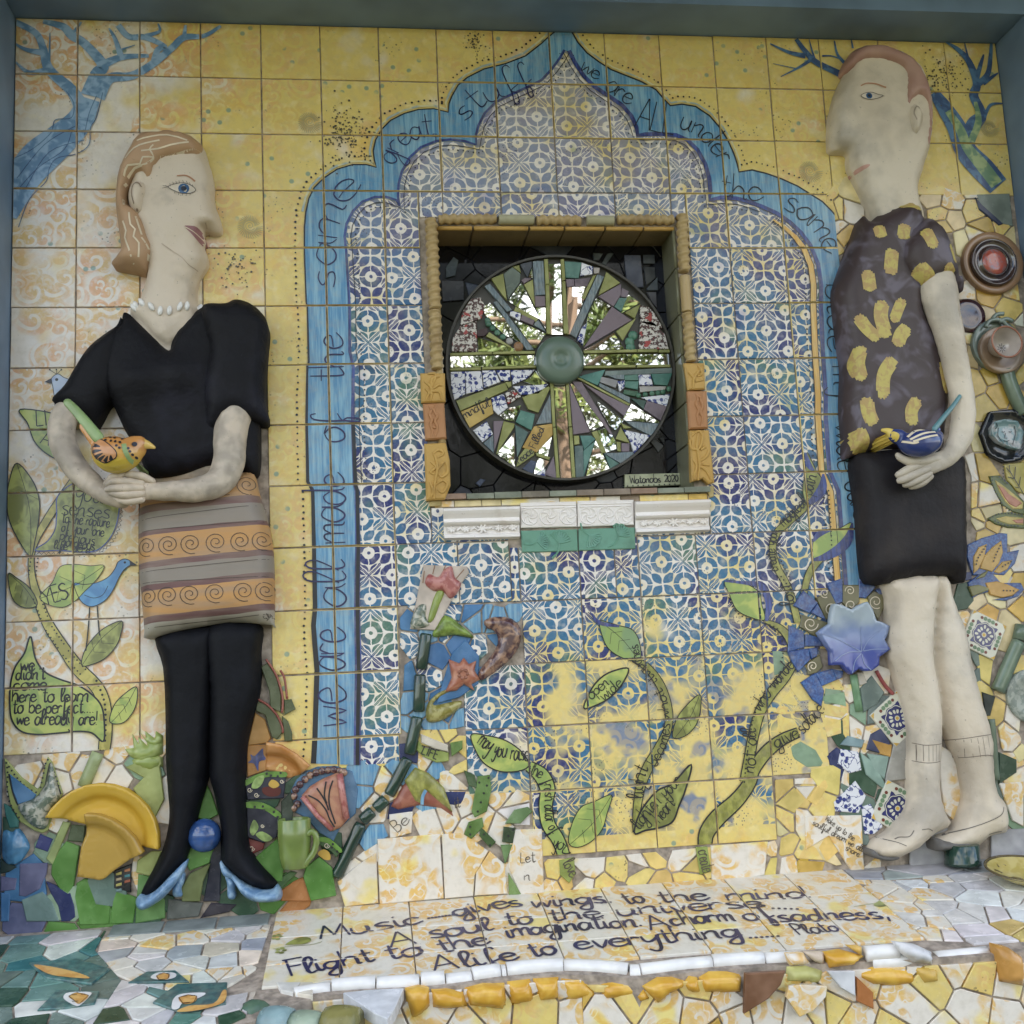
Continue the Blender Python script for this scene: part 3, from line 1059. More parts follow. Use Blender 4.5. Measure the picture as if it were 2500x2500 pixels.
pa.line(offset(AI_R[:22], -0.011), SZ('b1', 5), 1, False)
pa.build('arch_outline', 'ink', wall, 'thin black inner line of the painted arch')
pa = Paint(2)
gi = offset(AI_R[22:], -0.016)
pa.line([p + (SZ('d1', 14 + 34 * min(1, i / 4)),) for i, p in enumerate(gi)], None, 1, False)
pa.build('golden_stripe', 'gold', wall, 'golden stripe down the inner edge of the arch')
pa = Paint(3)
pa.line(offset(gi, -0.0085), SZ('d1', 5), 1, False)
pa.line(offset(gi, 0.0085), SZ('d1', 4), 1, False)
pa.build('golden_stripe_edge', 'ink', wall)
pa = Paint(2)
for pts, o, st, r in ((AO_L, 0.024, 0.0165, 0.0030), (AO_R, 0.024, 0.0155, 0.0026), (AI_L[6:], -0.024, 0.0135, 0.0022), (AI_R[:24], -0.022, 0.0135, 0.0022), (AI_R[24:], -0.036, 0.0145, 0.0026)):
    for c, d in walk(offset(pts, o), st):
        pa.dot((c[0] + R_.uniform(-.0015, .0015), c[1] + R_.uniform(-.0015, .0015)), r * R_.uniform(.75, 1.15))
pa.build('painted_dots', 'ink', wall, 'row of black dots following the painted arch')
# pale echo outside the band
pa = Paint(0)
pa.line(offset(AO_L, 0.009)[17:], SZ('b1', 14), 1, False)
pa.line(offset(AO_R, 0.009)[:18], SZ('b1', 12), 1, False)
pa.build('arch_outline', mk_mottle('pale_grey_blue_wash', (0.34, 0.42, 0.42), (0.66, 0.60, 0.34), 30), wall, 'pale grey blue echo line outside the arch')

for txt, fr, pth, sz, lw, lab in (
    ('we', 'b3', "655 1530 655 1270", 150, 9, 'we'), ('are', 'b3', "652 1165 650 890", 140, 9, 'are'), ('all', 'b3', "655 750 655 440", 125, 9, 'all'),
    ('made', 'b3', "655 335 645 100 640 -130", 125, 9, 'made'), ('of', 'b2', "645 1290 640 1090", 110, 9, 'of'), ('the', 'b2', "640 890 630 570", 120, 9, 'the'),
    ('same', 'b1', "590 1890 590 1650 610 1480 670 1330 780 1250", 115, 8, 'same'), ('great,', 'b1', "985 1090 1010 1005 1070 945 1160 910 1270 900", 85, 7, 'great'),
    ('stuff', 'b1', "1440 810 1540 715 1660 655 1790 600 1900 555", 90, 7, 'stuff'), ('we', 'c1', "572 470 690 545", 62, 6, 'we'), ('are', 'c1', "735 600 900 705", 78, 7, 'are'),
    ('ALL', 'c1', "930 835 1060 872 1190 895", 110, 9, 'ALL'), ('under', 'c1', "1225 850 1330 900 1420 975 1490 1090", 85, 8, 'under'),
    ('the', 'c1', "1490 1290 1600 1310 1770 1325", 90, 8, 'the'), ('same', 'd1', "345 1380 440 1430 540 1530 640 1680", 100, 8, 'same'),
    ('blue', 'd2', "622 265 640 720", 85, 8, 'blue'), ('my', 'd2', "665 800 690 1010", 85, 8, 'my'), ('wide', 'd2', "690 1180 700 1490", 90, 8, 'wide'),
    ('our', 'd2', "740 1560 800 1760", 90, 8, 'our'), ('ur', 'd3', "800 120 830 330", 80, 8, 'ur')):
    pa = Paint(4)
    write(pa, txt, P(fr, pth), SZ(fr, sz), SZ(fr, lw))
    pa.build('lettering', 'indigo' if fr[0] in 'b' else 'ink', wall, 'handwritten word "%s" on the blue arch' % lab)

def vine(fr, s, mat='olive', grow=16, lab=None, name='painted_vine'):
    t = PW(fr, s)
    q = smooth(t, 6)
    a = Paint(2); a.line([(x, z, w + SZ(fr, grow)) for x, z, w in q], None, 1, False)
    o1 = a.build(name, 'ink', wall, lab)
    a = Paint(3); a.line(q, None, 1, False)
    a.build('vine_fill', mat, o1 or wall)
    return q

def leaf(fr, s, mat='leaf', grow=0.0022, veins=True, lab='painted green leaf with dark outline', line='ink', dots=False):
    poly = smooth(P(fr, s), 5, True)
    a = Paint(3); a.area(poly)
    o = a.build('painted_leaf', mat, wall, lab)
    if o is None:
        return poly
    a = Paint(4); a.line(poly + [poly[0]], grow, 1, False)
    if veins:
        # midrib between the two farthest points
        pp = np.array(poly)
        dm = ((pp[:, None] - pp[None]) ** 2).sum(2)
        i, j = np.unravel_index(dm.argmax(), dm.shape)
        A, B = pp[i], pp[j]
        a.line([tuple(A), tuple((A + B) / 2 + (B - A)[::-1] * np.array([-.06, .06])), tuple(B)], 0.0012)
        for t in (0.3, 0.5, 0.7):
            c = A + (B - A) * t
            for s_ in (-1, 1):
                e = c + (B - A) * 0.12 + s_ * np.array([-(B - A)[1], (B - A)[0]]) * 0.16
                if inside(tuple(e), poly):
                    a.line([tuple(c), tuple(e)], 0.0009, 1, False)
    if dots:
        for c, d in walk(offset(poly, -0.010 if area2(poly) > 0 else 0.010), 0.014):
            a.dot(c, 0.0024)
    a.build('leaf_outline', line, o)
    return poly

# left: the climbing vine with its leaves and birds
vine('a3', "690 1690 60 700 1560 66 690 1400 66 640 1280 66 520 1160 70 420 1020 60 340 900 56 290 800 48 250 680 42 220 560 32 215 430 28 245 320 32 310 200 40 400 60 40 490 -70 36", mk_mottle('ochre_green_vine', (0.32, 0.28, 0.07), (0.52, 0.44, 0.12), 30), 12, 'climbing olive vine with beaded edges beside the woman')
leaf('a3', "210 950 170 1060 110 1150 80 1260 75 1400 90 1500 150 1570 260 1590 400 1580 520 1570 610 1580 685 1635 690 1500 670 1400 610 1330 520 1270 400 1230 300 1180 240 1090", 'leaf', 0.004, False, 'large drop shaped green leaf painted with a saying', 'ink')
leaf('a3', "390 30 380 150 370 250 320 330 240 390 400 390 540 400 640 390 720 320 770 220 790 100 790 20 640 -30 520 -60", 'leaf2', 0.003, False, 'square olive leaf with a toothed edge and handwriting', 'navy')
leaf('a3', "270 690 350 600 400 500 480 480 600 490 690 490 640 580 560 660 500 720 420 760 320 740", 'leaf', 0.0016, True, 'green leaf painted with the word YES')
leaf('a3', "65 540 75 650 110 730 180 765 250 750 240 690 190 620 120 570", 'leaf2')
leaf('a3', "545 1140 560 1050 620 960 700 890 805 850 800 930 770 1010 700 1090 620 1130", 'leaf2')
leaf('a3', "725 1490 760 1390 830 1320 900 1280 905 1360 880 1440 820 1510 750 1520", 'leaf')
leaf('a2', "120 1430 70 1550 55 1680 70 1800 130 1930 210 2040 240 1930 265 1780 265 1660 220 1540", 'leaf2', 0.0026)
leaf('a2', "140 1080 190 1170 230 1280 290 1350 370 1400 400 1390 340 1300 330 1150 350 1105", 'leaf', 0.003, False)
pa = Paint(5)
write(pa, 'LI', P('a2', "250 1190 330 1180"), SZ('a2', 48), SZ('a2', 9))
write(pa, 'AY', P('a2', "270 1300 380 1330"), SZ('a2', 42), SZ('a2', 8))
for txt, y0, x0, x1, sz in (('we', 1175, 145, 240, 46), ("didn't", 1230, 115, 310, 40), ('come', 1300, 100, 320, 40), ('here to learn', 1375, 90, 590, 42), ('to be perfect....', 1450, 95, 630, 42), ('we already are!', 1525, 120, 650, 42)):
    write(pa, txt, P('a3', "%d %d %d %d" % (x0, y0, x1, y0)), SZ('a3', sz), SZ('a3', 9))
write(pa, 'YES,', P('a3', "300 750 500 690"), SZ('a3', 48), SZ('a3', 9))
pa.build('lettering', 'ink', wall, 'black saying lettered on the green leaves of the vine')
pa = Paint(5)
for txt, y0, x0, x1, sz in (('your', 70, 500, 720, 55), ('senses', 165, 410, 730, 52), ('to the rapture', 220, 415, 725, 34), ('of your one', 280, 410, 690, 34), ('precious', 335, 400, 630, 34), ('gorgeous', 370, 410, 630, 30), ('life here', 390, 360, 600, 26)):
    write(pa, txt, P('a3', "%d %d %d %d" % (x0, y0 - 15, x1, y0 + 20)), SZ('a3', sz), SZ('a3', 6))
pa.build('lettering', 'ink', wall, 'small dark saying lettered on the square olive leaf')
pa = Paint(4)
zz = []
for i, (c, d) in enumerate(walk(smooth(P('a3', "250 410 400 415 560 425 650 410 740 340 790 240 810 110 812 40"), 6), 0.0055)):
    o = 0.004 if i % 2 else -0.002
    zz.append((c[0] - d[1] * o, c[1] + d[0] * o))
pa.line(zz, 0.0016, 1, False)
for q in ("235 440 220 560", "250 700 300 830", "330 900 420 1030", "440 1060 560 1190"):
    for c, d in walk(P('a3', q), 0.010):
        for s_ in (-1, 1):
            pa.dot((c[0] - d[1] * s_ * .008, c[1] + d[0] * s_ * .008), 0.0022, 6)
for c, d in walk(smooth(P('a3', "640 1240 690 1370 700 1500 695 1640"), 5), 0.012):
    pa.dot(c, 0.003, 7)
pa.build('painted_dots', 'ink', wall, 'zigzag and beads along the climbing vine')
bp = smooth(P('a3', "495 605 560 612 650 597 720 560 762 505 780 465 820 445 855 455 862 482 820 515 785 570 752 640 700 712 620 755 560 740 520 690"), 4, True)
ob = Paint(3).area(bp).build('painted_bird', 'bluebird', wall, 'long legged blue bird painted on the yellow tiles')
pa = Paint(4)
pa.line(bp + [bp[0]], 0.0018, 1, False)
pa.area(P('a3', "855 452 905 487 860 490"))
pa.line(P('a3', "595 760 590 850 580 960 570 1045"), 0.003).line(P('a3', "645 752 652 860 660 945"), 0.003)
pa.line(P('a3', "560 680 620 700 680 680 715 620"), 0.0013).dot(P('a3', "825 468")[0], 0.003)
pa.build('bird_outline', 'ink', ob)
bp = smooth(P('a2', "345 880 385 848 425 870 470 900 460 1010 380 1090 365 1000 355 930"), 4, True)
ob = Paint(3).area(bp).build('painted_bird', 'skyblue', wall, 'pale blue crested bird peeping out behind the black sleeve')
pa = Paint(4)
pa.line(bp + [bp[0]], 0.0015, 1, False).area(P('a2', "347 875 300 900 352 912")).dot(P('a2', "380 885")[0], 0.004)
for x in (335, 378, 410):
    pa.line(P('a2', "380 850 %d 822" % x), 0.0012, 1, False).dot(P('a2', "%d 820" % x)[0], 0.002)
pa.build('bird_outline', 'ink', ob)

# trees at the upper corners
a = Paint(1)
for s in ("60 1430 110 150 1200 200 260 1050 235 400 930 210 530 800 165 590 660 135", "545 730 95 480 610 75 330 470 62 290 330 46 240 230 42 110 160 40", "290 360 45 180 340 26 105 300 15",
          "320 470 42 200 490 30 110 420 12", "595 640 115 640 500 82 680 440 70 560 300 56 480 250 60 420 190 50 290 155 30", "680 440 60 800 390 42 980 380 24", "800 390 40 760 270 25 720 200 12",
          "640 650 105 720 530 72 870 510 56 1010 430 50 1130 330 45 1210 260 45 1340 250 30 1450 185 20", "1010 430 40 1040 340 40 1085 320 32 960 260 40 850 255 40 780 180 40", "1210 260 30 1220 180 15",
          "960 250 30 1050 220 20 1040 170 10", "480 240 25 540 160 12", "330 450 16 335 230 6", "800 340 14 890 310 5"):
    a.line(PW('a1', s))
ot = a.build('painted_tree', 'treeblue', wall, 'bare blue tree leaning in from the upper left corner')
a = Paint(2)
for s in ("100 1050 220 990 340 885 370 800 475 785 490 690 440 610", "130 1500 200 1320 310 1200 330 1120 380 1050 510 1020 590 960 600 850 640 780 680 620", "130 1250 260 1110 430 990 480 860", "120 1180 300 960 500 840", "180 1240 330 1010 560 930", "560 900 590 760 640 640"):
    a.line(P('a1', s), 0.0022)
a.build('tree_outline', 'treenavy', ot)
a = Paint(1)
for s in ("1750 1230 170 1650 1120 190 1540 1000 170 1480 850 150 1400 720 120 1330 620 80", "1540 950 110 1590 830 110 1640 760 80 1590 640 70 1610 560 60 1560 420 50 1490 340 36 1410 290 14", "1610 570 50 1680 500 40 1700 380 30 1705 280 20", "1610 520 40 1640 420 26 1655 370 12", "1650 560 36 1720 510 20 1750 490 8", "1660 780 24 1700 700 22 1780 690 10", "1560 420 18 1530 290 8"):
    a.line(PW('d1', s))
for s in ("800 540 60 680 480 50 560 420 46 490 350 40 430 270 30", "490 380 40 380 355 26 260 300 10", "520 410 26 440 460 16 330 515 6", "560 430 20 530 330 12 515 270 6", "760 440 30 700 370 20 680 280 10", "600 380 14 660 380 10 720 400 12", "800 330 16 790 270 10", "440 465 8 280 430 4"):
    a.line(PW('d1', s))
ot = a.build('painted_tree', 'treenavy', wall, 'bare dark green tree behind the standing man, upper right corner')
a = Paint(2)
for s in ("1740 1220 100 1640 1090 100 1550 980 80 1500 860 70 1420 740 50", "1570 940 50 1620 810 50 1600 680 26"):
    a.line(PW('d1', s))
a.build('tree_bark', 'treegreen', ot)

# right and centre: vines with sayings
vine('c4', "240 240 55 320 300 85 362 390 85 350 500 75 368 620 75 430 720 70 470 830 66 505 1000 55", 'leaf', 16, 'pale green vine lettered with a wish, lower centre')
vine('c3', "920 1100 22 1010 1150 42 1100 1270 48 1150 1420 44 1148 1550 44 1090 1680 55 1020 1800 60 975 1910 55 955 2010 48 940 2120 36 930 2230 14", 'olive', 12, 'slender olive vine between two tile leaves')
vine('c4', "1390 780 75 1400 680 85 1470 580 92 1600 460 82 1680 350 72 1710 260 70 1790 150 70 1890 70 62 2000 20 50", 'olive', 18, 'thick olive vine that forks by the blue flower')
vine('d3', "95 1900 62 120 1760 60 150 1600 60 190 1450 60 260 1330 60 350 1220 60 420 1120 40", 'olive', 14, 'upper fork of the thick olive vine')
vine('d3', "410 1080 45 390 980 48 330 900 40 230 850 18", 'olive', 12)
vine('d3', "440 860 44 400 700 44 360 600 44 300 490 44 275 380 42 300 280 42 370 210 42 480 110 42 560 0 36", 'olive', 10, 'olive vine lettered with a saying rising to the arch')
vine('d3', "475 700 36 500 580 40 545 490 44 610 430 26", 'olive', 12)
leaf('c3', "700 850 720 950 760 1030 850 1090 960 1110 965 1000 920 910 830 880 760 860", mk_mottle('thin_green_wash', (0.26, 0.36, 0.10), (0.20, 0.30, 0.14), 14))
leaf('c3', "600 1420 640 1310 700 1230 780 1180 890 1160 850 1260 780 1340 700 1390", 'leaf', 0.004, False, 'green leaf painted with the words open wide')
leaf('c3', "1180 1610 1200 1500 1260 1410 1355 1330 1360 1430 1330 1530 1260 1600", 'leaf2', 0.0022)
leaf('c4', "930 680 950 580 1000 490 1080 400 1180 350 1300 230 1260 400 1220 500 1180 600 1100 640 1000 660", 'leaf2', 0.0045, False, 'olive leaf painted with lighten your heart')
leaf('c4', "500 740 520 620 580 510 670 470 780 430 750 550 720 650 650 730 560 770", 'leaf', 0.002)
leaf('b3', "1475 1590 1500 1690 1560 1780 1660 1830 1780 1830 1850 1790 1800 1700 1700 1630 1590 1600", 'leaf', 0.003, False, 'bright green leaf painted with May you raise')
leaf('c3', "1520 590 1550 680 1600 780 1700 830 1780 840 1760 740 1740 660 1640 600", 'leaf', 0.002, False, dots=False)
leaf('d3', "545 450 540 330 590 270 700 250 790 210 770 320 700 390 620 420", 'leaf', 0.002, False)
leaf('d2', "470 1600 490 1480 500 1360 560 1480 600 1550 560 1650 500 1690", 'leaf2', 0.002, False)
pa = Paint(5)
pa.line(PW('c3', "1520 590 10 1640 600 22 1750 620 40 1805 720 48 1790 850 20"))
pa.line(PW('d3', "545 450 20 620 430 46 710 380 66 770 310 60 795 210 12")).line(PW('d3', "540 330 14 580 280 40 650 255 20"))
pa.line(PW('d2', "490 1360 6 510 1440 40 545 1480 14")).line(PW('d2', "605 1500 14 600 1590 60 550 1660 50 495 1700 14"))
pa.line(PW('c3', "640 790 5 700 860 26 830 885 12"))
pa.build('painted_stroke', 'navy', wall, 'thick navy brush strokes along the leaf edges')
for txt, fr, pth, sz, lw, lab in (
    ('open', 'c3', "648 1362 770 1258", 36, 6, 'open'), ('wide', 'c3', "735 1372 860 1262", 38, 6, 'wide'), ('light', 'c4', "985 450 990 330 1020 250", 52, 7, 'light'),
    ('becomes', 'c3', "1070 1800 1140 1660 1165 1520", 42, 6, 'becomes'), ('what it', 'c3', "1155 1490 1140 1370 1080 1240 1040 1190", 36, 6, 'what it'), ('touches', 'c3', "1040 1190 980 1130 950 1000", 34, 6, 'touches'),
    ('lighten your', 'c4', "965 655 1060 530 1240 340", 44, 6, 'lighten your'), ('heart', 'c4', "1095 610 1200 490", 46, 6, 'heart'),
    ('may you raise', 'b3', "1510 1650 1620 1720 1740 1750 1850 1760", 52, 7, 'may you raise'), ('the fresh altar of', 'c4', "245 290 330 340 345 480 350 600 390 690", 40, 6, 'the fresh altar of'),
    ('your love', 'c4', "395 770 460 800 480 900 520 985", 44, 6, 'your love'), ('create', 'c4', "1360 790 1385 945", 50, 6, 'create'),
    ('not all', 'd3', "150 1840 165 1700 165 1550", 46, 7, 'not all'), ('who', 'd3', "195 1440 270 1320", 44, 7, 'who'), ('wander', 'd3', "290 1290 440 1120", 46, 7, 'wander'),
    ('give', 'd3', "300 1680 460 1600", 50, 7, 'give'), ('solace', 'd3', "475 1590 620 1430", 50, 7, 'solace'), ('lost', 'd3', "415 740 390 600", 46, 7, 'lost'),
    ('create your', 'd3', "310 520 290 400 310 260", 38, 6, 'create your'), ('magical', 'd3', "350 235 510 80", 46, 7, 'magical'), ('path', 'd2', "530 1640 560 1510", 44, 7, 'path')
    ):
    pa = Paint(6)
    write(pa, txt, P(fr, pth), SZ(fr, sz), SZ(fr, lw))
    pa.build('lettering', 'ink', wall, 'handwritten words "%s" on a painted vine or leaf' % lab)
pa = Paint(5)
for fr, q, st, o in (('d3', "90 1900 105 1750 125 1600 160 1450 230 1320 330 1200", .011, 0.0), ('d3', "330 560 420 680", .011, 0), ('d3', "350 260 310 320 320 430 400 600", .011, 0), ('c3', "1760 860 1860 900 1900 1000 1890 1120", .011, 0),
                     ('c3', "1530 640 1560 740 1630 820 1760 850", .012, 0), ('d3', "640 0 655 250 668 570", .012, 0), ('d3', "200 850 280 900 340 990", .011, 0)):
    for c, d in walk(smooth(P(fr, q), 5), st):
        pa.dot(c, 0.0023, 7)
pa.build('painted_dots', 'ink', wall, 'dotted borders of the lettered vines')
# stamped shells
pa = Paint(1)
for fr, x, y, r in (('a1', 1640, 1490, 85), ('b1', 420, 810, 80), ('d1', 520, 1130, 85), ('d1', 1690, 850, 70), ('b3', 20, 980, 40), ('c1', 480, 240, 1)):
    c = P(fr, "%d %d" % (x, y))[0]
    rr = SZ(fr, r)
    for i in range(34):
        t = i / 34 * 6.2
        ro = rr * (0.75 + 0.35 * i / 34)
        pa.line([(c[0] + .45 * ro * math.cos(t), c[1] + .45 * ro * math.sin(t)), (c[0] + ro * math.cos(t + .25), c[1] + ro * math.sin(t + .25))], 0.0012, 1, False)
    pa.line([(c[0] + rr * .4 * s / 20 * math.cos(s * .6), c[1] + rr * .4 * s / 20 * math.sin(s * .6)) for s in range(21)], 0.0012, 1, False)
pa.build('stamped_shell', m_plain('grey_stamp_ink', (0.36, 0.33, 0.20), 0.35), wall, 'grey ribbed shell stamped on yellow tiles')
# leopard speckle clouds
pa = Paint(1)
for fr, x, y, sx, sy, n in (('b1', 640, 880, 150, 160, 190), ('d1', 1380, 520, 130, 150, 150), ('a1', 1560, 1760, 110, 120, 60), ('b1', 1490, 290, 60, 60, 40)):
    for _ in range(n):
        c = P(fr, "%f %f" % (x + R_.gauss(0, .55) * sx, y + R_.gauss(0, .55) * sy))[0]
        pa.dot(c, R_.uniform(.0012, .0032), 6)
pa.build('speckles', m_plain('brown_black_specks', (0.10, 0.085, 0.05), 0.35), wall, 'clouds of dark flecks on the yellow tiles')

# ------------------------------------------------------------------ broken tile work
def voro(region, sp, gap=0.004, seed=1, stretch=1.0):
    """irregular broken pieces filling a region (2D points)"""
    rg = random.Random(seed)
    reg = ccw(region)
    a = np.array(reg)
    lo, hi = a.min(0) - sp, a.max(0) + sp
    pts = []
    nx = int((hi[0] - lo[0]) / (sp * stretch)) + 1
    ny = int((hi[1] - lo[1]) / sp) + 1
    for i in range(nx):
        for j in range(ny):
            pts.append((lo[0] + (i + 0.5 + rg.uniform(-.46, .46)) * sp * stretch, lo[1] + (j + .5 + rg.uniform(-.46, .46)) * sp))
            if rg.random() < 0.16:
                pts.append((pts[-1][0] + rg.uniform(-.5, .5) * sp, pts[-1][1] + rg.uniform(-.5, .5) * sp))
    pa = np.array(pts)
    out = []
    for i, p in enumerate(pts):
        d = np.hypot(pa[:, 0] - p[0], pa[:, 1] - p[1])
        q = [j for j in np.argsort(d)[1:22]]
        big = sp * 3
        c = [(p[0] - big, p[1] - big), (p[0] + big, p[1] - big), (p[0] + big, p[1] + big), (p[0] - big, p[1] + big)]
        for j in q:
            if d[j] < 1e-6:
                continue
            n = (pa[j] - p) / d[j]
            m = (pa[j] + p) / 2
            c = clip_half(c, n, float(n @ m) - gap / 2)
            if len(c) < 3:
                break
        if len(c) < 3:
            continue
        if all(inside(v, reg) for v in c):
            r = c
        else:
            r = clip_convex(reg, c)
        if len(r) >= 3 and abs(area2(r)) / 2 > sp * sp * 0.03:
            out.append(r)
    return out

WY = lambda x, y, z: (x, y, z)
LEDGE = lambda x, y, z: (x, z, LJ + LS * z - y)
shard_count = {}
def piece(name, poly, colr, mat, parent, y0, th, mapf=WY, bev=0.0014, label=None):
    v, f = prism(poly, y0, y0 - th, bev)
    o = newobj(name, mesh(name, [mapf(*p) for p in v], f), M[mat] if isinstance(mat, str) else mat, parent, None, colr)
    if label:
        o['label'] = label
    shard_count[parent.name] = shard_count.get(parent.name, 0) + 1
    return o

def fill(region, sp, pal, parent, seed, th=0.008, y0=0.0, mapf=WY, stretch=1.0, gap=0.0042, name='tile_shard', dodge=()):
    rg = random.Random(seed * 31)
    tot = sum(p[0] for p in pal)
    k = 0
    for q in voro(region, sp, gap, seed, stretch):
        c = (sum(p[0] for p in q) / len(q), sum(p[1] for p in q) / len(q))
        if any(inside(c, d) for d in dodge):
            continue
        r = rg.uniform(0, tot)
        for w, cl, mt in pal:
            r -= w
            if r <= 0:
                break
        j = rg.uniform(.85, 1.12)
        piece(name, q, tuple(min(1, v * j * rg.uniform(.94, 1.06)) for v in cl), mt, parent, y0, th * rg.uniform(.85, 1.15), mapf)
        k += 1
    return k

YL, YD, YP, WH, CR_ = (0.76, 0.56, 0.17), (0.66, 0.42, 0.08), (0.80, 0.66, 0.36), (0.76, 0.73, 0.70), (0.76, 0.68, 0.56)
GR, GD, GS, GM = (0.095, 0.25, 0.04), (0.025, 0.075, 0.04), (0.15, 0.21, 0.175), (0.23, 0.34, 0.22)
BL, BN, BT, LV = (0.05, 0.17, 0.36), (0.014, 0.026, 0.12), (0.04, 0.19, 0.20), (0.12, 0.12, 0.23)
pal_yellow = [(5, YL, 'glaze'), (3, YD, 'glaze'), (3, YP, 'glaze'), (4, YL, 'print'), (1, CR_, 'matte'), (3, YL, 'yellow')]
pal_cream = [(3, YP, 'print'), (3, CR_, 'print'), (2, YL, 'yellow'), (2, YL, 'print'), (1, WH, 'glaze')]
pal_green = [(4, GR, 'glaze'), (2, GS, 'glaze'), (2, GM, 'glaze'), (1, GD, 'glaze'), (1, BT, 'glaze')]
pal_bluegreen = [(3, BL, 'glaze'), (2, BN, 'glaze'), (3, LV, 'glaze'), (2, GS, 'glaze'), (2, BT, 'glaze')]
pal_talavera = [(2, GS, 'glaze'), (2, GD, 'glaze'), (2, (0.70, 0.40, 0.07), 'print'), (2, YP, 'print'), (1, BN, 'glaze'), (2, GM, 'glaze')]

# shards on the wall, region by region
fill(P('z', "14 1430 175 1415 290 1400 345 1300 375 1480 330 1740 180 1755 14 1770"), 0.075, [(3, YL, 'print'), (2, YP, 'print'), (2, GM, 'glaze')], wall, 1)
fill(P('z', "8 1540 120 1590 225 1650 330 1690 330 1742 150 1757 6 1774"), 0.085, pal_bluegreen + pal_green, wall, 2, 0.011)
fill(P('z', "375 1480 400 1420 470 1420 640 1490 650 1660 520 1755 380 1760"), 0.075, [(3, GD, 'glaze'), (2, GR, 'glaze'), (2, BN, 'glaze'), (1, (0.5, 0.2, 0.05), 'glaze')], wall, 3)
fill(P('z', "498 1180 512 1170 520 1300 555 1390 560 1440 470 1470 480 1300"), 0.05, [(3, (0.62, 0.32, 0.07), 'print'), (2, GD, 'glaze')], wall, 4)
fill(P('z', "480 900 508 890 512 960 512 1060 500 1060"), 0.05, [(3, YD, 'print'), (2, CR_, 'glaze'), (1, (.5, .3, .2), 'glaze')], wall, 5)
fill(P('b3', "1008 750 1810 735 1815 1145 1425 1165 1432 1565 1015 1580"), 0.058, [(4, BL, 'blue'), (1, LV, 'glaze'), (3, WH, 'stencil'), (2, BL, 'glaze')], wall, 6)
fill(P('z', "600 1440 770 1395 870 1440 990 1490 800 1530 640 1640 640 1500"), 0.06, [(4, BL, 'blue'), (1, BN, 'glaze'), (1, LV, 'glaze'), (2, YL, 'print')], wall, 7)
fill(P('z', "640 1640 800 1520 870 1450 960 1480 998 1500 1002 1690 640 1715"), 0.070, pal_cream, wall, 8)
fill(P('c4', "260 840 340 850 690 840 1100 800 1430 770 1800 740 1880 720 1850 1000 1440 1040 1050 1080 500 1110 260 1115"), 0.058, [(4, YL, 'yellow'), (2, YP, 'print'), (2, YL, 'matte')], wall, 9)
fill(P('d4', "295 330 700 310 720 560 900 560 905 990 330 1010 310 730"), 0.055, pal_yellow, wall, 15)
fill(P('z', "1455 1225 1600 1190 1600 1420 1560 1445 1470 1450"), 0.06, [(3, YL, 'yellow'), (2, GM, 'glaze'), (1, YD, 'glaze')], wall, 10)
fill(P('z', "1556 372 1600 300 1700 350 1900 350 1912 433 1925 560 1948 900 1950 1120 1830 1120 1830 900 1700 500 1556 500"), 0.062, pal_yellow, wall, 11)
fill(P('z', "1800 1090 1932 1080 1932 1430 1860 1480 1830 1300"), 0.066, pal_yellow, wall, 12)
fill(P('z', "1560 1230 1660 1080 1830 1080 1850 1300 1880 1420 1935 1420 1935 1665 1650 1670 1560 1650 1590 1500 1545 1400"), 0.07, pal_talavera, wall, 13)
fill(P('z', "1500 1460 1600 1420 1600 1650 1500 1655"), 0.07, pal_yellow, wall, 14)
fill(P('b3', "1015 1565 1440 1552 1448 1830 1200 1900 1015 1720"), 0.05, [(3, YL, 'yellow'), (2, YP, 'print'), (2, BL, 'blue')], wall, 16)
# pale base course under the man
for i, x in enumerate((1662, 1712, 1790, 1865)):
    piece('tile_shard', P('z', "%d 1565 %d 1562 %d 1660 %d 1662" % (x, x + (46 if i == 0 else 72), x + (46 if i == 0 else 72), x)), (0.42, 0.41, 0.42), 'matte', wall, -0.009, 0.005)

# ------------------------------------------------------------------ the ledge
FE = [(-0.30, -0.66), (0.30, -0.66), (0.48, -0.61), (0.58, -0.545), (0.66, -0.475), (0.74, -0.437), (0.97, -0.446), (1.11, -0.432), (1.22, -0.432), (1.30, -0.452), (1.37, -0.478), (1.50, -0.470), (1.69, -0.478), (2.05, -0.507), (3.05, -0.507)]
lz = lambda y: LJ + LS * y
b = MB()
top = FE + [(3.05, 0.02), (-0.30, 0.02)]
for t in tris(top):
    t = ccw(t)
    b.face([(x, y, lz(y) + .0025) for x, y in t])
for i in range(len(FE) - 1):
    (xa, ya), (xb, yb) = FE[i], FE[i + 1]
    b.face([(xa, ya, 0.0), (xb, yb, 0.0), (xb, yb, lz(yb) + .0025), (xa, ya, lz(ya) + .0025)])
bench = b.build('mosaic_bench', M['grout'])
tag(bench, 'low mosaic ledge lettered with a quotation, in front of the wall', 'ledge')
LT = []
lx = [0.619 + 0.1552 * i for i in range(10)]
ly = [-0.006, -0.158, -0.292, -0.398]
for i in range(9):
    for j in range(3):
        x0, x1 = lx[i] + .0013, lx[i + 1] - .0013
        y1, y0 = ly[j] - .0013, ly[j + 1] + .0013
        if i == 0 and j == 2: y0 += 0.008
        if i >= 6 and j == 2: y0 -= 0.02
        LT.append((x0 + .0003, y0 + .0003, x1 - .0003, y1 - .0003))
        piece('ledge_tile', [(x0, y0), (x1, y0), (x1, y1), (x0, y1)], WH, 'print2', bench, 0.0, 0.008 * R_.uniform(.96, 1.02), LEDGE, 0.0012)
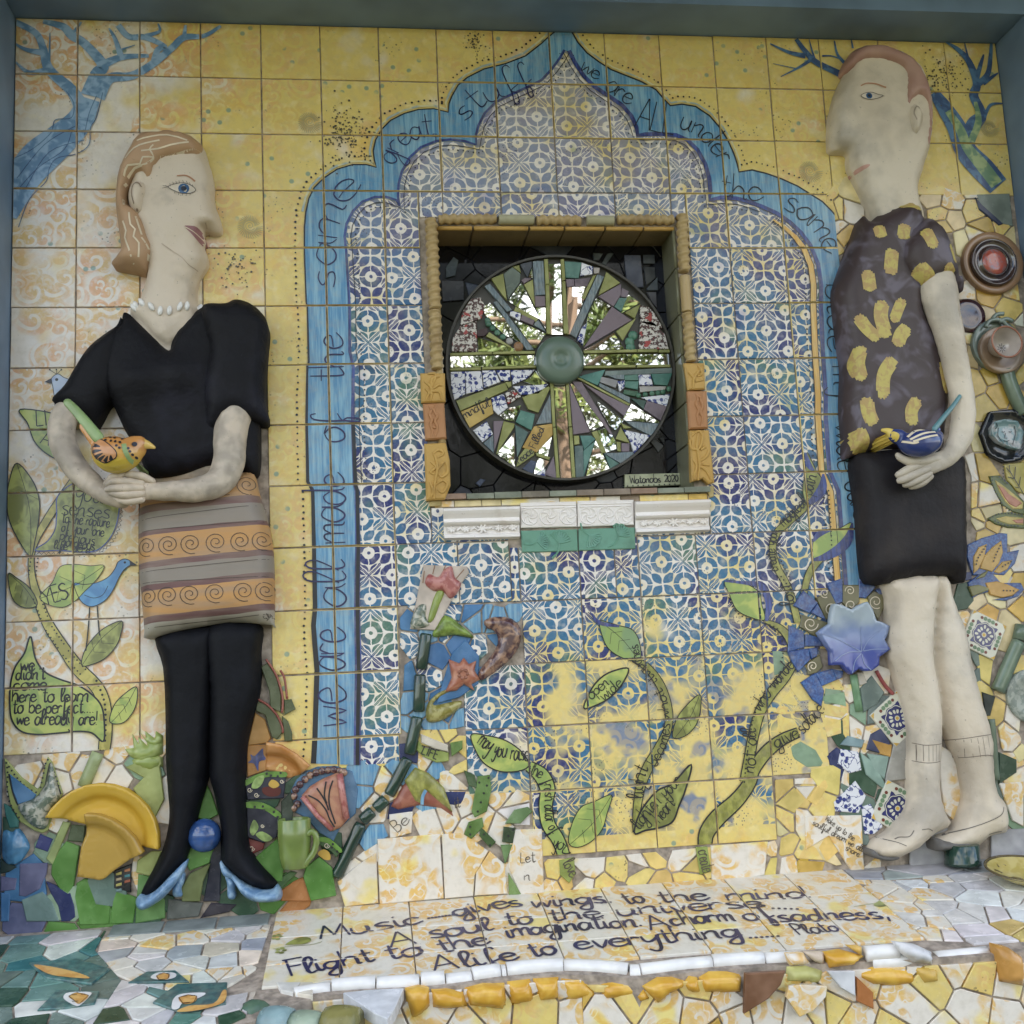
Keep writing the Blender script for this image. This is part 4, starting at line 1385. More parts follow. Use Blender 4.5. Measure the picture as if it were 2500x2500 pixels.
pal_ledge_l = [(3, GS, 'glaze'), (3, WH, 'glaze'), (2, (0.16, 0.30, 0.26), 'glaze'), (1, BT, 'glaze'), (1, GD, 'glaze'), (1, (0.66, 0.62, 0.60), 'matte')]
pal_ledge_m = [(3, WH, 'glaze'), (4, YP, 'print2'), (1, (0.42, 0.42, 0.46), 'glaze'), (2, CR_, 'glaze')]
fill([(-0.02, -0.03), (0.24, -0.03), (0.24, -0.14), (0.33, -0.30), (0.30, -0.66), (-0.29, -0.66), (-0.29, -0.03)], 0.074, pal_ledge_l, bench, 21, 0.006, 0.0, LEDGE, 1.15)
fill([(0.24, -0.075), (0.612, -0.075), (0.60, -0.30), (0.52, -0.42), (0.33, -0.30), (0.24, -0.14)], 0.055, pal_ledge_m, bench, 22, 0.006, 0.0, LEDGE, 1.3)
fill([(0.33, -0.30), (0.52, -0.42), (0.61, -0.40), (0.60, -0.50), (0.48, -0.60), (0.30, -0.65)], 0.06, [(3, WH, 'glaze'), (3, (0.12, 0.26, 0.22), 'glaze'), (2, GD, 'glaze'), (1, CR_, 'glaze')], bench, 23, 0.006, 0.0, LEDGE, 1.2)
for i, x in enumerate((0.25, 0.37, 0.49)):
    piece('ledge_tile', [(x, -0.070), (x + .115, -0.070), (x + .115, -0.008), (x, -0.008)], (0.24, 0.27, 0.26), 'matte', bench, 0.0, 0.006, LEDGE)
fill([(2.018, -0.07), (2.1, -0.09), (2.12, -0.30), (2.09, -0.44), (2.018, -0.42)], 0.06, [(4, YP, 'print2'), (2, YL, 'print2'), (1, WH, 'glaze')], bench, 24, 0.006, 0.0, LEDGE, 1.5)
fill([(2.1, -0.09), (2.12, -0.30), (2.09, -0.46), (2.7, -0.47), (2.7, -0.09)], 0.064, [(7, (0.78, 0.76, 0.74), 'glaze'), (1, YP, 'print2'), (1, YL, 'glaze')], bench, 25, 0.007, 0.0, LEDGE, 1.3)
fill([(2.02, -0.004), (2.7, -0.004), (2.7, -0.085), (2.1, -0.085), (2.02, -0.065)], 0.11, [(1, (0.45, 0.46, 0.48), 'matte')], bench, 26, 0.006, 0.0, LEDGE, 1.5)

def tube(pts, rs, n=10, caps=True, flat=None, twist=None):
    """swept tube through 3D points; flat squashes it along y"""
    pts = [Vector(p) for p in pts]
    m = len(pts)
    rs = rs if isinstance(rs, (list, tuple)) else [rs] * m
    v, f = [], []
    ref = Vector((0, -1, 0.001))
    for i, p in enumerate(pts):
        t = (pts[min(i + 1, m - 1)] - pts[max(i - 1, 0)]).normalized()
        u = t.cross(ref)
        if u.length < 1e-4:
            u = t.cross(Vector((1, 0, 0)))
        u.normalize()
        w = u.cross(t).normalized()
        for k in range(n):
            a = 2 * math.pi * k / n
            r = rs[i]
            if twist:
                r *= twist(i / max(m - 1, 1), a)
            q = p + u * (math.cos(a) * r) + w * (math.sin(a) * r * (flat or 1.0))
            v.append(tuple(q))
    for i in range(m - 1):
        for k in range(n):
            l = (k + 1) % n
            f.append((i * n + k, i * n + l, (i + 1) * n + l, (i + 1) * n + k))
    if caps:
        f.append(tuple(reversed(range(n))))
        f.append(tuple((m - 1) * n + k for k in range(n)))
    # outward faces
    c = sum((Vector(p) for p in v[:n]), Vector()) / n
    q = f[0]
    nn = (Vector(v[q[1]]) - Vector(v[q[0]])).cross(Vector(v[q[3]]) - Vector(v[q[0]]))
    if nn.dot(Vector(v[q[0]]) - c) < 0:
        f = [tuple(reversed(x)) for x in f]
    return v, f

def tubeobj(name, pts, rs, mat, parent, colr=None, n=10, flat=None, twist=None, sm=True, label=None):
    v, f = tube(pts, rs, n, True, flat, twist)
    o = newobj(name, mesh(name, v, f, sm), M[mat] if isinstance(mat, str) else mat, parent, None, colr)
    if label:
        o['label'] = label
    return o

def along(poly, a, b, k=5):
    """k points of a polyline between lengths a and b"""
    s = np.array([p[:2] for p in poly])
    sg = np.hypot(*(s[1:] - s[:-1]).T)
    cum = np.concatenate([[0], np.cumsum(sg)])
    out = []
    for t in np.linspace(a, b, k):
        i = int(np.clip(np.searchsorted(cum, t) - 1, 0, len(sg) - 1))
        out.append(tuple(s[i] + (s[i + 1] - s[i]) * (t - cum[i]) / sg[i]))
    return out

M['white_glaze'] = m_plain('white_bullnose_glaze', (0.78, 0.76, 0.74), 0.18, 0.06, 20, 0.1, coat=0.4)
M['rim_yellow'] = mk_mottle('deep_yellow_glaze', (0.60, 0.32, 0.04), (0.72, 0.44, 0.08), 16, 0.22, 0.4, 0.62, 0.15)
FEs = smooth(FE, 6)
wl = offset(FEs[24:], 0.030)                # the white roll lies a little inside the edge
tot = length(wl)
s = 0.055
cutl = (0.075, 0.09, 0.088, 0.05, 0.055, 0.06, 0.012, 0.12, 0.135, 0.022, 0.155, 0.11, 0.07, 0.10, 0.06, 0.085, 0.09, 0.1, 0.1, 0.1)
for i, l in enumerate(cutl):
    if s + l > tot or along(wl, s, s + l, 2)[1][0] > 1.74: break
    q = along(wl, s, s + l - 0.003, 5)
    sag = R_.uniform(-.003, .003)
    tubeobj('bullnose_piece', [(x, y, lz(y) + 0.003 + sag) for x, y in q], 0.0165 * R_.uniform(.92, 1.05), 'white_glaze', bench, None, 12)
    s += l
fex, fey = [p[0] for p in FE], [p[1] for p in FE]
RIMS = (('b4', "1045 1722 1130 1700 1205 1712 1215 1830 1150 1890 1090 1912 1052 1800"), ('b4', "1218 1720 1320 1715 1430 1740 1458 1830 1350 1850 1228 1842"), ('b4', "1438 1712 1560 1682 1700 1690 1714 1790 1690 1850 1560 1836 1468 1830"), ('b4', "1718 1690 1880 1672 1900 1790 1752 1828"),
        ('c4', "-2 1682 92 1680 102 1828 2 1840"), ('c4', "108 1670 262 1652 272 1800 132 1820"), ('c4', "278 1650 448 1640 453 1780 322 1800"), ('c4', "466 1650 600 1640 690 1690 708 1740 680 1780 500 1790"), ('c4', "730 1690 800 1660 930 1660 983 1700 974 1770 740 1785"), ('c4', "1000 1700 1100 1642 1200 1640 1288 1670 1268 1710 1180 1750 1105 1812 1062 1770"),
        ('c4', "1265 1690 1310 1632 1366 1642 1390 1744 1300 1740"), ('c4', "1374 1642 1440 1602 1560 1600 1660 1620 1650 1740 1402 1745"), ('c4', "972 1772 1010 1722 1050 1782 990 1800"), ('d4', "650 1482 760 1462 908 1502 830 1562 680 1580"), ('d4', "850 1622 960 1572 1130 1566 1233 1590 1238 1680 1100 1700 960 1690 880 1642"))
for fr, q in RIMS:
    fy_ = float(np.interp(P(fr, q, -.46)[0][0], fex, fey))
    Relief(P(fr, q, fy_ - .02), fy_ + .012, dome(0.034, 0.014, 0.4), 0.006, relax=1, sm=False).build('rim_piece', 'rim_yellow', bench)
for fr, q, cl, mt, dp in (('d4', "400 1572 520 1562 648 1600 600 1680 392 1662", (.58, .56, .20), 'glaze', .046), ('d4', "1228 1572 1393 1566 1393 1668 1292 1680", (.70, .45, .09), 'glaze', .046), ('d4', "1762 1422 1850 1440 1935 1500 1945 1690 1790 1662", (.58, .29, .06), 'glaze', .058),
                          ('d4', "400 1490 510 1480 560 1560 420 1565", (.70, .55, .22), 'print', .036), ('d4', "520 1480 650 1480 645 1560 590 1540", (.72, .58, .44), 'glaze', .036), ('d4', "1110 1410 1260 1430 1345 1470 1350 1550 1230 1540 1150 1480", (.76, .75, .75), 'glaze', .052), ('d4', "800 1436 890 1440 890 1496", (.70, .42, .08), 'glaze', .046)):
    fy_ = float(np.interp(P(fr, q, -.48)[0][0], fex, fey))
    Relief(P(fr, q, fy_ - .02), fy_ + .014, dome(dp * .8, 0.013, 0.5), 0.007, relax=1, sm=False).build('rim_piece', mt, bench, cl)
q = [p3_ for p3_ in np.linspace(0, 1, 40)]
(xa, za), (xb, zb) = P('d4', "1405 1632 1770 1590", -.49)
tubeobj('rim_piece', [(xa + (xb - xa) * t, -.485, za + (zb - za) * t) for t in q], .024, 'glaze', bench, (.52, .24, .05), 14, None, lambda t, a: 1 + .09 * math.sin(t * 75 + a))
for (fr, q) in (('d4', "900 1480 1110 1462"), ('d4', "940 1540 1220 1525"), ('d4', "1365 1515 1700 1480")):
    (xa, za), (xb, zb) = P(fr, q, -.49)
    tubeobj('bullnose_piece', [(xa + (xb - xa) * t, -.482, za + (zb - za) * t) for t in (0, .3, .7, 1)], .0165, 'white_glaze', bench, None, 12)
# front of the ledge
FY = -0.490
MF = lambda x, y, z: (x, y + float(np.interp(x, fex, fey)) + 0.001, z)
fill([(0.72, 0.27), (1.26, 0.24), (1.26, 0.36), (0.72, 0.362)], 0.070, [(4, YP, 'print'), (3, YL, 'yellow'), (2, YL, 'print')], bench, 31, 0.008, 0.0, MF, 1.3)
fill([(1.26, 0.19), (2.7, 0.12), (2.7, 0.34), (1.26, 0.35)], 0.070, [(4, YP, 'print'), (3, YL, 'yellow'), (3, YL, 'print'), (1, YD, 'glaze')], bench, 32, 0.008, 0.0, MF, 1.2)
piece('tile_shard', P('c4', "1668 1605 1932 1590 1900 1680 1820 1770 1660 1870", FY - .02), (0.20, 0.085, 0.035), 'matte', bench, FY - .005, 0.012, WY, 0.002, 'large plain brown quarter of a plate on the ledge front')
piece('tile_shard', P('d4', "650 1590 830 1590 835 1755 740 1700", FY - .02), (0.72, 0.72, 0.74), 'glaze', bench, FY - .004, 0.012)
piece('tile_shard', P('d4', "400 1690 480 1680 650 1690 640 1760 560 1850 470 1890 380 1760", FY - .02), (0.66, 0.40, 0.07), 'print', bench, FY - .004, 0.012)
piece('tile_shard', P('d4', "845 1630 950 1730 955 1840 850 1790", FY - .02), (0.45, 0.16, 0.04), 'glaze', bench, FY - .004, 0.012)
# half-round green and olive pieces where the ledge turns
for i, (q, cl, r) in enumerate((("20 1790 110 1830", (0.05, 0.12, 0.07), .032), ("120 1850 300 1880", (0.22, 0.34, 0.36), .036), ("310 1860 500 1900", (0.30, 0.38, 0.28), .032), ("520 1870 740 1890", (0.22, 0.20, 0.05), .042))):
    (xa, ya), (xb, yb) = PL('b4', q)
    tubeobj('rim_piece', [(xa + (xb - xa) * t, ya + (yb - ya) * t - .01, lz(ya) - .022) for t in np.linspace(0.02, .98, 5)], [r * w for w in (.9, 1, 1.02, 1, .9)], 'glaze', bench, cl, 14)
piece('tile_shard', PL('b4', "640 1760 820 1740 1035 1730 980 1860 930 1932 850 1900 760 1840"), (0.74, 0.75, 0.78), 'glaze', bench, 0.012, 0.022, LEDGE)
piece('tile_shard', PL('b4', "440 1690 360 1690 320 1760 440 1780"), CR_, 'glaze', bench, 0.0, 0.010, LEDGE)
piece('tile_shard', PL('b4', "200 1690 360 1690 310 1760 230 1740"), (0.78, 0.75, 0.70), 'glaze', bench, 0.0, 0.010, LEDGE)

# pictures painted on shards of the ledge: faces with white hair, an orange lizard
M['teal_paint'] = mk_brush('teal_ledge_paint', (0.03, 0.09, 0.10), (0.09, 0.22, 0.20), s=(60, 60, 60))
M['orange_paint'] = mk_mottle('ochre_skin_paint', (0.60, 0.30, 0.08), (0.70, 0.42, 0.14), 40)
for k, (q, hair, face, extra) in enumerate((
    ("245 1870 370 1740 650 1750 620 1830 430 1860", "415 1790 450 1762 590 1760 585 1790 520 1850 480 1845 430 1815", "450 1790 500 1765 580 1785 520 1840 480 1815", None),
    ("1000 1820 1160 1700 1490 1690 1480 1830 1190 1890", "1125 1870 1140 1800 1200 1770 1345 1765 1300 1800 1200 1830 1170 1870", "1170 1800 1230 1780 1290 1790 1270 1830 1200 1840", "1160 1890 1240 1850 1400 1835 1460 1750 1485 1755 1460 1830 1300 1880"),
    ("840 1690 960 1620 1150 1610 1240 1685", "990 1655 1040 1630 1140 1632 1150 1660 1080 1680 1000 1672", "1025 1655 1070 1635 1110 1645 1100 1675 1040 1680", None),
    ("190 1560 500 1530 720 1600 600 1700 300 1660", None, None, "220 1580 330 1590 470 1620 560 1650 580 1670 440 1660 320 1640"))):
    po = PL('a4', q)
    o = piece('tile_shard', po, (0.05, 0.14, 0.14), 'teal_paint', bench, -0.006, 0.004, LEDGE)
    o['label'] = ('teal shard painted with a white haired face' if hair else 'teal shard painted with an orange lizard')
    for sh, mt, ly_ in ((hair, 'white_glaze', 0), (face, 'orange_paint', 1), (extra, 'orange_paint', 0)):
        if sh:
            Paint(ly_, None, False, -0.0108, None, LEDGE).area(smooth(PL('a4', sh), 4, True)).build('painted_figure', mt, o)
    if face:
        fc = PL('a4', face)
        pt = Paint(3, None, False, -0.0108, None, LEDGE).line(fc + [fc[0]], 0.0014, 1, False)
        cx, cy = np.mean(fc, 0)
        pt.line([(cx - .012, cy + .012), (cx - .004, cy + .013)], .002, 1, False).line([(cx + .004, cy + .012), (cx + .012, cy + .012)], .002, 1, False).line([(cx - .006, cy - .016), (cx + .006, cy - .016)], .002, 1, False)
        pt.build('painted_lines', 'ink', o)

# the quotation
QT = (('Music', 'b4', "490 1405 760 1365 1190 1285"), ('gives', 'b4', "1390 1255 1530 1222 1830 1180"), ('wings', 'c4', "275 1195 770 1160"), ('to', 'c4', "890 1172 1030 1155"), ('the', 'c4', "1115 1162 1440 1140"),
      ('mind', 'd4', "0 1148 560 1128"), ('A', 'b4', "950 1462 1140 1430"), ('soul', 'b4', "1215 1400 1640 1340"), ('to', 'c4', "105 1312 290 1296"), ('the', 'c4', "390 1282 740 1258"), ('universe', 'c4', "840 1248 1330 1215 1810 1190"),
      ('Flight', 'b4', "290 1650 860 1545"), ('to', 'b4', "935 1540 1180 1500"), ('the', 'b4', "1285 1490 1620 1430"), ('imagination.', 'c4', "110 1395 520 1350 1010 1315"), ('A', 'c4', "1050 1345 1190 1325"), ('charm', 'c4', "1190 1312 1610 1282"),
      ('of', 'c4', "1680 1285 1880 1262"), ('sadness,', 'd4', "340 1290 1080 1265"), ('A', 'b4', "1235 1620 1410 1590"), ('life', 'b4', "1440 1592 1810 1530"), ('to', 'c4', "270 1520 450 1495"), ('everything', 'c4', "560 1472 1660 1385"), ('Plato', 'd4', "460 1375 740 1345"))
for txt, fr, pth in QT:
    pt = Paint(1, None, True, -0.0088, LT, LEDGE)
    write(pt, txt, PL(fr, pth), 0.037 if txt != 'Plato' else 0.026, 0.0074 if txt != 'Plato' else 0.005, 0.0, True, 1.0, 0.5)
    pt.build('lettering', 'indigo', bench, 'indigo brush lettered word "%s" of the quotation' % txt.strip(',.'))
pt = Paint(1, None, True, -0.0088, LT, LEDGE)
for fr, q, n in (('b4', "1200 1265 1380 1240", 9), ('d4', "290 1200 450 1205", 5), ('c4', "1700 1395 1880 1385", 6), ('c4', "720 1165 780 1160", 3)):
    a_, b_ = PL(fr, q)
    for i in range(n):
        t = i / (n - 1)
        pt.dot((a_[0] + (b_[0] - a_[0]) * t, a_[1] + (b_[1] - a_[1]) * t), 0.0042)
pt.build('lettering', 'indigo', bench, 'rows of indigo dots between the words of the quotation')
pt = Paint(1, None, True, -0.0088, LT, LEDGE)
for fr, q in (('b4', "205 1390 230 1420"), ('b4', "230 1480 250 1500")):
    c_ = PL(fr, q)[0]
    for k in range(5):
        pt.dot((c_[0] + .008 * math.cos(k * 1.257), c_[1] + .011 * math.sin(k * 1.257)), 0.0055)
pt.area(smooth(PL('b4', "260 1440 330 1400 400 1390 430 1410 390 1435 320 1440"), 4, True)).line(PL('b4', "180 1470 300 1450 430 1440 500 1420"), 0.002)
pt.build('painted_bird', 'leaf2', bench, 'small dark bird on a twig painted beside the quotation')
pt = Paint(1, None, True, -0.0088, LT, LEDGE)
pt.area(smooth(PL('d4', "950 1180 1000 1145 1060 1150 1070 1170 1010 1190"), 4, True)).line(PL('d4', "820 1190 950 1170 1130 1160"), .002)
pt.build('painted_bird', 'leaf2', bench, 'small dark bird painted on the ledge after the word mind')

# ------------------------------------------------------------------ the niche with the mirror wheel
niche = empty('niche_surround', ((NX0 + NX1) / 2, 0.0, NZ0), 'square niche framed with rope mouldings, carved blocks and black tiles', 'niche')
M['rope'] = mk_clay('golden_brown_moulding', (0.46, 0.34, 0.17), (0.22, 0.15, 0.08), 0.42, 14)
M['carved'] = mk_clay('ochre_carved_block', (0.52, 0.32, 0.09), (0.24, 0.14, 0.04), 0.42, 14)
M['terracotta'] = mk_clay('terracotta_block', (0.44, 0.22, 0.10), (0.22, 0.11, 0.05), 0.5, 14)
M['reveal'] = mk_clay('brown_reveal_tile', (0.30, 0.22, 0.12), (0.16, 0.13, 0.08), 0.35, 10)
M['olive_tile'] = mk_clay('olive_reveal_tile', (0.17, 0.17, 0.11), (0.09, 0.09, 0.06), 0.3, 10)
M['celadon'] = mk_clay('pale_celadon_glaze', (0.42, 0.40, 0.27), (0.30, 0.28, 0.2), 0.25, 14)
M['cream_glaze'] = mk_clay('cream_moulded_glaze', (0.80, 0.75, 0.71), (0.46, 0.38, 0.32), 0.22, 14, 0.66, 0.55)
M['ginkgo'] = mk_clay('sea_green_moulded_glaze', (0.15, 0.32, 0.24), (0.08, 0.17, 0.13), 0.28, 18)

def rope(fr, q, r, kind='rope', mat='rope', lab=None, turns=None):
    (xa, za), (xb, zb) = P(fr, q, -0.02)
    n = 150
    L_ = math.hypot(xb - xa, zb - za)
    tn = turns or L_ / 0.022
    tw = (lambda t, a: 1 + 0.17 * math.sin(t * tn * 2 * math.pi + a)) if kind == 'rope' else None
    pts = [(xa + (xb - xa) * t, -0.012, za + (zb - za) * t) for t in np.linspace(0, 1, n)]
    rs = [r * (1 - 0.25 * max(0, abs(t - .5) * 2 - .96) / .04) for t in np.linspace(0, 1, n)]
    return tubeobj('rope_moulding' if kind == 'rope' else 'plain_moulding', pts, rs, mat, niche, None, 14, 1.15, tw, True, lab)

rope('m', "160 60 205 1130", 0.0155)
rope('m', "200 1140 230 1840", 0.0155)
rope('m', "245 60 930 55", 0.0125)
rope('m', "955 65 1375 70", 0.0135, 'plain', 'celadon')
rope('m', "1400 70 1930 75", 0.0125)
rope('n', "400 75 725 80", 0.0135, 'plain', 'celadon')
rope('n', "760 60 1430 70", 0.0125)
rope('n', "1530 10 1560 690", 0.0150)
rope('n', "1560 730 1590 1160", 0.0140, 'plain', 'rope')
rope('n', "1595 1170 1635 1750", 0.0140)

def carved(fr, q, mat, strokes, th=0.022, lab=None):
    poly = P(fr, q, -0.02)
    v, f = prism(poly, 0.0, -th, 0.004)
    b = MB(); b.add(v, f)
    for s in strokes:
        pts = smooth(P(fr, s, -0.02), 4)
        m = len(pts)
        tv, tf = tube([(x, -th, z) for x, z in pts], [0.0042 * (0.5 + 0.6 * math.sin(3.14 * (i + .5) / m)) for i in range(m)], 6)
        b.add(tv, tf)
    o = b.build('carved_block', M[mat], niche, False)
    if lab: o['label'] = lab
    return o
carved('o', "30 150 320 150 328 490 40 500", 'carved', ("150 480 160 330 80 250", "160 330 170 220 260 190", "165 350 240 290 290 300", "150 400 90 330", "170 300 210 170 120 160", "100 470 140 380 250 370 280 460"), lab='ochre block carved with spreading leaves')
carved('o', "60 510 310 500 340 920 90 940", 'terracotta', ("130 540 160 590 140 640 165 700 150 760 170 830 160 900", "210 530 195 600 225 660 200 720 230 790 205 900", "170 560 190 600", "160 680 200 690", "170 780 210 800"), lab='terracotta block with a knotted central band')
carved('o', "75 985 330 975 375 1180 385 1480 320 1640 100 1655", 'carved', ("190 1640 200 1450 230 1250 180 1090", "230 1300 320 1200 350 1320 280 1380 240 1330", "180 1100 250 1060 300 1100 240 1150", "200 1480 290 1420 350 1470 290 1560 230 1520", "150 1200 210 1260 150 1320 200 1350", "140 1440 180 1540 150 1620"), 0.026, 'ochre block carved with climbing flowers, partly over the niche edge')
carved('p', "1400 30 1640 30 1650 340 1450 350", 'carved', ("1500 340 1520 200 1600 100", "1520 220 1450 140", "1530 250 1620 230", "1560 60 1610 150 1560 190"))
carved('p', "1440 360 1670 360 1685 800 1465 810", 'terracotta', ("1540 400 1560 460 1540 520 1570 590 1550 660 1575 770", "1610 400 1590 470 1615 540 1590 610 1615 680 1595 770", "1560 430 1600 440", "1560 560 1600 570"))
carved('p', "1460 830 1690 825 1755 1440 1690 1460 1620 1400 1490 1430", 'carved', ("1560 1420 1570 1200 1540 1000 1560 860", "1480 900 1560 840 1610 900 1570 1040 1480 1040 1460 940", "1570 1200 1660 1130 1680 1060", "1570 1250 1650 1300 1720 1420", "1500 1180 1540 1250 1500 1400", "1590 1060 1650 1020", "1610 1230 1690 1240"), 0.026)
for fr, q in (('o', "130 1660 280 1650 280 1720 140 1725"), ('p', "1660 1490 1750 1480 1745 1610 1700 1620")):
    piece('trim_piece', P(fr, q, -.01), (0.44, 0.33, 0.12), 'glaze', niche, 0.0, 0.014)

# reveals: four sides of the opening lined with tiles
def quad_tile(p4, inward, mat, name='reveal_tile', colr=None):
    """thin slab on a rectangle given by four 3D corners"""
    c = sum((Vector(p) for p in p4), Vector()) / 4
    iv = Vector(inward)
    v = [tuple(Vector(p) + (c - Vector(p)) * .02) for p in p4] + [tuple(Vector(p) + (c - Vector(p)) * .05 + iv) for p in p4]
    f = [(4, 5, 6, 7)] + [(i, (i + 1) % 4, 4 + (i + 1) % 4, 4 + i) for i in range(4)]
    a, b_, d = Vector(v[4]), Vector(v[5]), Vector(v[7])
    if (b_ - a).cross(d - a).dot(iv) < 0:
        f = [tuple(reversed(x)) for x in f]
    return newobj(name, mesh(name, v, f), M[mat], niche, None, colr)
xs = [NX0, NX0 + .10, NX0 + .25, NX0 + .345, NX0 + .455, NX0 + .56, NX1]
for i in range(6):
    quad_tile([(xs[i], -0.004, NZ1), (xs[i + 1], -0.004, NZ1), (xs[i + 1], ND, NZ1), (xs[i], ND, NZ1)], (0, 0, -0.006), 'reveal')
    tubeobj('trim_piece', [(xs[i] + .003, -0.006, NZ1 - .004), (xs[i + 1] - .003, -0.006, NZ1 - .004)], 0.006, 'carved', niche, None, 8)
zs = [NZ0, NZ0 + .12, NZ0 + .23, NZ0 + .36, NZ0 + .47, NZ0 + .60, NZ1]
for i in range(6):
    quad_tile([(NX1, -0.004, zs[i]), (NX1, -0.004, zs[i + 1]), (NX1, ND, zs[i + 1]), (NX1, ND, zs[i])], (-0.006, 0, 0), 'olive_tile')
    quad_tile([(NX0, -0.004, zs[i]), (NX0, -0.004, zs[i + 1]), (NX0, ND, zs[i + 1]), (NX0, ND, zs[i])], (0.006, 0, 0), 'reveal')
    tubeobj('trim_piece', [(NX1 - .003, -0.004, zs[i] + .002), (NX1 - .003, -0.004, zs[i + 1] - .002)], 0.005, 'olive_tile', niche, None, 8)
    tubeobj('trim_piece', [(NX0 - .004, -0.006, zs[i] + .002), (NX0 - .004, -0.006, zs[i + 1] - .002)], 0.010, 'rope', niche, None, 8)
# sill: a strip of thin pieces, then a strip of printed offcuts
xs = list(np.linspace(NX0 - .02, NX1 + .04, 11))
for i in range(10):
    cl = R_.choice([(0.20, 0.17, 0.13), (0.26, 0.20, 0.15), (0.22, 0.24, 0.18), (0.30, 0.19, 0.13)])
    b = MB(); box(b, xs[i] + .001, xs[i + 1] - .001, -0.022, ND - 0.005, NZ0 - .012 + R_.uniform(-.001, .001), NZ0 + .002 + R_.uniform(-.001, .001))
    newobj('sill_tile', mesh('sill_tile', b.v, b.f), M['glaze'], niche, None, cl)
xs = [NX0 - .03, NX0 + .02, NX0 + .09, NX0 + .14, NX0 + .29, NX0 + .37, NX0 + .45, NX0 + .50, NX0 + .63, NX1 + .035]
for i in range(9):
    piece('trim_piece', [(xs[i] + .001, NZ0 - .030), (xs[i + 1] - .001, NZ0 - .030), (xs[i + 1] - .001, NZ0 - .014), (xs[i] + .001, NZ0 - .014)], R_.choice([YL, YP, YD, (.3, .22, .15)]), R_.choice(['print', 'glaze', 'yellow']), niche, 0.0, 0.009)
# black glass tiles at the back
b = MB(); box(b, NX0 + .001, NX1 - .001, ND - .002, ND + .01, NZ0 + .003, NZ1 - .001)
b.build('niche_back', m_plain('black_grout', (.008, .008, .009), .8, spec=.2), niche)
fill([(NX0 + .004, NZ0 + .004), (NX1 - .004, NZ0 + .004), (NX1 - .004, NZ1 - .004), (NX0 + .004, NZ1 - .004)], 0.12, [(7, (0.008, 0.008, 0.011), 'black_glaze'), (1, (0.02, 0.025, 0.04), 'matte')], niche, 41, 0.006, ND, WY, 1.0, 0.0018, 'black_tile')
BKY = ND - 0.010
for q, cl in (("840 500 1030 500 1070 880 870 880", (.07, .08, .12)), ("1060 495 1195 495 1205 600 1065 600", (.05, .06, .07)), ("1070 635 1200 640 1210 770 1100 860", (.03, .035, .04)), ("1110 885 1230 760 1235 915 1115 915", (.09, .11, .13)), ("1105 935 1215 935 1225 1120 1160 1060", (.10, .10, .12)), ("470 470 590 480 540 560 480 560", (.05, .06, .06)), ("640 480 720 475 620 620 570 600", (.05, .06, .06))):
    piece('black_tile', P('n', q, BKY), cl, 'glaze', niche, ND - .007, 0.006)
for fr, q, cl in (('m', "330 640 420 520 480 560 440 740 330 770", (.05, .07, .08)), ('m', "275 795 540 800 545 1030 290 1050", (.012, .013, .02)), ('m', "560 815 730 860 600 980", (.03, .045, .08)), ('o', "680 1450 740 1395 800 1410 730 1490", (.05, .07, .13)), ('p', "1000 960 1060 930 1160 1010 1100 1090", (.07, .075, .08)), ('p', "1100 910 1170 905 1170 1000", (.04, .045, .05))):
    piece('black_tile', P(fr, q, BKY), cl, 'glaze', niche, ND - .007, 0.006)
# signed plaque
o = piece('signature_plaque', P('p', "698 1345 1350 1330 1355 1470 700 1500", ND - .02), (0.50, 0.52, 0.34), 'glaze', niche, ND - .012, 0.012, WY, .0015, 'small pale plaque with a handwritten signature and date')
pt = Paint(1, None, False, ND - .0252)
write(pt, 'Watanabs 2020', P('p', "765 1450 1340 1425", ND - .025), SZ('p', 48), SZ('p', 11))
for x in range(735, 1340, 62):
    pt.dot(P('p', "%d %d" % (x, 1482 - (x - 735) * .04), ND - .025)[0], 0.0022, 7)
pt.build('lettering', 'ink', o)

# mouldings below the niche
def ogee(fr, q):
    p4 = P(fr, q, -.015)                     # tl tr br bl
    (xa, za), (xb, zb), (xc, zc), (xd, zd) = p4
    prof = [(0.0, .006), (0.06, .030), (0.14, .034), (0.22, .030), (0.36, .020), (0.44, .022), (0.48, .028), (0.53, .024), (0.58, .014), (0.80, .014), (0.86, .022), (0.94, .024), (1.0, .006)]
    v, f = [], []
    for t, d in prof:
        v += [(xa + (xd - xa) * t, -d, za + (zd - za) * t), (xb + (xc - xb) * t, -d, zb + (zc - zb) * t)]
    n = len(prof)
    for i in range(n - 1):
        f.append((2 * i, 2 * i + 2, 2 * i + 3, 2 * i + 1))
    f.append(tuple(2 * i for i in range(n))[::-1]); f.append(tuple(2 * i + 1 for i in range(n)))
    b = MB(); b.add(v, f)
    # flowers and buds in the hollow
    for k, s in enumerate((.10, .28, .5, .72, .90)):
        cx = xa + (xb - xa) * s; cz = za + (zd - za) * .68 + (zb - za) * s
        rr = .0085 if k != 2 else .012
        for a in range(7):
            t = a * 6.283 / 7
            tv, tf = tube([(cx, -.016, cz), (cx + rr * math.cos(t) * 1.3, -.018, cz + rr * math.sin(t))], [.0035, .0028], 6)
            b.add(tv, tf)
        if k < 4:
            tv, tf = tube([(cx + .012, -.015, cz - .004), (cx + .022, -.017, cz + .003), (cx + .030, -.015, cz - .003)], [.003, .004, .002], 6)
            b.add(tv, tf)
    o = b.build('white_moulding', M['cream_glaze'], niche, False)
    o['label'] = 'white moulded cornice piece with a row of raised flowers'
ogee('b3', "1292 105 1790 90 1795 310 1300 320")
ogee('c3', "938 60 1425 45 1425 265 945 282")
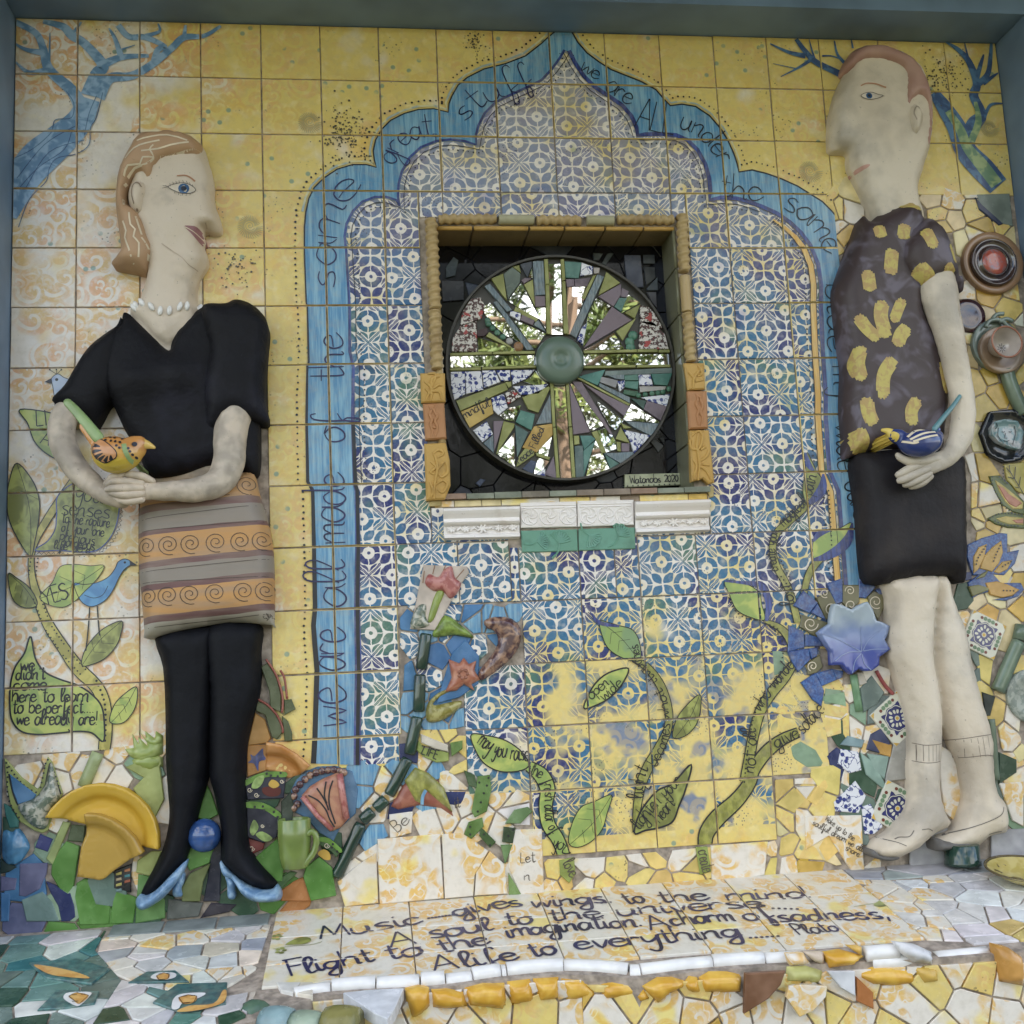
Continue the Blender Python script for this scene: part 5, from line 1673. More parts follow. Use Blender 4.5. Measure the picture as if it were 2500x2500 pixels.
def embossed(fr, q, mat, strokes, lab):
    poly = P(fr, q, -.01)
    v, f = prism(poly, 0, -.013, .002)
    b = MB(); b.add(v, f)
    for s in strokes:
        pts = smooth(s, 3)
        tv, tf = tube([(x, -.0125, z) for x, z in pts], .0027, 5)
        b.add(tv, tf)
    o = b.build('moulded_tile', M[mat], niche, False)
    o['label'] = lab
def rosette(fr, x, y, r):
    c = P(fr, "%f %f" % (x, y), -.01)[0]
    R = SZ(fr, r)
    out = [[(c[0] + R * math.cos(t), c[1] + R * math.sin(t)) for t in np.linspace(0, 6.0, 12)]]
    for k in range(5):
        a = k * 1.257
        out.append([(c[0] + R * s * math.cos(a + 1.6 * s), c[1] + R * s * math.sin(a + 1.6 * s)) for s in (.12, .4, .7, .92)])
    return out
for q, xs_ in (("188 75 555 65 558 232 192 240", (250, 370, 500)), ("562 62 930 55 932 220 565 232", (630, 750, 865))):
    st = []
    for x in xs_:
        st += rosette('c3', x, 165 - (x - 250) * .012, 52)
    y0_ = 95 - (xs_[0] - 250) * .025
    st.append(P('c3', "%d %d %d %d" % (xs_[0] - 55, y0_, xs_[2] + 50, y0_ - 8), -.01))
    st.append(P('c3', "%d %d %d %d" % (xs_[0] - 55, y0_ + 16, xs_[2] + 50, y0_ + 8), -.01))
    embossed('c3', q, 'cream_glaze', st, 'white tile embossed with three round scrolls')
def ginkgo(fr, x, y, r, a0):
    c = P(fr, "%f %f" % (x, y), -.01)[0]
    R = SZ(fr, r)
    out = []
    for k in range(9):
        a = a0 + (k - 4) * .26
        out.append([(c[0], c[1]), (c[0] + R * .6 * math.cos(a), c[1] + R * .6 * math.sin(a)), (c[0] + R * math.cos(a + .05), c[1] + R * math.sin(a + .05))])
    out.append([(c[0] + R * math.cos(a0 + (k - 4) * .26) * (1.02 if k % 2 else .92), c[1] + R * math.sin(a0 + (k - 4) * .26) * (1.02 if k % 2 else .92)) for k in range(9)])
    out.append([c, (c[0] - R * .7 * math.cos(a0 + .2), c[1] - R * .7 * math.sin(a0 + .2)), (c[0] - R * 1.3 * math.cos(a0 - .1), c[1] - R * 1.3 * math.sin(a0 - .1))])
    return out
embossed('c3', "192 258 560 248 565 390 200 400", 'ginkgo', ginkgo('c3', 300, 330, 70, .2) + ginkgo('c3', 440, 340, 80, 1.2), 'sea green tile embossed with two ginkgo leaves, under the first white scrolls')
embossed('c3', "570 246 938 236 942 375 572 388", 'ginkgo', ginkgo('c3', 640, 290, 75, -.9) + ginkgo('c3', 830, 290, 75, .9), 'sea green tile embossed with two ginkgo leaves, under the second white scrolls')

# ------------------------------------------------------------------ mirror wheel
WYY = 0.070                                  # plane of the wheel's face
C0 = W(1370, 896, WYY)
WR = 0.311
wheel = empty('mirror_wheel', (C0[0], ND, C0[1] - WR), 'round mosaic wheel of mirror shards and green spokes set in the niche', 'mosaic wheel')
b = MB()
n = 72
v = []
for r, y in ((WR, ND - .006), (WR, WYY - .012), (WR - .006, WYY - .012), (WR - .006, WYY + .004)):
    v += [(C0[0] + r * math.cos(6.28319 * i / n), y, C0[1] + r * math.sin(6.28319 * i / n)) for i in range(n)]
f = []
for k in range(3):
    for i in range(n):
        j = (i + 1) % n
        f.append((k * n + i, k * n + j, (k + 1) * n + j, (k + 1) * n + i))
f.append(tuple(3 * n + i for i in range(n)))
o = newobj('rim', mesh('rim', v, f), m_plain('dark_metal_rim', (0.05, 0.045, 0.035), 0.45), wheel)
mk = N('mirror_glass')
M['mirror'] = mk.done((0.82, 0.84, 0.83), 0.015, mk.noise(mk.pos(), 5, 2), 0.02, 0.002, metal=1.0)
M['purple_stone'] = mk_clay('mauve_speckled_tile', (0.20, 0.16, 0.19), (0.06, 0.05, 0.06), 0.4, 16)
M['slate_glaze'] = mk_brush('blue_grey_brushed_glaze', (0.09, 0.13, 0.16), (0.22, 0.28, 0.31), s=(200, 200, 30))
M['delft'] = None
dk = N('blue_white_china')
dp = flat2(dk, dk.vm('ADD', dk.pos(), dk.vm('SCALE', (5, 7, 3), sc=dk.rnd())))
dv = dk.n('TexVoronoi', {'voronoi_dimensions': '2D'}, Scale=60.0); dk.put(dv.inputs['Vector'], dp)
dm = dk.m('MAXIMUM', dk.m('MULTIPLY', dk.ss(dv.outputs['Distance'], .36, .28), dk.ss(dk.noise(dp, 25, 2), .42, .50)), dk.ss(dk.m('ABSOLUTE', dk.m('SUBTRACT', dk.noise(dp, 38, 2), .5)), .02, .01))
M['delft'] = dk.done(dk.mix(dm, (0.70, 0.70, 0.74), (0.03, 0.045, 0.20)), 0.15, coat=0.4)
tk = N('brown_transfer_china')
tp = flat2(tk, tk.vm('ADD', tk.pos(), tk.vm('SCALE', (5, 7, 3), sc=tk.rnd())))
tb = tk.mix(tk.ss(tk.noise(tp, 90, 4, .7), .47, .53), (0.07, 0.03, 0.03), (0.62, 0.58, 0.54))
tb = tk.mix(tk.ss(tk.noise(tp, 40, 2), .60, .64), tb, (0.36, 0.05, 0.05))
M['transfer'] = tk.done(tb, 0.2, coat=0.4)
SPK = (0.30, 0.31, 0.10)
def wp(fr, q, mat, colr=None, name='mosaic_piece', th=0.005):
    poly = P(fr, q, WYY)
    # keep inside the rim
    ring = [(C0[0] + (WR - .0065) * math.cos(6.28319 * i / 48), C0[1] + (WR - .0065) * math.sin(6.28319 * i / 48)) for i in range(48)]
    poly = clip_convex(poly, ring)
    if len(poly) < 3:
        return
    if mat == 'mirror':
        cx = sum(p[0] for p in poly) / len(poly); cz = sum(p[1] for p in poly) / len(poly)
        v, f = prism([(x - cx, z - cz) for x, z in poly], 0.004, -0.003, 0.0006)
        o = newobj('mirror_shard', mesh('mirror_shard', v, f), M['mirror'], wheel, (cx, WYY, cz))
        o.rotation_euler = (R_.gauss(0, 0.008), 0, R_.gauss(0, 0.010))
        return o
    v, f = prism(poly, WYY + .004, WYY - th, 0.001)
    return newobj(name, mesh(name, v, f), M[mat], wheel, None, colr)
# mirrors
for fr, q in (('m', "1540 605 1680 600 1710 1440 1565 1440"), ('m', "700 1470 1100 1590 1250 1625 1380 1635 710 1640"), ('m', "760 1115 850 1060 1360 1620 1290 1625 1240 1560 1150 1500 1030 1450 880 1310 790 1200"),
              ('m', "1120 1260 1330 1340 1510 1430 1390 1600 1350 1590"), ('m', "1060 1040 1220 820 1440 1260 1300 1200"), ('m', "1300 765 1345 650 1355 770"), ('m', "1390 1120 1505 1120 1505 1370 1420 1230"),
              ('m', "1760 890 1932 870 1932 1100 1790 1440 1770 1430"), ('n', "165 880 380 870 340 1000 370 1030 190 1420 165 1420"), ('n', "510 1000 700 1110 350 1590 400 1240 440 1120"), ('n', "720 1410 840 1610 360 1620 480 1560"),
              ('n', "890 965 1030 1060 800 1190 850 1010"), ('m', "380 1690 1370 1680 1380 1800 380 1830"), ('n', "360 1670 1360 1665 1370 1800 365 1800"), ('o', "1600 270 1735 265 1810 1400 1680 1405"),
              ('o', "1390 120 1530 270 1420 310 1240 250 1330 200"), ('o', "1080 560 1215 530 1140 720 1020 700 960 650"), ('o', "1140 850 1145 1260 960 1130 930 1100"), ('o', "1580 900 1530 1140 1380 1100"), ('o', "1420 1150 1550 1190 1480 1290 1370 1350 1370 1300"),
              ('p', "50 260 110 300 470 760 320 830 290 830"), ('p', "370 480 690 710 590 830 520 770 440 640"), ('p', "780 510 1130 740 1100 745 700 710 680 680"), ('p', "370 830 500 780 590 950 600 1050 480 1090"), ('p', "360 930 520 1280 240 1380 290 1150")):
    wp(fr, q, 'mirror')
# spokes
for fr, q in (('m', "1485 555 1530 555 1545 850 1500 850"), ('m', "1500 855 1545 855 1562 1440 1515 1430"), ('m', "1680 555 1720 555 1735 800 1695 810"), ('m', "1695 820 1735 815 1775 1440 1715 1430"), ('m', "380 1660 870 1645 875 1675 380 1695"), ('m', "880 1645 1375 1635 1380 1670 880 1675"),
              ('m', "375 1840 740 1825 740 1860 378 1868"), ('m', "755 1825 1380 1805 1395 1830 755 1855"), ('n', "350 1630 980 1615 985 1650 360 1665"), ('n', "990 1615 1225 1615 1230 1650 990 1650"), ('n', "1240 1620 1370 1620 1372 1655 1240 1655"), ('n', "350 1810 965 1800 970 1830 360 1840"), ('n', "985 1800 1375 1795 1380 1825 985 1832"),
              ('o', "1555 265 1595 265 1620 790 1585 795"), ('o', "1590 800 1625 800 1670 1400 1630 1400"), ('o', "1740 260 1775 260 1810 785 1775 790"), ('o', "1780 795 1815 795 1855 1400 1812 1400")):
    wp(fr, q, 'glaze', SPK, 'spoke', 0.008)
for fr, q, mt, cl in (
    ('m', "860 780 1005 720 1050 1040 1000 980", 'glaze', SPK), ('m', "1010 730 1110 640 1210 720 1200 830 1060 1020", 'glaze', (.16, .20, .17)), ('m', "1110 640 1190 620 1215 715", 'glaze', SPK), ('m', "1200 610 1345 575 1345 640 1290 770", 'glaze', (.03, .04, .06)),
    ('m', "1355 575 1480 570 1500 970 1375 980", 'slate_glaze', None), ('m', "1375 985 1500 985 1505 1105 1385 1115", 'purple_stone', None), ('m', "1250 850 1355 790 1380 1110", 'glaze', SPK), ('m', "1220 800 1260 770 1340 780 1250 840", 'purple_stone', None),
    ('m', "780 870 850 840 1110 1150 1050 1170", 'slate_glaze', None), ('m', "890 1060 930 1040 1370 1620 1280 1620", 'slate_glaze', None), ('m', "1150 1110 1420 1250 1390 1290 1130 1160", 'glaze', SPK), ('m', "1090 1160 1220 1180 1200 1280 1080 1210", 'delft', None), ('m', "1225 1200 1380 1270 1350 1330 1210 1270", 'purple_stone', None), ('m', "1385 1290 1420 1270 1510 1410 1360 1330", 'slate_glaze', None),
    ('m', "620 1020 740 1000 790 1100 750 1250 500 1330 520 1180", 'transfer', None), ('m', "500 1340 690 1280 700 1640 395 1640 410 1480", 'transfer', None), ('m', "690 1390 800 1360 830 1410 780 1460 700 1460", 'glaze', (.06, .03, .035)), ('m', "800 1460 840 1410 1110 1590 1100 1600", 'glaze', SPK),
    ('n', "130 575 335 590 300 775 145 770", 'glaze', (.08, .20, .17)), ('n', "335 590 470 640 460 730 320 750", 'delft', None), ('n', "475 650 550 650 540 720 480 720", 'glaze', (.4, .36, .34)), ('n', "150 785 245 785 245 870 160 880", 'purple_stone', None), ('n', "250 785 440 770 400 870 255 880", 'purple_stone', None),
    ('n', "470 745 510 730 370 1030 330 1000", 'glaze', SPK), ('n', "520 730 600 760 270 1480 195 1430", 'slate_glaze', None), ('n', "625 700 790 830 530 980", 'glaze', SPK), ('n', "530 990 800 840 800 970 710 1110", 'purple_stone', None), ('n', "810 890 890 930 870 1000 795 995", 'purple_stone', None), ('n', "780 1005 870 1010 800 1170 720 1110", 'glaze', (.09, .20, .18)),
    ('n', "690 1110 925 1270 350 1605", 'purple_stone', None), ('n', "980 1240 820 1510 740 1400", 'glaze', SPK), ('n', "1030 1080 960 1250 840 1180", 'glaze', SPK), ('n', "1020 1090 1130 1120 1260 1260 1290 1370 1030 1300", 'transfer', None), ('n', "1030 1280 1180 1290 1320 1440 1360 1610 1005 1610", 'transfer', None), ('n', "400 1300 350 1560 280 1500 340 1350", 'delft', None),
    ('o', "385 140 550 135 560 400 430 470 390 300", 'delft', None), ('o', "555 135 745 130 770 350 570 400", 'delft', None), ('o', "755 125 905 120 970 260 780 330", 'delft', None), ('o', "920 120 1085 120 1090 240 985 250", 'delft', None), ('o', "1090 120 1380 115 1280 220 1120 290", 'delft', None), ('o', "450 480 1030 265 1060 350 500 600", 'glaze', SPK), ('o', "1030 260 1100 255 1105 310 1065 325", 'glaze', SPK),
    ('o', "505 610 860 465 890 630 610 800", 'glaze', (.60, .42, .12)), ('o', "865 450 1010 400 1060 560 950 650 890 590", 'delft', None), ('o', "1030 390 1130 350 1215 430 1060 520", 'transfer', None), ('o', "1120 310 1540 285 1420 400 1215 410", 'delft', None), ('o', "1230 440 1540 310 1560 330 1420 620 1300 580", 'glaze', SPK), ('o', "1210 590 1380 640 1340 830 1150 730", 'glaze', (.08, .22, .18)),
    ('o', "1560 400 1575 740 1390 760", 'slate_glaze', None), ('o', "650 830 810 720 885 870 760 970", 'delft', None), ('o', "890 720 1010 715 900 1080 895 900", 'purple_stone', None), ('o', "770 980 890 880 895 1100", 'slate_glaze', None), ('o', "1010 720 1140 750 1135 790 920 1120", 'glaze', SPK), ('o', "1145 760 1300 850 1230 1010 1170 1150", 'glaze', (.10, .17, .16)),
    ('o', "1370 780 1585 750 1590 880 1400 1090 1230 1030", 'glaze', (.56, .36, .10)), ('o', "1180 1150 1260 1040 1370 1070 1370 1120 1160 1260", 'glaze', SPK), ('o', "1390 1090 1560 1145 1545 1180 1400 1130", 'glaze', SPK), ('o', "1230 1280 1330 1180 1400 1200 1350 1350", 'glaze', (.06, .08, .14)), ('o', "1490 1350 1600 1130 1640 1400", 'purple_stone', None), ('o', "1380 1350 1500 1280 1500 1370", 'delft', None),
    ('p', "40 260 290 850 90 880", 'purple_stone', None), ('p', "95 890 160 890 165 990 105 1000", 'glaze', SPK), ('p', "170 890 300 890 355 930 220 1060", 'glaze', (.07, .20, .18)), ('p', "105 1010 205 1010 220 1390 120 1395", 'glaze', (.10, .15, .15)), ('p', "350 950 215 1370 210 1070", 'glaze', (.09, .22, .19)), ('p', "200 180 470 110 380 300 150 200", 'glaze', (.07, .22, .19)),
    ('p', "470 130 1265 90 1260 155 460 185", 'glaze', (.17, .22, .21)), ('p', "420 195 620 240 590 330 405 260", 'glaze', (.34, .33, .34)), ('p', "610 250 700 240 690 330 640 370", 'delft', None), ('p', "490 180 690 170 690 230 600 225", 'slate_glaze', None), ('p', "690 180 850 170 860 240 700 240", 'glaze', (.08, .20, .16)), ('p', "700 250 865 250 850 350 700 320", 'glaze', (.08, .22, .18)), ('p', "860 175 1000 170 1030 300 870 295", 'delft', None), ('p', "1010 165 1260 155 1200 300 1050 290", 'glaze', (.07, .22, .18)),
    ('p', "870 310 1190 310 1170 350 880 380", 'glaze', (.40, .38, .36)), ('p', "690 350 860 370 820 430 680 400", 'glaze', (.06, .15, .09)), ('p', "110 200 180 215 770 520 740 540", 'glaze', SPK), ('p', "200 270 760 550 690 660", 'purple_stone', None), ('p', "400 270 760 440 760 510 390 310", 'slate_glaze', None), ('p', "770 450 950 480 920 580", 'glaze', (.06, .12, .10)), ('p', "890 440 1250 400 1210 550 970 480", 'delft', None), ('p', "960 480 1200 550 1130 720 920 580", 'purple_stone', None),
    ('p', "700 720 1120 750 1020 900 800 790", 'slate_glaze', None), ('p', "650 740 780 800 690 810", 'glaze', SPK), ('p', "650 790 760 980 590 930", 'glaze', SPK), ('p', "680 820 1000 890 810 1105 760 960", 'delft', None), ('p', "600 960 650 965 650 1080 610 1070", 'glaze', SPK), ('p', "660 980 755 980 750 1080 660 1080", 'purple_stone', None), ('p', "450 1100 790 1080 810 1110 650 1220", 'slate_glaze', None), ('p', "460 1110 640 1225 530 1290", 'glaze', (.09, .20, .17)), ('p', "310 850 370 830 480 1090 430 1100", 'glaze', SPK), ('p', "70 250 190 260 480 740 560 880 530 880", 'purple_stone', None)):
    wp(fr, q, mt, cl)
for fr, pts_, r, cl in (('m', ((820, 1270), (830, 1310), (880, 1360), (935, 1415), (1000, 1465)), 38, (.05, .16, .10)), ('m', ((1080, 1515),), 45, (.34, .33, .32)), ('m', ((1185, 1580),), 62, (.30, .15, .06)), ('n', ((940, 1450), (900, 1525), (910, 1590)), 60, (.06, .20, .13)), ('p', ((860, 415), (940, 405), (1020, 390), (1090, 385), (1150, 375), (1220, 340)), 34, (.05, .17, .10))):
    for x, y in pts_:
        c = P(fr, "%d %d" % (x, y), WYY)[0]
        bm = bmesh.new()
        bmesh.ops.create_uvsphere(bm, u_segments=10, v_segments=6, radius=SZ(fr, r))
        for v_ in bm.verts: v_.co.y *= .5
        me = bpy.data.meshes.new('glass_bead'); bm.to_mesh(me); bm.free()
        newobj('glass_bead', me, M['glaze'], wheel, (c[0], WYY - .003, c[1]), cl)
pt = Paint(1, None, False, WYY - .0055)
write(pt, 'mindful', P('o', "560 700 700 610 860 545", WYY), SZ('o', 55), SZ('o', 10))
pt.build('lettering', 'ink', wheel, 'black handwriting mindful on a yellow shard')
pt = Paint(1, None, False, WYY - .0055)
write(pt, 'Peace', P('o', "1190 1225 1370 1080", WYY), SZ('o', 45), SZ('o', 10))
write(pt, 'Filled', P('o', "1385 1050 1490 800", WYY), SZ('o', 45), SZ('o', 10))
pt.build('lettering', 'ink', wheel, 'black handwriting Peace Filled on yellow and green shards')
# hub: an upturned dull green bowl
ch = W(1369, 876, WYY - .03)
prof = [(0.063, WYY), (0.066, WYY - .006), (0.066, WYY - .018), (0.062, WYY - .026), (0.050, WYY - .031), (0.034, WYY - .033), (0.020, WYY - .034), (0.017, WYY - .030), (0.008, WYY - .031), (0.0005, WYY - .032)]
v, f = [], []
n = 40
for r, y in prof:
    v += [(ch[0] + r * math.cos(6.28319 * i / n), y, ch[1] + r * math.sin(6.28319 * i / n)) for i in range(n)]
for k in range(len(prof) - 1):
    for i in range(n):
        j = (i + 1) % n
        f.append((k * n + i, k * n + j, (k + 1) * n + j, (k + 1) * n + i))
o = newobj('hub', mesh('hub', v, f, True), m_plain('dull_green_bowl', (0.10, 0.145, 0.11), 0.3, 0.12, 10, 0.1, coat=0.2), wheel)
o['label'] = 'dull green upturned bowl at the centre of the wheel'

# ------------------------------------------------------------------ the two figures
def p3(fr, x, y, dep):
    px, py = fpx(fr, x, y)
    q = W(px, py, -dep)
    return (q[0], -dep, q[1])

def limb(fr, s, flat=1.0, n=14):
    """'x y depth radius ...' (depth in mm, radius in frame units) -> closed tube with round ends"""
    t = toks(s)
    k = FR[fr][2] / 1932.0 * 2.75 / FPX
    pts = [p3(fr, t[i], t[i + 1], t[i + 2] / 1000) + (t[i + 3] * k,) for i in range(0, len(t), 4)]
    q = smooth(pts, 5)
    # rounded ends
    a, b_ = np.array(q[0]), np.array(q[1])
    d = (a - b_)[:3]; d /= max(np.linalg.norm(d), 1e-9)
    r0 = a[3]
    head = [tuple(list(a[:3] + d * r0 * s_) + [r0 * c_]) for s_, c_ in ((.85, .45), (.5, .82))]
    a, b_ = np.array(q[-1]), np.array(q[-2])
    d = (a - b_)[:3]; d /= max(np.linalg.norm(d), 1e-9)
    r1 = a[3]
    tail = [tuple(list(a[:3] + d * r1 * s_) + [r1 * c_]) for s_, c_ in ((.5, .82), (.85, .45))]
    q = head + q + tail
    return tube([p[:3] for p in q], [p[3] for p in q], n, True, flat)

def closed(rl):
    """a relief closed at the back, for fusing"""
    n = len(rl.V)
    v = [(rl.V[i, 0], rl.y0 - rl.h[i], rl.V[i, 1]) for i in range(n)] + [(rl.V[i, 0], rl.y0 + 0.004, rl.V[i, 1]) for i in range(n)]
    F = [f for f in rl.f if len(f) == 3]
    cnt = set()
    for t in F:
        for i in range(3):
            cnt.add((t[i], t[(i + 1) % 3]))
    f = list(F) + [tuple(i + n for i in reversed(t)) for t in F]
    for a, b_ in cnt:
        if (b_, a) not in cnt:
            f.append((b_, a, a + n, b_ + n))
    return v, f

def fuse(name, parts, mat, parent, vox=0.0045, smooth_it=6, colr=None, fingers=()):
    """one continuous skin over all parts"""
    b = MB()
    for v, f in parts:
        b.add(v, f)
    me = mesh(name + '_raw', b.v, b.f)
    o = bpy.data.objects.new(name + '_raw', me)
    col.objects.link(o)
    r = o.modifiers.new('r', 'REMESH'); r.mode = 'VOXEL'; r.voxel_size = vox; r.use_smooth_shade = True
    s = o.modifiers.new('s', 'SMOOTH'); s.factor = 0.5; s.iterations = smooth_it
    dg = bpy.context.evaluated_depsgraph_get()
    m2 = bpy.data.meshes.new_from_object(o.evaluated_get(dg))
    m2.name = name
    bpy.data.objects.remove(o)
    m2.materials.clear()
    if fingers:                             # finger chains rooted in the palm
        bm = bmesh.new(); bm.from_mesh(m2)
        for v, f in fingers:
            vs = [bm.verts.new(p) for p in v]
            for q in f:
                bm.faces.new([vs[i] for i in q])
        bm.to_mesh(m2); bm.free()
    if LUMP[0]:
        cs = [v.co.copy() for v in m2.vertices]
        ns = [v.normal.copy() for v in m2.vertices]
        fl = []
        for q, n_ in zip(cs, ns):
            fl += list(q + n_ * LUMP[0] * .8 * (mnoise.noise(q * 17) + .6 * mnoise.noise(q * 45)))
        m2.vertices.foreach_set('co', fl)
        m2.update()
    m2.polygons.foreach_set('use_smooth', [True] * len(m2.polygons))
    return newobj(name, m2, M[mat] if isinstance(mat, str) else mat, parent, None, colr)

class Surf:
    """front surface of a finished mesh, for painting on it"""
    def __init__(s, o):
        from mathutils.bvhtree import BVHTree
        me = o.data
        s.t = BVHTree.FromPolygons([v.co for v in me.vertices], [tuple(p.vertices) for p in me.polygons])
    def __call__(s, x, z):
        h = s.t.ray_cast(Vector((x, -1.0, z)), Vector((0, 1, 0)))
        return h[0].y if h[0] is not None else 0.0

def ball(name, c, r, mat, parent, sc=(1, 1, 1), colr=None, seg=14, rot=None, label=None):
    bm = bmesh.new()
    bmesh.ops.create_uvsphere(bm, u_segments=seg, v_segments=max(6, seg // 2 + 1), radius=r)
    for v_ in bm.verts:
        v_.co = Vector((v_.co.x * sc[0], v_.co.y * sc[1], v_.co.z * sc[2]))
    if rot is not None:
        bmesh.ops.rotate(bm, verts=bm.verts, cent=(0, 0, 0), matrix=Matrix.Rotation(rot, 3, 'Y'))
    bm.transform(Matrix.Translation(c))
    me = bpy.data.meshes.new(name); bm.to_mesh(me); bm.free()
    me.polygons.foreach_set('use_smooth', [True] * len(me.polygons))
    o = newobj(name, me, M[mat] if isinstance(mat, str) else mat, parent, None, colr)
    if label: o['label'] = label
    return o

def brush(pt, fr, s, w, strips=8):
    """a broad daub laid as narrow strips so that it follows the form"""
    q = P(fr, s, -.07)
    if len(q) == 2:
        q = [q[0], ((q[0][0] + q[1][0]) / 2, (q[0][1] + q[1][1]) / 2), q[1]]
    q = smooth(q, 10)
    W_ = SZ(fr, w)
    for k in range(strips):
        o = (k + .5) / strips - .5
        c_ = int(len(q) * .30 * (1 - math.sqrt(max(0, 1 - (2 * o) ** 2))))
        j0, j1 = c_ + R_.randint(0, 1), c_ + R_.randint(0, 1)
        pts = offset(q, o * W_)
        pt.line(pts[j0:len(pts) - j1], W_ / strips * 1.04, 1, False)

M['hair_w'] = mk_clay('light_brown_slip', (0.45, 0.29, 0.175), (0.26, 0.16, 0.10), 0.5, 7)
M['cream_slip'] = m_plain('cream_slip', (0.70, 0.60, 0.45), 0.5)
M['black_slip'] = mk_clay('black_slip', (0.0085, 0.0085, 0.011), (0.026, 0.026, 0.040), 0.6, 4, 0.6, 0.8, 0.6, 0.004, 0.16)
M['stocking'] = mk_clay('black_glazed_clay', (0.006, 0.0065, 0.009), (0.012, 0.013, 0.020), 0.6, 5, 0.6, 0.8, 0.5, 0.003, 0.16)
M['lip'] = m_plain('mauve_slip', (0.28, 0.13, 0.14), 0.5)
M['iris'] = m_plain('blue_underglaze', (0.05, 0.11, 0.22), 0.25)
M['eye_white'] = m_plain('eye_slip', (0.62, 0.54, 0.44), 0.4)
M['brow'] = m_plain('brown_slip', (0.44, 0.22, 0.12), 0.5)
M['shoe'] = mk_mottle('mottled_blue_glaze', (0.13, 0.24, 0.40), (0.28, 0.42, 0.56), 36, 0.3, 0.4, 0.62, 0.2, 0.5)

# --- woman
LUMP[0] = 0.0026
wb = p3('a4', 1250, 1180, 0)
wom = empty('ceramic_woman', (wb[0], 0, wb[2]), 'ceramic relief of a woman in black top and striped skirt holding an orange bird', 'sculpture')
parts, fing = [], []
headp = P('a1', "1000 905 1150 890 1310 940 1365 1060 1395 1160 1405 1230 1400 1290 1415 1370 1440 1430 1455 1490 1440 1527 1395 1535 1345 1522 1336 1548 1347 1590 1336 1622 1355 1660 1367 1720 1350 1765 1310 1820 1292 1880 1288 1960 1302 2010 1330 2060 1300 2200 1115 2310 960 2200 850 2040 905 1990 930 1930 955 1840 960 1780 930 1640 850 1380 840 1250 900 1050", -.03)
nz_ = P('a1', "1400 1480", -.05)[0]; ck = P('a1', "1180 1420", -.05)[0]; chn = P('a1', "1290 1700", -.05)[0]; lipc = P('a1', "1280 1550", -.05)[0]; nb = P('a1', "1350 1330", -.05)[0]
hfw = bumps(dome(0.072, 0.045, 0.45), [(nz_[0] - .012, nz_[1] + .004, .020, .022), (nb[0], nb[1], .026, .010), (ck[0], ck[1], .06, .008), (chn[0] - .01, chn[1], .026, .008), (lipc[0], lipc[1], .018, .006, 1.6), (nz_[0] - .03, nz_[1] - .022, .012, -.010)])
parts.append(closed(Relief(headp, 0.0, hfw, 0.008, sm=True)))
torso = P('a2', "900 420 1300 400 1500 420 1640 560 1600 900 1620 1400 1600 1560 1100 1600 1000 1500 900 1250 780 1000 640 900 640 720", -.03)
parts.append(closed(Relief(torso, 0.0, dome(0.055, 0.06, 0.5), 0.014)))
parts.append(limb('a2', "1580 700 50 100 1560 980 70 112 1510 1230 85 108 1500 1400 95 104 1440 1545 105 95 1280 1600 125 78 1120 1605 140 66 1010 1608 146 60", 0.95))
parts.append(limb('a2', "1030 1606 146 58 940 1606 150 66 870 1600 150 60", 0.55))
for s in ("930 1560 156 26 820 1545 162 25 740 1545 160 24 708 1562 156 20", "930 1590 160 27 810 1590 166 26 730 1592 164 24 700 1600 160 18", "930 1625 160 27 820 1632 164 26 760 1628 162 23 722 1618 158 19", "930 1660 156 25 840 1675 158 24 790 1668 156 22 758 1655 152 18", "1000 1545 150 26 930 1512 158 27 870 1500 160 24 830 1497 158 20"):
    fing.append(limb('a2', s, 0.95, 10))
parts.append(limb('a2', "560 960 35 95 430 1110 52 88 402 1230 62 86 430 1340 74 84 510 1470 92 78 620 1575 116 68 720 1640 132 60 800 1670 136 55", 0.95))
parts.append(limb('a2', "720 1630 134 55 800 1600 140 55 860 1570 142 45", 0.6))
fing.append(limb('a2', "700 1560 142 26 740 1515 152 26 790 1500 158 22 815 1494 158 17", 0.95, 10))
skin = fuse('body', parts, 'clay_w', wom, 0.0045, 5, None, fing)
sk = Surf(skin)
# hair
hp = P('a1', "915 885 1010 866 1120 862 1230 880 1300 930 1325 965 1300 1045 1230 1055 1100 1075 1040 1120 1020 1180 1005 1250 1012 1335 985 1290 940 1170 880 1175 830 1250 840 1340 915 1380 960 1480 1000 1590 1012 1660 975 1740 955 1780 880 1768 800 1752 742 1738 735 1712 785 1655 790 1600 775 1480 758 1330 763 1200 790 1080 850 960", -.05)
hr = Relief(hp, 0.0, bumps(dome(0.090, 0.030, 0.55), []), 0.008)
hair = hr.build('hair', 'hair_w', wom)
hs = Surf(hair)
pt = Paint(1, hs)
for s in ("810 1150 840 1090 920 1080 940 1040 1010 1035 985 990 1010 960", "830 1150 880 1100 960 1080 1010 1040", "805 1200 820 1180", "800 1290 810 1340", "805 1450 830 1520 820 1560 850 1640 870 1720", "850 1400 860 1480 890 1510 880 1560 915 1600 910 1690", "890 1420 910 1480 930 1540", "930 1560 970 1620 960 1690", "820 1040 880 980 960 950 1050 930", "900 930 1000 905 1100 895 1230 930", "930 1000 1040 985 1120 960 1240 940", "1060 1060 1130 1010 1230 985"):
    pt.line(P('a1', s, -.08), 0.0040, 2)
for i in range(26):
    x = 1030 + i * 10
    pt.line(P('a1', "%d %d %d %d" % (x, 1075 - i * 3, x + 22, 1020 - i * 2.2), -.08), 0.0016, 1, False)
pt.build('hair_strands', 'cream_slip', hair)['kind'] = 'stuff'
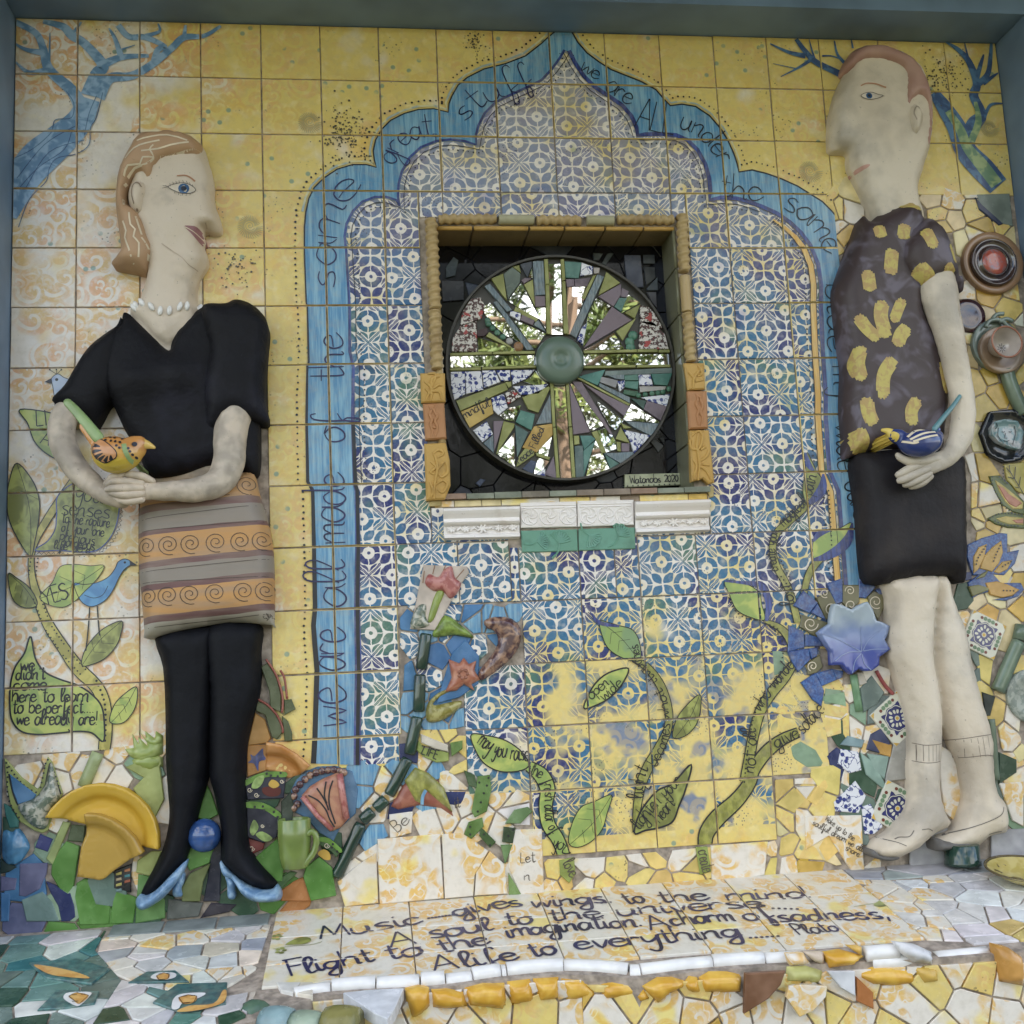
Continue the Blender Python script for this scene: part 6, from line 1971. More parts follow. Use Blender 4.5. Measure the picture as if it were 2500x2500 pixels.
# ear
er = Relief(P('a1', "850 1200 890 1170 940 1185 955 1230 940 1300 925 1370 890 1385 850 1340 835 1270", -.08), -0.05, dome(0.045, 0.022, 0.4), 0.006)
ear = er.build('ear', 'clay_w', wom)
pt = Paint(1, Surf(ear))
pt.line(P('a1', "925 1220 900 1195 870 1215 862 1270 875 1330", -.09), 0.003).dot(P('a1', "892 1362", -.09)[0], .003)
pt.build('ear_hollow_shade', m_plain('ear_shade_paint', (0.26, 0.19, 0.14), 0.6), ear)  # dark line painted in for the shade of the ear's hollow
# face
def eye(parent, surf, fr, almond, c, ri, brow_, lashes):
    pt = Paint(1, surf).area(smooth(P(fr, almond, -.07), 4, True))
    e = pt.build('eye', 'eye_white', parent)
    Paint(2, surf).dot(P(fr, c, -.07)[0], SZ(fr, ri), 14).build('iris', 'iris', e)
    Paint(3, surf).dot(P(fr, c, -.07)[0], SZ(fr, ri * .5), 12).build('pupil', 'ink', e)
    al = smooth(P(fr, almond, -.07), 4, True)
    pt = Paint(3, surf).line(al + [al[0]], 0.0013, 1, False)
    for s in lashes:
        pt.line(P(fr, s, -.07), 0.0009, 1, False)
    pt.build('eyelash', 'ink', e)
    pt = Paint(2, surf)
    q = P(fr, brow_, -.07)
    pt.line([p + (0.0048 * (1 - .5 * i / len(q)),) for i, p in enumerate(reversed(q))], None)
    pt.build('eyebrow', 'brow', parent)
eye(wom, sk, 'a1', "1105 1230 1150 1212 1210 1205 1260 1225 1285 1255 1250 1275 1190 1272 1140 1255", "1207 1243", 34, "1160 1155 1210 1152 1250 1170 1280 1195",
    ["%d %d %d %d" % (x, y, x - 6, y - 18) for x, y in ((1120, 1225), (1140, 1215), (1160, 1210), (1180, 1206), (1205, 1204), (1230, 1210), (1250, 1220), (1268, 1232))] + ["%d %d %d %d" % (x, y, x - 3, y + 16) for x, y in ((1150, 1260), (1175, 1270), (1200, 1274), (1225, 1276), (1250, 1274))] + ["1105 1230 1068 1222", "1105 1232 1066 1240"])
Paint(1, sk).area(smooth(P('a1', "1212 1492 1250 1484 1290 1483 1318 1500 1335 1535 1340 1590 1300 1575 1250 1530", -.07), 3, True)).build('lips', 'lip', wom)
Paint(2, sk).line(P('a1', "1215 1496 1270 1520 1320 1545 1336 1560", -.07), 0.0022).build('lip_line', 'cream_slip', wom)
pt = Paint(1, sk).line(P('a1', "1060 1600 1120 1640 1190 1690 1240 1740 1290 1760", -.07), 0.0022).line(P('a1', "1345 1455 1350 1490 1365 1520", -.07), 0.003)
pt.build('face_crease', m_plain('crease_stain', (0.44, 0.35, 0.27), 0.6), wom)
# necklace
for i, (x, y, a) in enumerate(((870, 395, -.6), (885, 380, -.5), (925, 368, -.5), (992, 400, -.5), (1052, 430, .1), (1112, 428, .1), (1180, 402, .3), (1226, 395, .1), (1292, 380, .6))):
    q = P('a2', "%d %d" % (x, y), -.07)[0]
    ball('necklace_bead', (q[0], sk(*q) - .003, q[1]), SZ('a2', 26), 'white_glaze', wom, (.62, .5, 1.2), None, 12, a)
# blouse with its two sleeves
bl = P('a2', "812 445 850 452 880 480 1000 595 1108 690 1130 610 1185 525 1260 455 1340 402 1480 394 1560 400 1640 480 1690 700 1695 1000 1700 1180 1692 1480 1600 1486 1400 1440 1200 1500 1040 1520 960 1480 900 1340 820 1210 740 1040 680 960 620 760 720 580 790 520", -.05)
bu1, bu2 = P('a2', "900 880", -.08)[0], P('a2', "1180 850", -.08)[0]
blr = Relief(bl, 0.0, bumps(dome(0.088, 0.05, 0.62), [(bu1[0], bu1[1], .05, .026), (bu2[0], bu2[1], .05, .026)]), 0.010)
blo = blr.build('blouse', 'black_slip', wom)
s1 = Relief(P('a2', "1340 400 1480 392 1545 368 1625 384 1705 440 1758 530 1748 700 1738 900 1742 1050 1758 1120 1742 1165 1620 1150 1520 1155 1440 1190 1390 1240 1350 1150 1340 900 1370 700 1330 520", -.06), 0.0, dome(0.125, 0.055, 0.62), 0.010).build('sleeve', 'black_slip', wom)
s2 = Relief(P('a2', "800 480 770 535 700 582 600 662 520 772 430 922 348 1020 470 1092 600 1175 640 1162 700 1050 745 1000 780 850 800 650", -.05), 0.0, dome(0.100, 0.045, 0.62), 0.010).build('sleeve', 'black_slip', wom)
# skirt
zk = lambda y, x=940: P('a3', "%d %d" % (x, y), -.08)[0]
k = N('striped_skirt_slip')
pp = k.pos(); x_, y_, z_ = k.xyz(pp)
x0_, zt_ = zk(-160)
_, zb_ = zk(980)
tt = k.m('SUBTRACT', z_, k.m('MULTIPLY', k.m('SUBTRACT', x_, x0_), 0.075))
tt = k.m('ADD', tt, k.m('MULTIPLY', k.m('SUBTRACT', k.noise(pp, 12, 2), .5), 0.006))
fr_ = k.m('DIVIDE', k.m('SUBTRACT', zt_, tt), zt_ - zb_)
rp = k.n('ValToRGB', i0=fr_)
rp.color_ramp.interpolation = 'CONSTANT'
OC, MR, GY, PG = (0.50, 0.27, 0.10, 1), (0.16, 0.085, 0.08, 1), (0.26, 0.225, 0.19, 1), (0.40, 0.37, 0.31, 1)
st = [(0, OC), (100, MR), (150, GY), (268, MR), (300, OC), (468, MR), (510, GY), (622, MR), (660, OC), (825, MR), (872, PG)]
el = rp.color_ramp.elements
while len(el) < len(st): el.new(0.5)
for e, (yy, c) in zip(el, st):
    pass
for i, (yy, c) in enumerate(st):
    el[i].position = max(0.0, (yy + 160) / 1140.0) if i else 0.0
    el[i].color = c
bsk = k.mix(k.ss(k.noise(k.vm('MULTIPLY', pp, (6, 6, 60)), 1.0, 4), .35, .7, 0, .45), rp.outputs[0], (0.30, 0.24, 0.19))
M['skirt'] = k.done(bsk, 0.5, k.noise(pp, 60, 3), 0.25, 0.0015, spec=.35)
skr = Relief(P('a3', "960 -20 1200 -60 1500 -110 1640 -135 1668 -100 1690 0 1735 150 1772 300 1788 500 1788 855 1770 868 1500 858 1200 905 960 962 943 900 920 650 905 450 905 250 912 120", -.06), 0.0, dome(0.100, 0.06, 0.55), 0.010)
sko = skr.build('skirt', 'skirt', wom)
ss_ = Surf(sko)
pt = Paint(1, ss_)
for y0_, xs_ in ((360, (960, 1110, 1255, 1420, 1580, 1720)), (690, (970, 1105, 1250, 1415, 1600, 1740)), (-10, (1330, 1480, 1620))):
    for i, x in enumerate(xs_):
        yy = y0_ - (x - 960) * .055
        pts = []
        for t in np.linspace(0, 1, 34):
            a = 1.2 + t * 13.5 * (1 if i % 2 else .95)
            r = 74 * (1 - t * .88)
            pts.append(P('a3', "%f %f" % (x + r * math.cos(a) * 1.02, yy + r * math.sin(a) * .92), -.09)[0])
        pt.line(pts, 0.0016, 1, False)
for ya, yb in ((185, 80), (262, 190), (530, 440), (600, 555), (900, 800)):
    pt.line(P('a3', "925 %d 1200 %d 1500 %d 1760 %d" % (ya, ya + (yb - ya) * .35, ya + (yb - ya) * .7, yb), -.09), 0.0011)
write(pt, 'Suly', P('a3', "1742 845 1778 810", -.09), SZ('a3', 15), SZ('a3', 3))
pt.build('incised_line', m_plain('dark_incised_line', (0.06, 0.045, 0.035), 0.5), sko)['kind'] = 'stuff'
# stockings
st1 = P('a3', "1028 925 1060 1150 1075 1380 1078 1600 1080 1750", -.04) + P('a4', "1092 400 1103 550 1085 700 1035 850 955 1000 915 1095 960 1110 1040 1060 1130 965 1200 880 1240 780 1275 640 1310 500 1345 380 1375 200 1380 0", -.04) + P('a3', "1400 1300 1420 1000 1400 880", -.04)
st2 = P('a3', "1350 880 1690 860 1705 1050 1702 1300 1660 1450 1635 1560", -.04) + P('a4', "1618 100 1602 350 1612 600 1632 780 1700 890 1790 985 1812 1020 1785 1058 1700 1056 1600 1015 1510 945 1445 880 1448 700 1428 560 1392 400 1365 300 1360 100", -.04) + P('a3', "1360 1300", -.04)
Relief(st1, 0.0, dome(0.075, 0.05, 0.35), 0.009).build('stocking', 'stocking', wom)
Relief(st2, 0.0, dome(0.082, 0.05, 0.35), 0.009).build('stocking', 'stocking', wom)
for q in ("888 1130 903 1176 950 1182 1050 1122 1112 1062 1182 965 1222 868 1190 885 1105 970 1030 1048 960 1092 908 1092", "1443 866 1460 955 1520 985 1580 1075 1640 1122 1730 1136 1832 1122 1842 1080 1812 1028 1780 1052 1700 1052 1600 1010 1520 948", "1125 1050 1185 955 1195 1000 1175 1060 1180 1105 1130 1105", "1470 965 1530 1000 1528 1060 1535 1118 1488 1115 1482 1030"):
    Relief(P('a4', q, -.05), 0.0, dome(0.090 if q[0] != '1' or q[:4] == '1443' else .06, 0.02, 0.55), 0.007).build('shoe' if q[:3] in ('888', '144') else 'heel', 'shoe', wom)

# --- man
mb = p3('d4', 1400, 860, 0)
man = empty('ceramic_man', (mb[0], 0, mb[2]), 'ceramic relief of a man in banana print shirt and dark shorts holding a blue bird', 'sculpture')
M['shorts'] = mk_clay('charcoal_slip', (0.018, 0.016, 0.019), (0.045, 0.037, 0.034), 0.55, 4, 0.6, 0.8, 0.5, 0.003, 0.2)
M['shirt'] = mk_mottle('aubergine_brushed_slip', (0.050, 0.033, 0.034), (0.125, 0.105, 0.135), 13, 0.5, 0.48, 0.66, 0.0, 0.4)
M['banana'] = mk_mottle('yellow_ochre_daub', (0.44, 0.30, 0.11), (0.52, 0.43, 0.12), 60, 0.5, .4, .6, 0, .3)
M['hair_m'] = mk_mottle('thin_pink_brown_slip', (0.36, 0.20, 0.16), (0.44, 0.27, 0.21), 9, 0.55, .35, .65, 0, .2)
parts, fing = [], []
mh = P('d1', "770 440 742 510 702 600 672 700 657 800 652 940 662 985 702 996 776 1002 780 1050 790 1110 803 1135 832 1200 882 1300 922 1400 945 1480 1000 1560 1200 1540 1270 1440 1235 1290 1243 1180 1268 1100 1302 990 1325 850 1328 700 1303 580 1252 450 1150 365 1030 318 900 318 820 365", -.03)
mn = P('d1', "700 930", -.05)[0]; mc = P('d1', "1000 800", -.05)[0]; ml = P('d1', "850 1100", -.05)[0]; mbr = P('d1', "900 560", -.05)[0]
parts.append(closed(Relief(mh, 0.0, bumps(dome(0.068, 0.035, 0.5), [(mn[0], mn[1], .022, .016), (mn[0] + .01, mn[1] + .05, .024, .010), (mc[0], mc[1], .07, .008), (ml[0], ml[1], .018, .006, 1.6), (mbr[0], mbr[1], .03, .006, 1.8)]), 0.008)))
parts.append(closed(Relief(P('d2', "900 -100 1150 -180 1300 -60 1400 300 1400 900 1380 1400 1300 1700 1000 1750 900 1400 860 800 820 300", -.03), 0.0, dome(0.05, .06, .5), 0.014)))
parts.append(limb('d2', "1330 150 60 150 1370 320 85 140 1420 500 98 116 1470 720 104 98 1515 930 106 92 1535 1080 108 88 1520 1240 112 84 1470 1340 122 74 1420 1390 128 64", 0.8))
parts.append(limb('d2', "1440 1385 128 62 1340 1425 136 72 1270 1455 138 66", 0.55))
for s in ("1300 1420 140 30 1200 1455 148 30 1140 1485 146 28 1108 1500 142 22", "1300 1460 142 32 1210 1500 148 31 1150 1528 146 28 1118 1538 142 22", "1310 1490 138 30 1230 1535 143 29 1180 1560 140 26 1150 1568 136 20", "1320 1510 132 26 1260 1555 134 25 1220 1575 132 22 1190 1582 130 18", "1360 1395 138 36 1260 1412 148 34 1180 1412 150 30 1125 1390 148 25 1105 1372 146 18"):
    fing.append(limb('d2', s, 0.95, 10))
ll = P('d3', "1025 560 1040 700 1045 900 1052 1050 1090 1180 1140 1350 1182 1500 1192 1700 1187 1880", -.04) + P('d4', "1187 200 1192 400 1172 520 1132 590 1082 640 1040 690 962 738 930 805 962 842 1060 857 1150 832 1250 782 1332 702 1402 662 1474 620 1432 560 1392 450 1382 330 1400 100", -.04) + P('d3', "1398 1800 1402 1650 1397 1480 1382 1300 1345 1130 1345 950 1362 700 1368 540", -.04)
rl_ = P('d3', "1350 540 1440 540 1482 690 1542 850 1582 980 1612 1150 1652 1300 1702 1480 1732 1600 1748 1750 1753 1900", -.04) + P('d4', "1757 300 1772 420 1832 500 1848 600 1842 680 1782 692 1702 722 1622 782 1500 792 1380 802 1348 762 1380 708 1470 668 1502 600 1532 520 1547 430 1522 250 1482 150 1450 60", -.04) + P('d3', "1410 1520 1392 1350 1348 1130 1340 950 1350 700", -.04)
parts.append(closed(Relief(ll, 0.0, dome(0.088, 0.055, 0.35), 0.009)))
parts.append(closed(Relief(rl_, 0.0, dome(0.076, 0.055, 0.35), 0.009)))
skm = fuse('body', parts, 'clay_m', man, 0.0046, 5, None, fing)
sm_ = Surf(skm)
hr = P('d1', "752 445 800 345 880 303 1000 303 1130 352 1205 398 1265 480 1315 600 1335 750 1330 850 1312 962 1272 995 1268 900 1280 800 1272 700 1230 662 1190 690 1182 742 1130 722 1130 600 1125 490 1050 442 940 422 850 432 790 472", -.05)
hq = Relief(hr, 0.0, dome(0.083, 0.026, 0.55), 0.007).build('hair', 'hair_m', man)
er = Relief(P('d1', "1190 690 1225 662 1268 690 1288 750 1275 820 1240 872 1205 850 1185 770", -.08), -0.045, dome(0.040, 0.02, 0.4), 0.006)
ear = er.build('ear', 'clay_m', man)
Paint(1, Surf(ear)).line(P('d1', "1250 715 1225 700 1210 740 1225 790", -.08), .003).build('ear_hollow_shade', m_plain('ear_shade_paint_m', (0.34, 0.28, 0.22), 0.6), ear)  # shade inside the man's ear, drawn as a dark line
eye(man, sm_, 'd1', "862 632 890 612 935 608 975 622 1005 632 960 650 910 654", "915 630", 22, "860 565 900 550 960 555 1025 578", ["1000 632 1012 634"])
Paint(1, sm_).area(smooth(P('d1', "790 1112 850 1088 920 1078 900 1102 820 1122", -.07), 3, True)).build('lips', m_plain('pink_slip', (0.50, 0.29, 0.24), 0.5), man)
Paint(1, sm_).line(P('d1', "690 990 730 975 770 985 785 1000", -.06), 0.004).build('face_crease', m_plain('nose_stain', (0.30, 0.2, 0.17), 0.6), man)
shp = P('d1', "855 1450 880 1418 925 1452 965 1420 1060 1370 1150 1332 1232 1342 1268 1390 1275 1440 1345 1490 1400 1560 1440 1680 1470 1790", -.05) + P('d2', "1300 250 1270 420 1330 560 1392 700 1424 850 1435 1000 1424 1100 1405 1240 1385 1332 1200 1342 1000 1332 830 1372 772 1378 768 1250 752 1050 758 800 738 650 702 330 718 220 768 80 818 -50", -.05)
shr = Relief(shp, 0.0, dome(0.092, 0.045, 0.55), 0.010).build('shirt', 'shirt', man)
slv = Relief(P('d1', "1130 1560 1250 1440 1345 1485 1402 1555 1445 1680 1485 1800 1525 1850 1518 1915 1490 1905", -.06) + P('d2', "1440 235 1330 275 1230 312 1195 300 1130 200 1090 80", -.06), 0.0, dome(0.126, 0.05, 0.55), 0.010).build('sleeve', 'shirt', man)
def surf2(a, b_):
    return lambda x, z: min(a(x, z), b_(x, z))
sf = surf2(Surf(shr), Surf(slv))
pt = Paint(1, sf)
for fr, s, w in (('d1', "955 1495 975 1580", 62), ('d1', "1125 1490 1110 1590", 66), ('d1', "1220 1550 1280 1680", 62), ('d1', "1045 1650 1030 1820", 72), ('d1', "880 1790 900 1930", 70), ('d1', "1180 1780 1290 1890", 70), ('d1', "1360 1780 1430 1840", 56), ('d1', "1400 1640 1440 1760", 46), ('d1', "1110 1345 1180 1350 1250 1385", 44),
                 ('d2', "985 375 970 480 1010 620", 76), ('d2', "1110 365 1080 440 1050 520", 56), ('d2', "820 470 880 560 960 630", 66), ('d2', "1150 550 1100 600 1075 680", 72), ('d2', "850 670 825 780 855 900", 66), ('d2', "1060 750 990 860 985 1020", 72), ('d2', "880 1005 890 1100 925 1190", 72), ('d2', "1215 1015 1170 1090 1175 1190", 66), ('d2', "815 1210 850 1290 860 1360", 84), ('d2', "1365 770 1385 880 1410 980", 36)):
    brush(pt, fr, s, w * 1.3)
pt.build('banana_print', 'banana', shr)
shq = P('d3', "832 -232 960 -262 1150 -285 1380 -280 1530 -240 1557 -150 1562 200 1558 560 1510 582 1462 552 1300 552 1150 575 1040 602 960 602 912 572 888 400 868 100 852 0", -.06)
Relief(shq, 0.0, dome(0.100, 0.06, 0.55), 0.011).build('shorts', 'shorts', man)
pt = Paint(1, sm_)
for s in ("700 1622 770 1640 850 1635 975 1622", "610 1815 700 1835 800 1850 960 1830"):
    pt.line(P('g', s, -.08), 0.0016)
for s in ("1090 1610 1200 1570 1400 1530 1560 1512", "1200 1805 1320 1780 1480 1755 1600 1770"):
    pt.line(P('g', s, -.07), 0.0016)
for x in (720, 765, 810, 850, 890, 930):
    pt.line(P('g', "%d 1640 %d 1830" % (x, x + 4), -.08), 0.0008, 1, False)
for x in (1180, 1235, 1300, 1370, 1430, 1500):
    pt.line(P('g', "%d %d %d %d" % (x, 1585 - (x - 1180) * .18, x + 40, 1790 - (x - 1180) * .05), -.07), 0.0009, 1, False)
pt.build('sock_line', m_plain('sock_incised_line', (0.16, 0.13, 0.11), 0.6), man)['kind'] = 'stuff'
for s in ("125 1450 60 1480 170 1530 300 1550 430 1525 600 1500 660 1440", "885 1290 960 1330 1100 1360 1300 1370 1400 1340 1420 1320"):
    pass
pt = Paint(1, sm_)
for s in ("1705 920 1660 1000 1560 1060 1450 1110 1350 1150 1180 1230 1000 1290", "620 1190 560 1260 470 1275 420 1300", "300 1310 420 1330 520 1370", "1540 1250 1640 1225 1720 1220", "700 1180 780 1170 840 1200"):
    pt.line(P('h', s, -.07), 0.0020)
pt.build('shoe_line', m_plain('shoe_incised_line', (.15, .13, .11), .6), man)['kind'] = 'stuff'
M['sole'] = m_plain('grey_worn_sole', (0.13, 0.12, 0.11), 0.7)
Relief(P('h', "130 1440 160 1425 240 1490 330 1505 460 1510 440 1540 340 1555 200 1530 130 1490", -.06), 0.0, dome(0.084, 0.012, 0.7), 0.006).build('sole', 'sole', man)
Relief(P('h', "880 1300 930 1290 1020 1325 1140 1340 1300 1345 1340 1380 1310 1410 1140 1415 960 1445 890 1420", -.06), 0.0, dome(0.078, 0.012, 0.7), 0.006).build('sole', 'sole', man)

LUMP[0] = 0.0
# --- birds
def bird(name, label, body, depth, tail, head, beak, wing, cols, base, tw):
    b0 = p3(*base)
    r = empty(name, (b0[0], 0, b0[2]), label, 'bird')
    fr = base[0]
    parts = [limb(fr, body, 0.95, 18), limb(fr, tail, 0.5, 10), limb(fr, head, 0.9, 14)]
    o = fuse('body', parts, cols[0], r, 0.0032, 3)
    sf_ = Surf(o)
    v, f = limb(fr, beak, 0.8, 10)
    newobj('beak', mesh('beak', v, f, True), M[cols[1]], r)
    return r, o, sf_
def mk_bird(name, z0, stops, dots=None):
    """glaze bands from belly to back"""
    k = N(name)
    p = k.pos(); x, y, z = k.xyz(p)
    t = k.m('ADD', z, k.m('MULTIPLY', k.m('SUBTRACT', k.noise(p, 30, 2), .5), 0.02))
    c = stops[0][1]
    for zz, cc in stops[1:]:
        c = k.mix(k.ss(t, zz - .006, zz + .006), c, cc)
    return k.done(c, 0.22, k.noise(p, 40, 2), .15, .0015, coat=.3)
bz = p3('a2', 780, 1380, .14)[2]
M['bird1'] = mk_bird('orange_bird_glaze', bz, ((0, (0.55, 0.40, 0.06)), (bz - .018, (0.60, 0.33, 0.08)), (bz + .004, (0.52, 0.24, 0.07))))
M['beak1'] = m_plain('ochre_beak', (0.62, 0.42, 0.12), 0.25)
M['tail1'] = m_plain('green_tail_glaze', (0.24, 0.34, 0.14), 0.3)
r1, ob, sfb = bird('orange_bird', "plump orange and yellow ceramic bird lying in the woman's hands", "645 1330 150 50 690 1350 165 100 760 1370 172 118 830 1355 172 105 880 1325 170 80", .1, "640 1300 150 40 600 1250 150 36 550 1180 146 34", "880 1310 172 62 910 1300 174 56", "935 1300 176 40 975 1308 176 24 1010 1322 176 10", None, ('bird1', 'beak1'), ('a2', 760, 1480, .15), None)
v, f = limb('a2', "645 1260 158 36 580 1180 152 34 500 1085 140 30 440 1025 132 26", 0.4, 10)
newobj('tail', mesh('tail', v, f, True), M['tail1'], r1)
pt = Paint(2, sfb)
pt.area(smooth(P('a2', "600 1270 640 1258 700 1290 765 1350 770 1390 740 1410 690 1425 640 1400 600 1350", -.2), 4, True))
w_ = pt.build('wing', m_plain('orange_wing_glaze', (0.56, 0.27, 0.12), .25), r1)
pt = Paint(3, sfb)
for s in ("605 1300 660 1320", "605 1345 670 1345", "620 1385 680 1365", "650 1405 695 1380", "690 1420 715 1385", "735 1410 735 1380"):
    q = P('a2', s, -.2)
    pt.line([q[0] + (.009,), ((q[0][0] + q[1][0]) / 2, (q[0][1] + q[1][1]) / 2, .007), q[1] + (.002,)], None, 3)
wo_ = smooth(P('a2', "600 1270 640 1258 700 1290 765 1350 770 1390 740 1410 690 1425 640 1400 600 1350", -.2), 4, True)
pt.line(wo_ + [wo_[0]], .002, 1, False)
for x, y in ((650, 1235), (690, 1240), (720, 1250), (750, 1255), (690, 1270), (730, 1280), (760, 1285), (790, 1290), (800, 1260), (790, 1330), (770, 1315), (640, 1225), (845, 1330), (855, 1350), (870, 1370), (890, 1385), (915, 1395)):
    pt.dot(P('a2', "%d %d" % (x, y), -.2)[0], .0032, 7)
pt.dot(P('a2', "880 1298", -.2)[0], .006, 10)
pt.build('bird_marking', 'ink', r1)
pt = Paint(2, sfb)
pt.line(P('a2', "815 1300 830 1360 860 1410 900 1420", -.2), .010)
pt.build('bird_collar', 'tail1', r1)
bz = p3('d2', 1240, 1290, .15)[2]
M['bird2'] = mk_bird('blue_bird_glaze', bz, ((0, (0.028, 0.045, 0.16)), (bz + .030, (0.05, 0.09, 0.26))))
M['beak2'] = m_plain('yellow_head_glaze', (0.62, 0.46, 0.10), 0.25)
r2, ob, sfb = bird('blue_bird', "navy ceramic bird with yellow head perched in the man's hand", "1130 1265 160 50 1180 1290 172 84 1250 1295 178 96 1320 1280 174 80 1360 1250 166 50", .1, "1350 1250 160 30 1370 1200 152 22", "1120 1255 164 56 1085 1245 166 50", "1075 1238 166 42 1040 1215 164 24 1005 1208 162 12", None, ('bird2', 'beak2'), ('d2', 1240, 1390, .15), None)
v, f = limb('d2', "1345 1200 158 20 1400 1130 150 18 1470 1045 140 16 1512 985 132 14", 0.6, 10)
newobj('tail', mesh('tail', v, f, True), m_plain('teal_tail', (0.10, 0.22, 0.24), .3), r2)
pt = Paint(2, sfb)
pt.area(smooth(P('d2', "1130 1220 1090 1200 1060 1215 1058 1240 1080 1280 1095 1300 1120 1280 1135 1245", -.2), 3, True))
pt.build('bird_face', 'beak2', r2)
pt = Paint(3, sfb)
for s in ("1175 1250 1230 1210 1330 1195", "1185 1270 1260 1235 1360 1215", "1200 1285 1280 1260 1365 1240", "1150 1275 1200 1295 1230 1290"):
    pt.line(P('d2', s, -.2), .005)
pt.build('wing_stripe', 'cream_slip', r2)

# ------------------------------------------------------------------ dishes, mug, flowers and tubes set into the mosaic
def wpiece(fr, q, cl, mat='glaze', th=0.013, name='tile_shard', label=None, bev=.002, y0=0.0):
    th *= R_.uniform(.94, 1.06) if name == 'tile_shard' and not label and mat != 'print' else R_.uniform(.992, 1.008)
    return piece(name, P(fr, q, -th), cl, mat, wall, y0, th, WY, bev, label)

def lathe(name, c, prof, mat, parent, y0=0.0, n=48, axis='y', colr=None, tilt=None, label=None):
    """profile (radius, forward) turned round an axis that points at the viewer (or up)"""
    v, f = [], []
    for r, d in prof:
        for i in range(n):
            a = 2 * math.pi * i / n
            p = Vector((r * math.cos(a), -d, r * math.sin(a))) if axis == 'y' else Vector((r * math.cos(a), r * math.sin(a), d))
            if tilt is not None:
                p = tilt @ p
            v.append((c[0] + p.x, y0 + p.y, c[1] + p.z) if axis == 'y' else (c[0] + p.x, c[1] + p.y, c[2] + p.z))
    for k in range(len(prof) - 1):
        for i in range(n):
            j = (i + 1) % n
            q = (k * n + i, k * n + j, (k + 1) * n + j, (k + 1) * n + i)
            f.append(q)
    o = newobj(name, mesh(name, v, f, True), M[mat] if isinstance(mat, str) else mat, parent, None, colr)
    if label: o['label'] = label
    return o

def platefn(c, R, th=.012, well=.62):
    def h(x, z, d):
        r = math.hypot(x - c[0], z - c[1]) / R
        if r < well: v = th
        elif r < well + .06: v = th + (r - well) / .06 * .016
        else: v = th + .016 + .012 * math.sin((r - well - .06) / (1 - well - .06) * 2.2)
        if r > .955: v += .005
        return v + .0006 * math.sin(r * 90) * (r < .5)
    return h

def thing1(o, label, cat, group=None):
    tag(o, label, cat, group)
    return o

M['plate_yellow'] = m_plain('yellow_plate_glaze', (0.58, 0.36, 0.045), 0.22, 0.06, 8, 0.06, coat=0.15)
M['plate_ochre'] = m_plain('ochre_plate_glaze', (0.44, 0.27, 0.05), 0.25, 0.06, 8, 0.06, coat=0.15)
c = P('j', "1180 1000", -.02)[0]
rl = Relief(P('j', "565 692 640 580 750 470 880 380 1020 320 1180 297 1340 310 1500 360 1640 450 1760 570 1840 720 1880 880 1887 1065 1790 1050 1690 1045 1500 1000 1300 900 1025 790 960 775 860 750 720 710", -.02), -.006, platefn(c, SZ('j', 712)), 0.006, relax=0, sm=False)
thing1(rl.build('broken_plate', 'plate_yellow', None), 'large broken half of a glossy yellow plate low on the wall', 'plate')
c = P('j', "1050 1300", -.04)[0]
rl = Relief(P('j', "1025 650 1180 660 1340 720 1480 810 1600 930 1702 1112 1560 1180 1440 1262 1330 1340 1240 1420 1180 1442 1060 1420 912 1400 930 1250 960 1050 1020 890 1030 770", -.03), -.020, platefn(c, SZ('j', 655)), 0.006, relax=0, sm=False)
thing1(rl.build('broken_plate', 'plate_ochre', None), 'duller ochre quarter plate overlapping the large yellow plate', 'plate')
M['plate_orange'] = mk_mottle('orange_plate_glaze', (0.46, 0.19, 0.045), (0.62, 0.32, 0.12), 14, .25, .4, .65, .3)
c = P('l', "480 620", -.02)[0]
rl = Relief(P('l', "440 58 620 90 800 200 955 335 830 445 690 485 560 425 410 382", -.02), 0.0, platefn(c, SZ('l', 560), .008), 0.006, relax=0, sm=False)
thing1(rl.build('broken_plate', 'plate_orange', None), 'broken orange plate beside the black stockings', 'plate')

# green, blue and lavender pieces at the lower left
for q, cl in (("780 985 940 1045 890 1380 860 1540 800 1610 700 1550 600 1380 610 1250 700 1080", GR), ("840 790 1005 800 990 1000 790 980", (.07, .10, .045)), ("740 750 830 770 620 1270 540 1190", (.32, .38, .14)),
              ("230 1250 560 1240 540 1380 470 1550 300 1640 220 1630", LV), ("0 1400 200 1420 180 1560 0 1580", LV), ("540 1460 640 1500 800 1600 830 1590 880 1750 890 1880 820 1932 720 1932 680 1750 600 1610", BN), ("250 1680 500 1580 620 1700 700 1932 310 1932", (.16, .25, .23)),
              ("5 1590 120 1600 100 1932 5 1932", BL), ("135 1640 205 1640 205 1710 135 1720", (.34, .44, .42)), ("120 1740 230 1720 250 1830 120 1880", (.36, .46, .44)), ("250 820 440 900 400 970 280 900", LV), ("470 900 620 960 560 1110 410 1060", (.03, .04, .18)), ("40 540 120 580 220 740 210 820 110 830 60 680", (.03, .16, .14)), ("360 1095 480 1190 470 1220 300 1210", (.05, .22, .18)), ("0 1190 80 1230 200 1290 100 1350 0 1370", (.01, .03, .025))):
    wpiece('j', q, cl)
for q, cl in (("500 1010 550 980 640 990 735 975 715 1280 520 1285 485 1100", GR), ("760 1060 900 1105 870 1270 720 1280 735 1130", GR), ("905 950 985 965 1085 1120 1080 1240 885 1275", (.12, .26, .07)), ("1100 1110 1330 1140 1300 1230 1090 1250", (.10, .11, .10)), ("1340 340 1385 420 1430 560 1360 600 1280 580", GR), ("1230 770 1400 790 1370 880 1240 930 1220 880", GR), ("1380 820 1450 700 1450 860 1440 1130 1330 1130 1360 980", (.012, .014, .035)), ("1310 1240 1380 1140 1550 1150 1500 1200", (.02, .015, .03))):
    wpiece('a4', q, cl)
